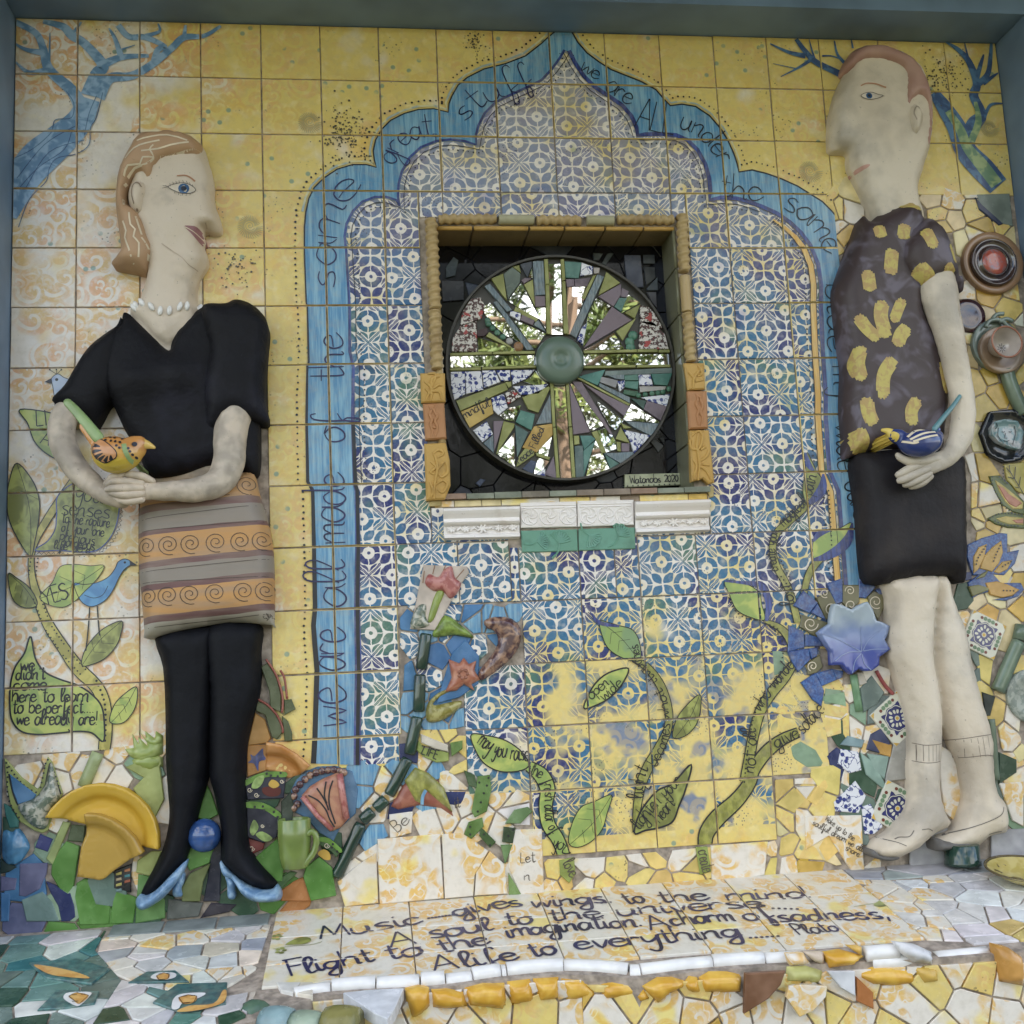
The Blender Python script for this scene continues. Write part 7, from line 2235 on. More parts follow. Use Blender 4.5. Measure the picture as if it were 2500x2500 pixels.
wpiece('a4', "1190 1130 1188 1040 1240 950 1380 880 1330 1000 1310 1130", (.17, .20, .07), th=.018)
for q in ("870 390 1040 215 1055 300 1075 460 1005 600", "820 250 940 200 1050 180 1060 230 960 330", "890 940 900 860 990 800 1060 800 1000 940 980 965", "1010 590 1100 560 1095 690"):
    wpiece('a4', q, (.36, .40, .13), th=.016)
for q in ("862 1590 905 1660 900 1610 960 1670 955 1625 1062 1650 1062 1720 930 1785 850 1740 812 1690 870 1680", "905 1570 950 1625 945 1570 1010 1620 1015 1570 1062 1600 1062 1660 980 1680", "860 1760 960 1720 1060 1740 1062 1800 980 1840 870 1800"):
    rl = Relief(P('a3', q, -.02), 0.0, dome(.022, .018, .45), .006, sm=False)
    o = rl.build('clay_leaf', mk_mottle('green_leaf_glaze', (.26, .32, .08), (.40, .46, .16), 22, .25), wall)
for q in ("845 1480 870 1530 905 1590 880 1640 850 1560", "915 1500 940 1560 925 1640 905 1560", "1030 1480 1062 1560 1020 1600 1005 1540", ):
    wpiece('a3', q, (.05, .08, .28), th=.020)
for q, cl in (("720 1800 850 1790 880 1840 760 1830", (.10, .16, .36)), ("670 1900 760 1850 820 1850 740 1900", (.10, .16, .36)), ("760 1825 870 1835 850 1890 800 1880", (.34, .42, .14))):
    wpiece('a3', q, cl, th=.018)
# light green half-round stem
a_, b_ = p3('j', 1155, -60, .01), p3('j', 985, 340, .01)
tubeobj('stem_segment', [tuple(np.array(a_) + (np.array(b_) - np.array(a_)) * t) for t in np.linspace(0, 1, 5)], SZ('j', 66), 'glaze', wall, (.36, .42, .20), 12, .7)
# star shaped leaf with modelled inside
st_ = wpiece('j', "50 10 130 90 250 230 440 370 470 330 510 160 560 -10 620 60 660 200 740 420 660 560 560 860 500 890 400 860 230 750 120 560 70 330", (.34, .38, .12), 'glaze', .014, 'clay_leaf', 'pointed green leaf with black dots and a silvery modelled inside')
M['silver_green'] = mk_mottle('silvery_green_glaze', (.12, .15, .11), (.44, .42, .34), 70, .25, .42, .6, .4, .9)
rl = Relief(P('j', "215 560 400 480 490 380 560 230 600 60 645 230 700 470 600 600 560 780 500 845 380 800 270 690", -.02), -.012, bumps(dome(.020, .02, .4), []), .005)
rl.build('modelled_inlay', 'silver_green', wall)
wpiece('j', "110 190 430 440 380 500 210 550 150 400", (.07, .20, .38), th=.016)
pt = Paint(1, None, False, -.0145)
for s in ("75 60 90 180 85 330 100 480 150 600 250 740", "75 60 180 210 300 340 430 410", "480 350 510 200 560 20 640 180 700 360"):
    for c, d in walk(smooth(P('j', s, -.015), 5), .011):
        pt.dot(c, .0024, 7)
pt.line(P('j', "105 190 130 330 170 470 210 560", -.015), .003).line(P('j', "530 350 560 180 600 60 640 220 720 430", -.015), .003)
pt.build('painted_dots', 'ink', st_)
for i in range(6):
    q = P('j', "%d 1230 %d 870" % (60 + i * 45, 70 + i * 28), -.02)
rl = Relief(P('j', "40 862 130 880 200 842 270 920 330 1050 300 1130 220 1235 120 1262 30 1200 20 1000", -.02), -.004, lambda x, z, d: .012 + .014 * min(1, d / .02) + .0025 * math.sin(x * 420), .005)
rl.build('shell_piece', m_plain('blue_shell_glaze', (.07, .20, .34), .2, .2, 30, .2, coat=.4), wall)
# little painted ladder piece
lp = wpiece('j', "1345 1330 1550 1250 1540 1590 1340 1540", (.012, .012, .014), 'glaze', .014, 'tile_shard', 'black shard with a ladder of coloured blocks')
pt = {}
for i, cl in enumerate(((.5, .42, .12), (.45, .17, .07), (.42, .33, .2), (.05, .2, .22), (.55, .48, .15), (.35, .1, .05), (.2, .3, .3))):
    x0, y0_ = (1365, 1340 + (i // 2) * 65) if i % 2 == 0 else (1465, 1300 + (i // 2) * 65)
    piece('painted_block', P('j', "%d %d %d %d %d %d %d %d" % (x0, y0_ + 20, x0 + 70, y0_, x0 + 70, y0_ + 38, x0, y0_ + 52), -.015), cl, 'glaze', lp, -.014, .0012)

# between and beside the stockings
kb = p3('a4', 1352, 685, .0)
kn = ball('blue_ball', (kb[0], -.032, kb[2]), SZ('a4', 96), m_plain('cobalt_knob_glaze', (.03, .075, .22), .12, .2, 30, .1, coat=.5), None, (1, .8, 1), None, 28)
thing1(kn, 'round cobalt blue ceramic ball between the black stockings', 'ball')
for q, cl, th in (("170 520 320 440 480 400 670 410 640 720 210 740", (.012, .014, .04), .020), ("200 760 400 770 600 890 560 1180 400 1250 210 1180", (.010, .012, .035), .020), ("610 760 720 640 760 800 740 1000 610 1010", (.03, .045, .03), .018), ("280 1440 560 1200 610 1290 640 1540 620 1700 510 1710", GR, .018),
                  ("900 1530 1060 1410 1210 1540 1260 1870 960 1932 870 1650", GR, .020), ("500 1715 720 1580 800 1600 600 1800", (.06, .13, .04), .016), ("600 1810 760 1700 870 1650 960 1800 980 1932 610 1932", (.42, .16, .04), .014), ("1040 1170 1180 1190 1330 1320 1260 1420 1200 1350 1040 1260", (.05, .11, .035), .020), ("1020 1340 1150 1300 1290 1420 1200 1480", (.012, .012, .03), .018), ("210 1180 420 1240 400 1320 230 1400", (.20, .03, .03), .014), ("200 95 445 85 430 395 210 470", (.50, .23, .06), .012)):
    wpiece('l', q, cl, th=th)
def smallpaint(fr, y, items, parent=wall, lab=None):
    for k, (q, mat) in enumerate(items):
        Paint(1 + k % 3, None, False, -y).area(smooth(P(fr, q, -y), 3, True)).build('painted_motif', mat, parent)
M['rimgreen'] = m_plain('melon_rim_green', (.13, .25, .05), .22, .2, 40)
M['pear'] = m_plain('pear_yellow', (.56, .35, .07), .25)
M['leafp'] = m_plain('pale_leaf', (.28, .38, .13), .25, .3, 40)
smallpaint('l', .0205, (("172 520 320 440 480 402 668 412 660 470 480 465 330 500 200 570", 'rimgreen'), ("205 762 400 772 600 890 580 960 400 850 205 830", 'rimgreen'), ("260 590 310 480 410 450 390 540 330 600", 'leafp'), ("460 560 500 500 560 520 590 570 520 600", 'pear'), ("240 1090 290 970 345 1060 280 1160", 'leafp'), ("310 1150 390 1110 510 1190 420 1230", 'leafp'), ("390 600 480 580 600 600 590 680 480 700 400 660", m_plain('dark_red_fruit', (.10, .015, .015), .25)), ("1060 1180 1180 1195 1325 1320 1300 1360 1180 1260 1050 1220", 'rimgreen'), ("1040 1370 1110 1320 1180 1360 1190 1440 1120 1440", 'pear')))
smallpaint('l', .0125, (("250 200 300 220 390 130 400 200 430 260 350 290 340 400 290 310 220 300 260 260", 'navy'),))
pt = Paint(4, None, False, -.0205)
for x, y in ((440, 430), (490, 450), (605, 420), (570, 460), (300, 820), (395, 815), (525, 880), (570, 940), (410, 860), (1210, 1300), (1270, 1345), (1220, 1260)):
    pt.dot(P('l', "%d %d" % (x, y), -.021)[0], .003, 7)
pt.build('painted_dots', 'ink', wall)
pt = Paint(4, None, False, -.0205)
for x, y, r in ((390, 1045, 22), (1150, 1275, 35), (240, 620, 30), (320, 680, 30), (620, 520, 25), (265, 1310, 35)):
    pt.line([P('l', "%f %f" % (x + r * (1 - t * .7) * math.cos(t * 8), y + r * (1 - t * .7) * math.sin(t * 8)), -.021)[0] for t in np.linspace(0, 1, 16)], .0016, 1, False)
pt.build('painted_curl', 'cream_slip', wall)
# the mug
mq = p3('l', 775, 1545, .045)
mug = empty('green_mug', (mq[0], -.045, mq[2]), 'green glazed coffee mug set upright among the shards', 'mug')
M['mug'] = m_plain('avocado_mug_glaze', (.17, .23, .06), .2, .12, 14, .1, coat=.4)
mr, mh_ = SZ('l', 172), SZ('l', 505)
lathe('body', (mq[0], -.045, mq[2]), [(.001, .002), (mr * .70, 0), (mr * .80, .004), (mr * .93, mh_ * .25), (mr, mh_ * .6), (mr * 1.0, mh_ * .985), (mr * .97, mh_), (mr * .92, mh_ * .985), (mr * .90, mh_ * .3), (.001, mh_ * .28)], 'mug', mug, n=40, axis='z')
hp_ = [p3('l', x, y, .060) for x, y in ((920, 1150), (960, 1110), (1015, 1150), (1025, 1250), (990, 1360), (930, 1440), (880, 1500))]
hp_ = smooth(hp_, 4)
tubeobj('handle', hp_, SZ('l', 34), 'mug', mug, None, 10)
wpiece('l', "745 960 820 880 900 960 905 1035 750 1030", (.02, .05, .02), th=.024)
# curved strips with painted sprigs beside the woman
for q, cl in (("355 660 570 740 530 870 450 800 360 850", (.09, .11, .045)), ("370 860 450 810 560 980 610 1180 610 1400 480 1340 470 1150", (.09, .11, .045)), ("560 870 600 870 660 970 680 1240 620 1240 600 1050", (.09, .11, .045)), ("640 1250 730 1240 780 1360 650 1430", (.10, .12, .05)), ("320 1250 450 1310 580 1430 640 1620 560 1720 500 1690 420 1430 310 1380", (.09, .11, .045)), ("620 1440 690 1500 740 1640 740 1740 650 1740", (.10, .12, .05)), ("330 350 460 360 460 520 340 500", (.07, .08, .05)), ("210 1790 300 1400 420 1480 490 1700 440 1760", (.50, .26, .07)), ("480 360 590 370 580 440 530 500 470 480", (.12, .20, .18))):
    wpiece('k', q, cl, th=.018 if cl[0] < .3 else .012)
for s in ("430 770 520 900 590 1060 630 1250 620 1400", "330 1240 450 1310 560 1430 620 1560 630 1640", "600 900 650 1000 680 1240"):
    q = smooth(P('k', s, -.02), 5)
    tubeobj('rim_line', [(x, -.019, z) for x, z in q], .0028, 'glaze', wall, (.30, .07, .045), 6)

# central flower
fb = p3('l', 1250, 1650, 0)
flw = empty('ceramic_flower', (fb[0], 0, fb[2]), 'tall ceramic flower with a bent dark green tube stem and pink flower tile', 'flower')
M['stem'] = m_plain('bottle_green_glaze', (.018, .045, .032), .15, .2, 20, .1, coat=.5)
for fr, xa, ya, xb, yb in (('b3', 1182, 930, 1150, 1165), ('b3', 1143, 1198, 1132, 1442), ('b3', 1124, 1475, 1072, 1722), ('b4', 1062, 192, 938, 432), ('l', 1846, 725, 1722, 848), ('l', 1690, 868, 1562, 985), ('l', 1552, 1015, 1262, 1650)):
    a_, b_ = np.array(p3(fr, xa, ya, .012)), np.array(p3(fr, xb, yb, .012))
    tubeobj('stem_segment', [tuple(a_ + (b_ - a_) * t) for t in (0, .06, .3, .6, .94, 1)], [.0125, .0148, .015, .015, .0148, .0125], 'stem', flw, None, 14, .85)
ft = piece('flower_tile', P('b3', "1165 480 1450 490 1465 530 1380 650 1300 810 1240 910 1075 900 1110 750", -.015), (.62, .52, .44), 'glaze', flw, 0, .015, WY, .002, 'cream tile with a modelled pink bloom')
M['pinkred'] = mk_mottle('pink_red_glaze', (.34, .10, .09), (.50, .22, .19), 60, .3, .4, .6, .3, .6)
Relief(P('b3', "1175 600 1200 540 1260 560 1300 510 1350 490 1370 560 1410 600 1390 660 1340 700 1290 650 1230 650", -.02), -.013, dome(.014, .012, .3), .005).build('bloom', 'pinkred', flw)
Relief(P('b3', "1255 650 1300 660 1270 740 1230 840 1195 850 1215 750", -.02), -.013, dome(.009, .008, .4), .005).build('bloom_stalk', m_plain('bloom_green', (.26, .32, .08), .25), flw)
Relief(P('b3', "1120 760 1180 740 1180 820 1200 880 1080 890", -.02), -.012, dome(.010, .01, .4), .005).build('modelled_edge', 'silver_green', flw)
Relief(P('b3', "1228 950 1260 860 1312 808 1420 880 1492 955 1360 940", -.02), -.004, dome(.020, .015, .4), .005).build('clay_leaf', m_plain('ribbed_leaf_green', (.20, .28, .06), .25, .3, 60, .4), flw)
pt = Paint(2, None, False, -.0155)
for s in ("1240 480 1225 540", "1310 480 1290 530", "1430 510 1370 580", "1120 760 1100 880", "1170 520 1160 600"):
    pt.line(P('b3', s, -.016), .0022, 1, False)
pt.build('painted_line', m_plain('rust_line', (.25, .12, .06), .4), flw)

# modelled flowers round the blue patch
wpiece('b3', "1350 1060 1440 970 1530 1080 1525 1260 1400 1350 1250 1390 1290 1250", BL, 'glaze', .012, 'clay_petal')
Relief(P('b3', "1330 1098 1400 1125 1430 1088 1462 1130 1512 1108 1500 1170 1535 1232 1480 1262 1500 1305 1430 1262 1380 1305 1308 1312 1350 1220", -.02), -.010, dome(.016, .015, .35), .005, sm=False).build('clay_bloom', mk_mottle('rust_red_glaze', (.34, .12, .07), (.46, .21, .13), 40, .35), wall, None)
for k in range(7):
    q = P('b3', "%f %f" % (1425 + 28 * math.cos(k * .9), 1195 + 28 * math.sin(k * .9)), -.03)[0]
    ball('clay_bead', (q[0], -.026, q[1]), .0045, 'glaze', wall, (1, .7, 1), (.34, .13, .08), 8)
Relief(P('b3', "1180 1460 1200 1380 1280 1310 1350 1300 1265 1350 1235 1400 1410 1370 1390 1430 1290 1500 1200 1512", -.02), -.004, bumps(dome(.020, .012, .4), []), .005).build('clay_leaf', mk_mottle('gold_green_glaze', (.22, .19, .04), (.40, .36, .14), 60, .3, .4, .6, .3, .8), wall)
M['fan'] = mk_mottle('iridescent_brown_glaze', (.07, .03, .035), (.34, .20, .13), 45, .22, .4, .62, .5, .8)
fc_ = P('b3', "1630 960", -.02)[0]
Relief(P('b3', "1565 845 1640 820 1740 832 1802 900 1792 1010 1722 1110 1602 1205 1540 1235 1530 1180 1590 1100 1635 1040 1655 980 1645 930 1615 905 1580 893", -.02), -.004, lambda x, z, d: .014 + .012 * min(1, d / .012) + .003 * math.sin(26 * math.atan2(z - fc_[1], x - fc_[0])), .005).build('shell_piece', 'fan', wall)
# red fan flower with its scalloped blue border
wpiece('l', "720 640 790 500 900 400 1040 345 1250 335 1450 400 1520 620 1490 900 1400 985 1300 1080 1230 1230 1060 1130 900 950 760 880", (.09, .19, .32), 'glaze', .010, 'clay_petal')
for i, (x, y) in enumerate(((760, 700), (780, 620), (830, 560), (890, 500), (950, 450), (1020, 420), (1090, 400), (1160, 390), (1230, 385), (1300, 400), (1350, 420), (800, 790), (760, 840))):
    q = P('l', "%d %d" % (x, y), -.02)[0]
    ball('clay_bead', (q[0], -.014, q[1]), SZ('l', 40), 'fan', wall, (1, .6, 1), None, 10)
Relief(P('l', "850 690 950 580 1100 490 1270 420 1340 430 1370 640 1405 960 1320 1060 1212 1112 1050 960", -.02), -.008, dome(.018, .008, .5), .006, sm=False).build('clay_fan', mk_mottle('terracotta_pink_glaze', (.36, .15, .10), (.44, .22, .13), 20, .4), wall)
pt = Paint(2, None, False, -.0262)
for s in ("930 685 1050 750 1140 860 1180 960 1240 1060", "1030 600 1100 700 1150 800 1170 860", "1140 520 1120 680 1150 780", "1220 510 1180 640 1180 800 1250 1020"):
    pt.line(P('l', s, -.027), .0035)
pt.build('incised_line', 'ink', wall)
tubeobj('clay_edge', [p3('l', x, y, .026) for x, y in ((1300, 430), (1330, 640), (1380, 960))], .008, 'pinkred', wall, None, 8)
tubeobj('clay_edge', [p3('l', x, y, .026) for x, y in ((860, 700), (1040, 930), (1210, 1090))], .006, 'pinkred', wall, None, 8)
# olive dart leaf with blue and red edges
Relief(P('b4', "950 510 1000 410 1110 250 1200 285 1300 380 1362 575 1280 520 1140 500 1000 530", -.015), 0.0, dome(.016, .01, .5), .006, sm=False).build('clay_leaf', mk_mottle('rust_leaf', (.28, .09, .06), (.36, .14, .09), 30, .4), wall)
Relief(P('b4', "1040 340 1110 252 1200 290 1300 385 1355 545 1260 470 1180 400 1150 490 1110 470", -.02), -.010, dome(.012, .01, .5), .006, sm=False).build('clay_leaf', 'olive', wall)
pt = Paint(2, None, False, -.0262)
pt.line(P('b4', "1180 400 1160 440 1155 495", -.027), .008)
pt.build('painted_line', 'blue', wall)
wpiece('b4', "1145 30 1240 70 1325 105 1328 150 1240 130 1150 90", CR_, 'glaze', .0135)
lf_ = wpiece('b4', "1130 70 1160 120 1240 135 1330 155 1330 210 1250 220 1160 180 1120 140", (.30, .36, .09), 'glaze', .0155, 'tile_shard', 'green leaf shaped piece lettered LIFE')
write(Paint(2, None, False, -.0162), 'LIFE', P('b4', "1150 160 1250 200", -.0165), SZ('b4', 26), SZ('b4', 8)).build('lettering', 'ink', lf_)
# melon-green zigzag strips
for q, cl in (("1430 270 1500 300 1520 390 1460 370", (.05, .10, .035)), ("1520 310 1600 300 1610 400 1580 540 1500 580 1480 540", (.12, .22, .05)), ("1430 690 1460 610 1550 580 1560 640 1480 720", (.12, .22, .05)), ("1540 640 1640 740 1600 780 1530 700", (.07, .13, .04)), ("1670 760 1750 755 1700 885", (.16, .27, .10)), ("1690 640 1770 650 1750 750 1680 740", (.04, .07, .03)), ("1700 620 1760 530 1850 510 1880 540 1800 620", (.15, .25, .10)), ("1720 940 1810 1090 1725 1090", (.18, .28, .08)), ("1360 250 1420 280 1410 310 1370 300", (.04, .1, .03)), ("1340 90 1420 75 1420 130 1350 180", (.14, .24, .06)), ("1600 790 1650 760 1700 890 1680 885", (.16, .27, .10)), ("1620 370 1670 410 1615 440", (.09, .18, .05))):
    wpiece('b4', q, cl, th=.015)
pt = Paint(2, None, False, -.0156)
for x, y in ((1530, 350), (1560, 420), (1540, 480), (1520, 540), (1470, 640), (1470, 690), (1590, 320), (1580, 370), (1600, 760), (1560, 690), (1750, 660), (1720, 700)):
    pt.dot(P('b4', "%d %d" % (x, y), -.016)[0], .0028, 7)
pt.build('painted_dots', 'ink', wall)
# pale lettered and printed pieces along the bottom
for fr, q, cl, mt in (('c4', "125 660 330 655 345 1080 190 1085 110 905", CR_, 'print'), ('b4', "940 560 1095 540 1085 680 945 720", CR_, 'print'), ('b4', "862 722 1272 688 1298 1110 878 1150", CR_, 'print'), ('b4', "1285 690 1420 680 1590 800 1500 960 1490 1095 1305 1112", CR_, 'print'), ('b4', "1600 800 1700 890 1715 1080 1500 1092 1510 940", CR_, 'print'), ('b4', "600 1000 720 900 855 810 868 1140 650 1165", CR_, 'print'), ('d4', "498 570 868 565 890 960 825 965 655 700 505 790", CR_, 'print'), ('c4', "1438 765 1812 738 1790 955 1660 985 1445 1015", CR_, 'print')):
    wpiece(fr, q, cl, mt, .0125)
wpiece('c4', "1340 775 1415 770 1440 935 1368 955", (.33, .40, .10), th=.0125)
wpiece('c4', "1368 965 1430 955 1445 1020 1380 1020", (.22, .30, .07), th=.0125)
wpiece('c4', "445 860 540 840 552 950 510 1010 450 960", (.33, .38, .10), th=.0125)
M['thin_ink'] = m_plain('thin_brown_ink', (.09, .07, .05), .4)
for t_, fr, q, sz, lw in (('Let', 'c4', "190 875 290 870", 32, 5), ('n', 'c4', "215 990 260 988", 30, 4), ('Be', 'b4', "990 680 1080 600", 36, 5), ('it', 'b4', "1370 515 1410 510", 36, 5), ('create', 'c4', "1352 800 1385 945", 44, 6), ('love', 'c4', "468 880 520 975", 40, 6)):
    write(Paint(2, None, False, -.0130), t_, P(fr, q, -.013), SZ(fr, sz), SZ(fr, lw)).build('lettering', 'thin_ink', wall, 'handwritten "%s" on a piece along the bottom' % t_)
pt = Paint(2, None, False, -.0130)
for t_, q in (('Wake up to the', "625 595 815 735"), ('soulful dream we all', "545 625 870 805"), ('share', "760 790 850 840")):
    write(pt, t_, P('d4', q, -.013), SZ('d4', 21), SZ('d4', 4))
pt.build('lettering', 'thin_ink', wall, 'handwritten saying on the pale piece by the front foot')

# ------------------------------------------------------------------ right side
c = P('e', "1592 762", -.03)[0]
k_ = SZ('e', 1)
pl = empty('brown_plate', (c[0], 0, c[1] - 390 * k_), 'brown plate with glossy dark ring and red speckled centre beside the man', 'plate')
M['plate_brown'] = m_plain('tan_plate_glaze', (.30, .175, .095), .28, .12, 10, .1, coat=.3)
lathe('plate', c, [(395 * k_, .004), (398 * k_, .020), (390 * k_, .024), (300 * k_, .016), (285 * k_, .012), (.001, .012)], 'plate_brown', pl)
M['dark_brown_glaze'] = m_plain('oily_brown_glaze', (.045, .024, .022), .07, .2, 20, .05, coat=1.0)
lathe('dish', c, [(296 * k_, .014), (300 * k_, .026), (290 * k_, .030), (270 * k_, .026), (230 * k_, .020), (190 * k_, .024), (178 * k_, .030), (168 * k_, .030), (160 * k_, .024), (.001, .024)], 'dark_brown_glaze', pl)
lathe('centre', c, [(166 * k_, .024), (160 * k_, .028), (100 * k_, .030), (.001, .030)], mk_mottle('red_speckled_glaze', (.42, .09, .06), (.30, .14, .14), 90, .2, .5, .62, .5, .4), pl)
c = P('e', "1290 1400", -.015)[0]
o = lathe('maroon_plate', c, [(215 * k_, .002), (218 * k_, .012), (205 * k_, .015), (120 * k_, .012), (.001, .012)], m_plain('maroon_plate_glaze', (.045, .014, .018), .1, .2, 20, .06, coat=.6), None)
thing1(o, 'glossy maroon plate tucked behind the teacup saucer', 'plate')
c = P('e', "1622 1755", -.02)[0]
sc = empty('celadon_saucer', (c[0], 0, c[1] - 330 * k_), 'grey green plate with a looped clay handle behind the teacup', 'plate')
M['celadon2'] = m_plain('grey_green_plate_glaze', (.20, .25, .22), .2, .15, 20, .1, coat=.4)
lathe('plate', c, [(330 * k_, .004), (333 * k_, .020), (322 * k_, .024), (240 * k_, .014), (.001, .014)], 'celadon2', sc)
for q in ("1480 1540 1520 1470 1600 1450 1680 1470 1740 1530 1800 1560", "1560 1440 1610 1390 1690 1380", "1640 1480 1720 1440 1800 1470"):
    tubeobj('looped_handle', smooth([p3('e', a, b2, .032) for a, b2 in zip(toks(q)[::2], toks(q)[1::2])], 4), SZ('e', 26), 'celadon2', sc, None, 8)
c = P('e', "1690 1800", -.04)[0]
cup = empty('teacup', (c[0], 0, c[1] - 290 * k_), 'small white lined teacup with painted rim, facing out from a tan saucer', 'cup')
lathe('saucer', c, [(285 * k_, .018), (290 * k_, .034), (280 * k_, .037), (210 * k_, .028), (.001, .028)], m_plain('tan_saucer_glaze', (.33, .23, .155), .25, .1, 20, .1, coat=.3), cup)
c2 = P('e', "1712 1722", -.075)[0]
lathe('bowl', c2, [(110 * k_, .028), (150 * k_, .045), (185 * k_, .075), (192 * k_, .082), (186 * k_, .084), (178 * k_, .078), (140 * k_, .050), (90 * k_, .040), (.001, .038)], m_plain('white_cup_glaze', (.50, .44, .40), .15, .08, 20, .1, coat=.5), cup)
tubeobj('painted_rim', [(c2[0] + 190 * k_ * math.cos(t), -.083, c2[1] + 190 * k_ * math.sin(t)) for t in np.linspace(0, 6.283, 40)], .0028, 'glaze', cup, (.36, .14, .08), 6)
fl = P('e', "1640 1800", -.05)[0]
pt = Paint(2, None, False, -.0600)
for i in range(9):
    a = i * 6.283 / 9
    pt.line([(fl[0] + .006 * math.cos(a), fl[1] + .006 * math.sin(a), .004), (fl[0] + .014 * math.cos(a), fl[1] + .014 * math.sin(a), .001)], None, 1, False)
pt.dot(fl, .0045, 10)
pt.build('painted_flower', m_plain('dark_brown_print', (.05, .035, .02), .3), cup)
# black octagonal plate with a shell dish
bo = p3('d2', 1800, 1250, .01)
bp_ = empty('black_plate', (bo[0], 0, bo[2] - .09), 'black octagonal plate holding a small pale shell dish with a drawn face', 'plate')
Relief(P('d2', "1640 1225 1700 1090 1852 1075 1975 1150 1985 1310 1905 1405 1800 1422 1690 1370", -.015), 0.0, lambda x, z, d: .014 + .010 * max(0, 1 - d / .02), .008, sm=False, relax=0).build('plate', m_plain('black_plate_glaze', (.010, .011, .015), .16, .2, 20, .06, coat=.5), bp_)
rl = Relief(P('d2', "1716 1190 1745 1150 1800 1138 1885 1150 1926 1222 1905 1335 1850 1325 1760 1285 1722 1240", -.03), -.012, lambda x, z, d: .022 - .008 * min(1, d / .012), .005, sm=False, relax=1)
sh = rl.build('shell_dish', mk_mottle('pale_turquoise_glaze', (.16, .26, .27), (.42, .42, .41), 40, .2, .42, .58, .4), bp_)
pt = Paint(2, Surf(sh))
for s in ("1790 1215 1800 1220 1810 1215", "1835 1215 1845 1220 1855 1215", "1815 1225 1810 1255 1825 1258", "1800 1275 1820 1280 1840 1272", "1770 1190 1765 1240 1790 1290", "1870 1180 1880 1230 1860 1300", "1740 1160 1760 1180 1745 1200"):
    pt.line(P('d2', s, -.03), .0018)
pt.build('drawn_face', 'ink', sh)
# clay tubes and grey plate at the edge
M['tube_green'] = m_plain('sage_tube_glaze', (.15, .20, .14), .25, .15, 14, .1, coat=.3)
for lab, fr, pts_, r in (('curved sage green clay tube dropping from the teacup to the black plate', 'd2', ((1815, 810), (1840, 900), (1880, 1000), (1932, 1100)), 52), ('thick sage green clay tube above the grey plate', 'g', ((1915, 230), (1880, 400)), 90), ('long thick sage green clay tube slanting beside the patterned tile', 'g', ((1870, 420), (1740, 720), (1620, 1000)), 86), ('thin green clay tube standing behind the man\'s ankle', 'g', ((1545, 1330), (1570, 1600), (1605, 2050)), 44)):
    q = smooth([p3(fr, x, y, .016) for x, y in pts_], 5)
    o = tubeobj('clay_tube', q, SZ(fr, r), 'tube_green', None, None, 16, .8)
    tag(o, lab, 'clay tube')
c = P('g', "2010 1060", -.01)[0]
o = lathe('grey_plate', c, [(SZ('g', 310), .002), (SZ('g', 315), .014), (SZ('g', 295), .018), (SZ('g', 200), .012), (.001, .012)], mk_mottle('granite_grey_glaze', (.20, .23, .20), (.34, .36, .31), 60, .3), None)
thing1(o, 'pale granite grey round plate cut off by the picture edge', 'plate')

wpiece('d1', "1625 1272 1840 1266 1862 1480 1800 1470 1640 1335", (.20, .24, .21), 'glaze', .010)
wpiece('d1', "1615 1290 1660 1340 1800 1465 1770 1475 1640 1370", (.03, .04, .10), 'glaze', .012)
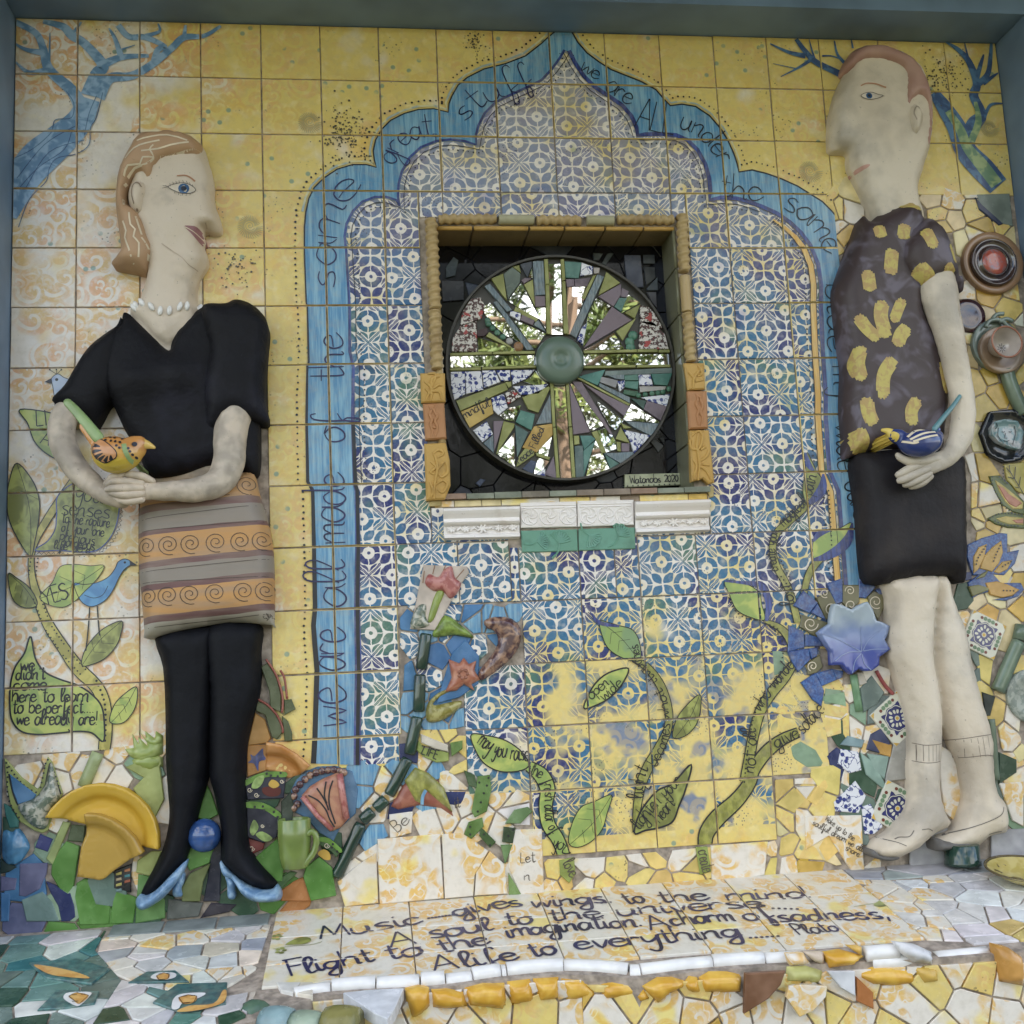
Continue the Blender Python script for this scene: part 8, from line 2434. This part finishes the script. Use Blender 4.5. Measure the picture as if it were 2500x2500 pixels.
# patterned square tiles
M['tal_white'] = m_plain('patterned_tile_white', (.60, .58, .48), .18, .06, 20, .06, coat=.4)
M['tal_navy'] = m_plain('patterned_tile_navy', (.018, .022, .12), .15, .2, 20, .06, coat=.4)
M['tal_green'] = m_plain('patterned_tile_green', (.14, .22, .13), .2)
M['tal_red'] = m_plain('patterned_tile_red', (.14, .035, .025), .2)
def patterned(fr, x, y, half, ang, lab):
    c = P(fr, "%f %f" % (x, y), -.014)[0]
    h = SZ(fr, half)
    ca, sa = math.cos(ang), math.sin(ang)
    R2 = lambda p: (c[0] + h * (p[0] * ca - p[1] * sa), c[1] + h * (p[0] * sa + p[1] * ca))
    o = piece('patterned_tile', [R2(p) for p in ((-1, -1), (1, -1), (1, 1), (-1, 1))], (.6, .58, .48), 'tal_white', wall, 0.0, .014, WY, .0018, lab)
    pts = []
    for i in range(64):
        a = i * 6.28319 / 64
        r = .60 + .07 * abs(math.sin(4 * a + .785)) + .16 * max(0, math.cos(4 * a)) ** 3 * 0 + .20 * max(0, -math.cos(4 * a)) ** 6
        pts.append(R2((r * math.cos(a), r * math.sin(a))))
    Paint(1, None, False, -.0143).area(pts).build('painted_motif', 'tal_navy', o)
    pt = Paint(2, None, False, -.0143)
    pt.line([R2((.56 * (1 + .10 * abs(math.sin(4 * a + .785))) * math.cos(a), .56 * (1 + .10 * abs(math.sin(4 * a + .785))) * math.sin(a))) for a in np.linspace(0, 6.28319, 49)], h * .035, 1, False)
    for i in range(12):
        a = i * 6.28319 / 12 + .26
        r = .34 if i % 3 else .42
        q = R2((r * math.cos(a), r * math.sin(a)))
        pt.line([R2(((r - .10) * math.cos(a), (r - .10) * math.sin(a))) + (h * .07,), q + (h * .13,), R2(((r + .09) * math.cos(a), (r + .09) * math.sin(a))) + (h * .09,)], None, 3)
    pt.dot(R2((0, 0)), h * .13, 12)
    pt.build('painted_motif', 'tal_white', o)
    Paint(3, None, False, -.0143).dot(R2((0, 0)), h * .09, 12).build('painted_motif', 'pear', o)
    pg, pr_ = Paint(1, None, False, -.0143), Paint(1, None, False, -.0143)
    for k in range(4):
        a = k * 1.5708
        for s in (-.22, 0, .22):
            q = (.82 * math.cos(a) - s * math.sin(a), .82 * math.sin(a) + s * math.cos(a))
            pg.dot(R2(q), h * .11, 9)
        for s in (-.42, .42):
            q = (.80 * math.cos(a) - s * math.sin(a), .80 * math.sin(a) + s * math.cos(a))
            pr_.dot(R2(q), h * .09, 6)
    pg.build('painted_motif', 'tal_green', o); pr_.build('painted_motif', 'tal_red', o)
    py = Paint(1, None, False, -.0143)
    for sx in (-1, 1):
        for sy in (-1, 1):
            py.put([R2((sx * .97, sy * .97)), R2((sx * .74, sy * .97)), R2((sx * .97, sy * .74))])
    py.build('painted_motif', 'pear', o)
patterned('g', 1458, 338, 225, rad(-28), 'navy patterned square tile behind the calf, turned on its corner')
patterned('g', 435, 1320, 232, rad(-8 + 45), 'navy patterned square tile half hidden by the shin')
patterned('h', 440, 935, 240, rad(-30), 'navy patterned square tile beside the front foot')

# blue flower with the leaf dish
M['blue_petal'] = mk_brush('cobalt_brushed_glaze', (.018, .05, .20), (.06, .15, .38), s=(160, 160, 160))
def grow(q, f):
    t = np.array(toks(q)).reshape(-1, 2)
    c = t.mean(0)
    return ' '.join('%f' % v for v in (c + (t - c) * f).ravel())
M['khaki'] = m_plain('khaki_petal_glaze', (.14, .125, .06), .3, .1, 20, .1, coat=.2)
for q in ("495 310 650 440 560 555 385 475", "660 455 755 640 590 560", "775 225 950 165 950 420 880 450", "1155 170 1260 180 1335 260 1230 380 1155 370", "330 720 490 790 500 960 320 1010", "525 820 660 850 720 950 520 950", "320 1025 545 990 565 1110 430 1250 360 1130", "555 985 660 975 650 1070 590 1100", "480 1390 635 1285 700 1420 730 1480 700 1650 600 1570", "645 1280 830 1230 870 1350 710 1420", "840 1230 960 1250 950 1320 880 1350", "1350 290 1450 250 1440 340 1390 340"):
    wpiece('i', grow(q, 1.10), BL, 'blue_petal', .016, 'flower_petal')
for q in ("480 590 780 680 700 760 660 800 650 850 460 730", "650 390 800 310 880 450 830 500 800 600 760 640", "955 240 1148 240 1148 430 1080 520 1000 490 955 440", "1250 380 1320 310 1430 350 1440 500 1370 640 1300 510", "540 1160 680 1060 720 1200 640 1270 550 1290"):
    wpiece('i', grow(q, 1.06), (.14, .125, .06), 'khaki', .0145, 'flower_petal')
wpiece('i', "690 1060 800 1010 810 1200 730 1220", (.05, .08, .045), th=.014)
pt = Paint(2, None, False, -.0153)
for x, y, r, a0 in ((575, 690, 90, 0), (1345, 430, 85, 1), (600, 1190, 62, 2), (1040, 300, 60, 3), (1050, 470, 80, 0), (820, 510, 70, 2), (740, 330, 55, 1)):
    pt.line([P('i', "%f %f" % (x + r * (1 - t * .8) * math.cos(a0 + t * 9), y + r * (1 - t * .8) * math.sin(a0 + t * 9)), -.016)[0] for t in np.linspace(0, 1, 26)], .0024, 1, False)
pt.build('painted_curl', 'cream_slip', wall, 'cream curls drawn on the khaki petals')
dz0, dz1 = p3('i', 1080, 560, .04)[2], p3('i', 1180, 1120, .04)[2]
k = N('blue_fading_leaf_glaze')
pp = k.pos(); x_, y_, z_ = k.xyz(pp)
g_ = k.m('ADD', k.m('DIVIDE', k.m('SUBTRACT', dz0, z_), dz0 - dz1), k.m('MULTIPLY', k.m('SUBTRACT', k.noise(pp, 22, 3), .5), .5))
cb = k.mix(k.ss(g_, .05, .45), (.34, .40, .45), (.20, .26, .44))
cb = k.mix(k.ss(g_, .4, .95), cb, (.045, .065, .27))
M['leafdish'] = k.done(cb, .22, k.noise(pp, 50, 2), .1, .001, coat=.4)
cc = P('i', "1190 1020", -.04)[0]
rl = Relief(P('i', "810 690 820 570 850 455 940 470 1065 530 1150 470 1240 430 1300 520 1345 655 1420 675 1502 720 1470 830 1440 880 1508 992 1380 1080 1375 1180 1290 1245 1220 1250 1140 1215 1050 1287 945 1175 820 1180 810 1010 740 910 665 795 740 735", -.04), -.020, lambda x, z, d: .024 - .012 * min(1, d / .05), .007, sm=False, relax=1)
dish = rl.build('leaf_dish', 'leafdish', None)
thing1(dish, 'blue leaf shaped dish with veins, heart of the blue flower', 'dish')
pt = Paint(1, Surf(dish))
for s in ("1185 1020 1080 960 900 870 680 800", "1185 1020 1060 1020 950 1060 860 1130", "1185 1020 1190 860 1180 720", "1200 1010 1270 880 1390 770", "1210 1010 1330 990 1480 990", "1180 1040 1100 1130 1060 1270", "1190 1050 1210 1160 1280 1235"):
    pt.line(P('i', s, -.04), .0022)
pt.build('vein', m_plain('pale_vein', (.20, .25, .42), .3), dish)
a_, b_ = np.array(p3('i', 1078, 1290, .008)), np.array(p3('i', 1148, 1722, .008))
tubeobj('stem_segment', [tuple(a_ + (b_ - a_) * t) for t in np.linspace(0, 1, 5)], SZ('i', 46), 'glaze', wall, (.17, .32, .17), 12, .7)
wpiece('i', "1190 1420 1300 1300 1450 1500 1360 1640 1200 1740 1160 1450", (.13, .18, .16), th=.011)
wpiece('i', "1120 1260 1200 1260 1245 1390 1155 1425", (.5, .45, .38), th=.012)
tubeobj('red_stem', smooth([p3('i', x, y, .012) for x, y in ((1350, 1245), (1420, 1370), (1480, 1450), (1550, 1520))], 4), SZ('i', 24), 'glaze', wall, (.30, .05, .05), 8)
# painted lotus and coral leaves at the right edge
def lp_(q, cl, th, mat='glaze', name='painted_petal'):
    return wpiece('f', q, cl, mat, th, name)
lp_("1520 300 1650 290 1760 380 1850 500 1940 600 1950 760 1800 720 1680 640 1600 500 1550 380", (.15, .18, .06), .012)
lp_("1590 345 1650 380 1720 430 1830 520 1930 610 1920 690 1800 690 1710 600 1640 480", (.62, .48, .14), .0135)
lp_("1620 400 1700 440 1760 510 1840 560 1920 620 1840 670 1760 630 1700 550", (.56, .24, .15), .015)
lp_("1700 160 1940 130 1945 520 1850 470 1740 350", (.60, .50, .14), .0125)
lp_("1500 800 1620 740 1780 720 1940 760 1940 920 1750 910 1600 870", (.15, .18, .06), .012)
lp_("1600 800 1720 770 1930 790 1930 880 1760 870 1660 840", (.60, .46, .14), .0135)
lp_("1790 820 1930 800 1930 860 1850 860", (.52, .22, .14), .015)
lp_("1270 1110 1440 1030 1650 970 1740 980 1740 1200 1880 1170 1830 1330 1700 1470 1560 1460 1330 1470 1260 1250", (.08, .16, .28), .011, 'blue_petal')
for q in ("1340 1450 1340 1250 1400 1140 1500 1100 1470 1250 1400 1400", "1415 1390 1460 1250 1560 1140 1670 1060 1690 1200 1640 1330 1560 1430", "1580 1430 1680 1310 1800 1290 1740 1400 1640 1450"):
    lp_(q, (.58, .36, .10), .014)
lp_("1270 1560 1420 1450 1560 1440 1700 1600 1600 1640 1400 1700 1330 1740", (.10, .16, .34), .012, 'blue_petal')
lp_("1480 1560 1620 1540 1750 1580 1885 1640 1800 1710 1680 1735 1540 1700", (.58, .33, .08), .015)
lp_("1360 1520 1440 1450 1530 1400 1470 1490", (.20, .19, .07), .015)
lp_("1280 1600 1400 1580 1560 1630 1330 1720", (.20, .19, .07), .015)
lp_("1700 1560 1900 1560 1940 1640 1870 1720 1720 1770 1560 1760 1800 1715", (.12, .15, .24), .011, 'blue_petal')
pt = Paint(2, None, False, -.0155)
for s in ("1480 1130 1420 1220 1380 1290 1365 1370", "1655 1120 1600 1230 1570 1310", "1780 1310 1690 1360 1650 1390", "1690 1650 1840 1655", "1560 310 1560 400 1620 540 1720 680 1860 770", "1640 310 1760 400", "1690 190 1690 330 1750 400", "1530 800 1640 745 1800 745 1910 760", "1590 830 1700 880 1860 890"):
    for c, d in walk(smooth(P('f', s, -.016), 4), .0095):
        pt.dot(c, .0024, 7)
for s in ("1760 170 1770 250 1860 400 1930 520", "1720 200 1790 280", "1830 190 1820 330", "1890 310 1870 430", "1740 310 1810 330", "1830 430 1870 440"):
    pt.line(P('f', s, -.016), .0022)
pt.build('painted_dots', 'ink', wall, 'black dots and veins on the painted petals at the edge')
# scraps of patterned plates by the feet
for fr, q, mt, cl in (('d4', "735 130 850 150 870 270 790 290 715 230", 'delft', None), ('d4', "690 480 830 340 900 440 850 550 700 540", 'delft', None), ('d4', "870 510 930 490 1010 640 950 690 890 690", 'delft', None), ('d4', "860 150 960 230 1035 380 1020 400 900 300", 'glaze', (.26, .38, .32)), ('d4', "905 160 1050 180 1020 330 950 270", 'glaze', (.30, .42, .36)), ('d4', "1030 300 1080 100 1170 40 1170 330 1025 345", 'glaze', (.36, .34, .30)), ('g', "1440 1010 1600 1065 1540 1290 1480 1300", 'glaze', (.01, .022, .022)), ('g', "1640 1720 1850 1810 1850 1960 1640 2100", 'glaze', (.03, .07, .04)), ('h', "960 200 1130 300 1230 540 1230 780 1110 1080 1000 980 960 700 940 450", 'print', (.45, .28, .06)), ('h', "960 380 1130 360 1120 480 1040 520", 'delft', None), ('h', "1640 640 1932 620 1932 1150 1800 1080 1720 860", 'print', (.45, .26, .06)), ('d4', "890 370 960 350 950 440 920 440", 'glaze', (.10, .02, .02)), ('d3', "900 1690 930 1590 1000 1550 1060 1650 1010 1720", 'glaze', (.02, .03, .10)), ('d3', "930 1620 1070 1660 1060 1740 990 1720", 'glaze', (.50, .27, .05)), ('d3', "780 1600 890 1630 870 1680 730 1660", 'glaze', (.24, .35, .38))):
    wpiece(fr, q, cl or WH, mt, .013)
# dark green pot under the shoe, yellow bowl on the ledge
pc = p3('h', 1190, 1600, .036)
lb = LJ + LS * -.036
o = lathe('green_pot', (pc[0], -.046, lb), [(.001, .008), (.036, .008), (.045, .009), (.0445, .018), (.042, .022), (.043, .058), (.037, .060), (.001, .059)], 'stem', None, n=40, axis='z')
thing1(o, "squat dark green pot standing under the man's raised shoe", 'pot')
by = L(2497, 2160)
cx_, cy_ = by[0] + .006, by[1]
tl = Matrix.Rotation(math.atan(LS), 3, 'X')
bw = empty('yellow_bowl', (cx_, cy_, LJ + LS * cy_), 'shallow yellow bowl with dark rim lying on the ledge at the edge', 'bowl')
lathe('bowl', (cx_, cy_, LJ + LS * cy_ + .010), [(.035, 0), (.05, .004), (.082, .024), (.086, .028), (.082, .0285), (.050, .012), (.001, .009)], mk_mottle('yellow_bowl_glaze', (.46, .36, .09), (.56, .46, .16), 20, .22, coat=.4), bw, n=48, axis='z', tilt=tl)
tubeobj('rim', [(cx_ + .0855 * math.cos(t), cy_ + .0855 * math.sin(t), LJ + LS * cy_ + .038 + LS * .0855 * math.sin(t)) for t in np.linspace(0, 6.283, 50)], .003, 'glaze', bw, (.10, .07, .02), 8)
for k in range(7):
    t0 = k * .9
    tubeobj('painted_scroll', [(cx_ + (.055 + .012 * math.sin(s * 3)) * math.cos(t0 + s * .5), cy_ + (.055 + .012 * math.sin(s * 3)) * math.sin(t0 + s * .5), LJ + LS * (cy_ + .055 * math.sin(t0)) + .0265 + .006 * math.sin(s * 3)) for s in np.linspace(0, 1, 7)], .0015, 'glaze', bw, (.16, .12, .03), 6)

# ------------------------------------------------------------------ trees across the path, seen in the mirrors
M['bark'] = mk_clay('pine_bark', (.16, .105, .07), (.06, .04, .025), .9, 3)
lk = N('pine_foliage')
lc = lk.mix(lk.ss(lk.noise(lk.pos(), .9, 3), .35, .65), (.045, .075, .018), (.13, .145, .035))
lk.t.links.new(lc, lk.b.inputs['Base Color'])
M['needles'] = lk.done(lc, .6, spec=.3)
def tree(x, y, h, cr, seed, bare, label, dens=1.0, lean=0.0):
    rg = random.Random(seed)
    t = empty('pine_tree', (x, y, 0), label, 'tree', 'trees across the path')
    b = MB()
    n = 9
    tp = [(x + lean * (i / (n - 1)) ** 1.5 * h + .12 * math.sin(i * 1.3 + seed), y + .1 * math.cos(i * 1.7), h * i / (n - 1)) for i in range(n)]
    v, f = tube(tp, [h * .010 * (1 - .8 * i / (n - 1)) + .02 for i in range(n)], 10)
    b.add(v, f)
    leaves_v, leaves_f = [], []
    nb = int(22 * dens)
    for k in range(nb):
        s = bare + (1 - bare) * (k + rg.random()) / nb
        i = min(int(s * (n - 1)), n - 2)
        u = s * (n - 1) - i
        p0 = Vector(tp[i]).lerp(Vector(tp[i + 1]), u)
        a = k * 2.4 + rg.uniform(-.4, .4)
        ln = cr * (1.05 - .75 * (s - bare) / (1 - bare)) * rg.uniform(.7, 1.15)
        pts = [p0]
        for q in range(1, 5):
            w = q / 4
            pts.append(p0 + Vector((math.cos(a) * ln * w, math.sin(a) * ln * w, ln * (.10 * w + .18 * w * w * rg.uniform(-.4, 1.2)))) + Vector((rg.uniform(-.1, .1), rg.uniform(-.1, .1), rg.uniform(-.08, .08))))
        v, f = tube([tuple(p) for p in pts], [.045 * (1 - .2 * q) + .008 for q in range(5)], 5, False)
        b.add(v, f)
        for c in range(int(13 * dens)):
            w = rg.uniform(.35, 1.05)
            j = min(int(w * 4), 3)
            pc_ = pts[j].lerp(pts[j + 1], min(1, w * 4 - j)) + Vector((rg.gauss(0, .22), rg.gauss(0, .22), rg.gauss(.05, .14)))
            for _ in range(26):
                d = Vector((rg.gauss(0, 1), rg.gauss(0, 1), rg.gauss(.35, .8))).normalized()
                e = pc_ + d * rg.uniform(.05, .30)
                si = d.cross(Vector((rg.gauss(0, 1), rg.gauss(0, 1), rg.gauss(0, 1)))).normalized() * rg.uniform(.016, .040)
                q0 = len(leaves_v)
                l2 = d * rg.uniform(.14, .30)
                leaves_v += [tuple(e - si), tuple(e + si), tuple(e + l2)]
                leaves_f.append((q0, q0 + 1, q0 + 2))
    b.build('trunk', M['bark'], t, True)
    newobj('crown', mesh('crown', leaves_v, leaves_f), M['needles'], t)
    return t
for a in ((3.7, -13.0, 13.5, 2.6, 1, .30, 'tall pine with a bare tan trunk, straight across from the wheel', 1.0, .01), (2.1, -15.0, 9.5, 2.4, 2, .18, 'mid height pine leaning beside the tall bare one', 1.1, .02), (5.8, -14.0, 9.0, 2.6, 3, .14, 'bushy pine to the right of the tall bare one', 1.2, -.01), (8.6, -17.0, 12.0, 3.2, 4, .15, 'broad pine farthest to the right', 1.0, 0), (-.8, -16.0, 11.0, 3.0, 5, .16, 'dense pine left of the leaning one', 1.0, 0), (4.4, -23.0, 9.5, 3.2, 6, .10, 'low far pine between the nearer trunks', 1.1, 0), (-5.5, -13.0, 12.0, 3.2, 7, .15, 'big pine far off to the left', .8, 0), (1.2, -27.0, 12.0, 3.4, 8, .10, 'farthest pine behind the leaning one', .9, 0)):
    tree(*a)

# ------------------------------------------------------------------ leave out broken pieces that lie wholly under others or out of sight
vl = bpy.context.view_layer
vl.update()
dg = bpy.context.evaluated_depsgraph_get()
org = Vector(CP)
def pieces_seen():
    out = []
    for o in list(scn.objects):
        if o.name.split('.')[0] != 'tile_shard' or o.children or o.get('label'):
            continue
        me = o.data
        nv = len(me.vertices) // 3
        vs = [o.matrix_world @ me.vertices[i].co for i in range(2 * nv, 3 * nv)]
        c = sum(vs, Vector()) / nv
        hit = 0
        for p in [c] + [c.lerp(q, .6) for q in vs] + [c.lerp(q, .93) for q in vs]:
            d = (p - org)
            ok, _, _, _, ob, _ = scn.ray_cast(dg, org, d.normalized(), distance=d.length + .01)
            hit += bool(ok and ob is not None and ob.name == o.name)
        a = abs(area2([(v.x, v.z if abs(v.y - vs[0].y) < .02 else v.y) for v in vs])) / 2
        out.append((hit / (1 + 2 * nv), a, o))
    return out
ps = pieces_seen()
for h, a, o in ps:
    if h == 0:
        bpy.data.objects.remove(o)
left = {}
for h, a, o in [q for q in ps if q[0] > 0]:
    left.setdefault(o.parent.name, []).append((h * a, o))
for k_, v_ in left.items():
    v_.sort(key=lambda q: -q[0])
    for _, o in v_[298:]:
        bpy.data.objects.remove(o)
    print('shards', k_, len(v_))
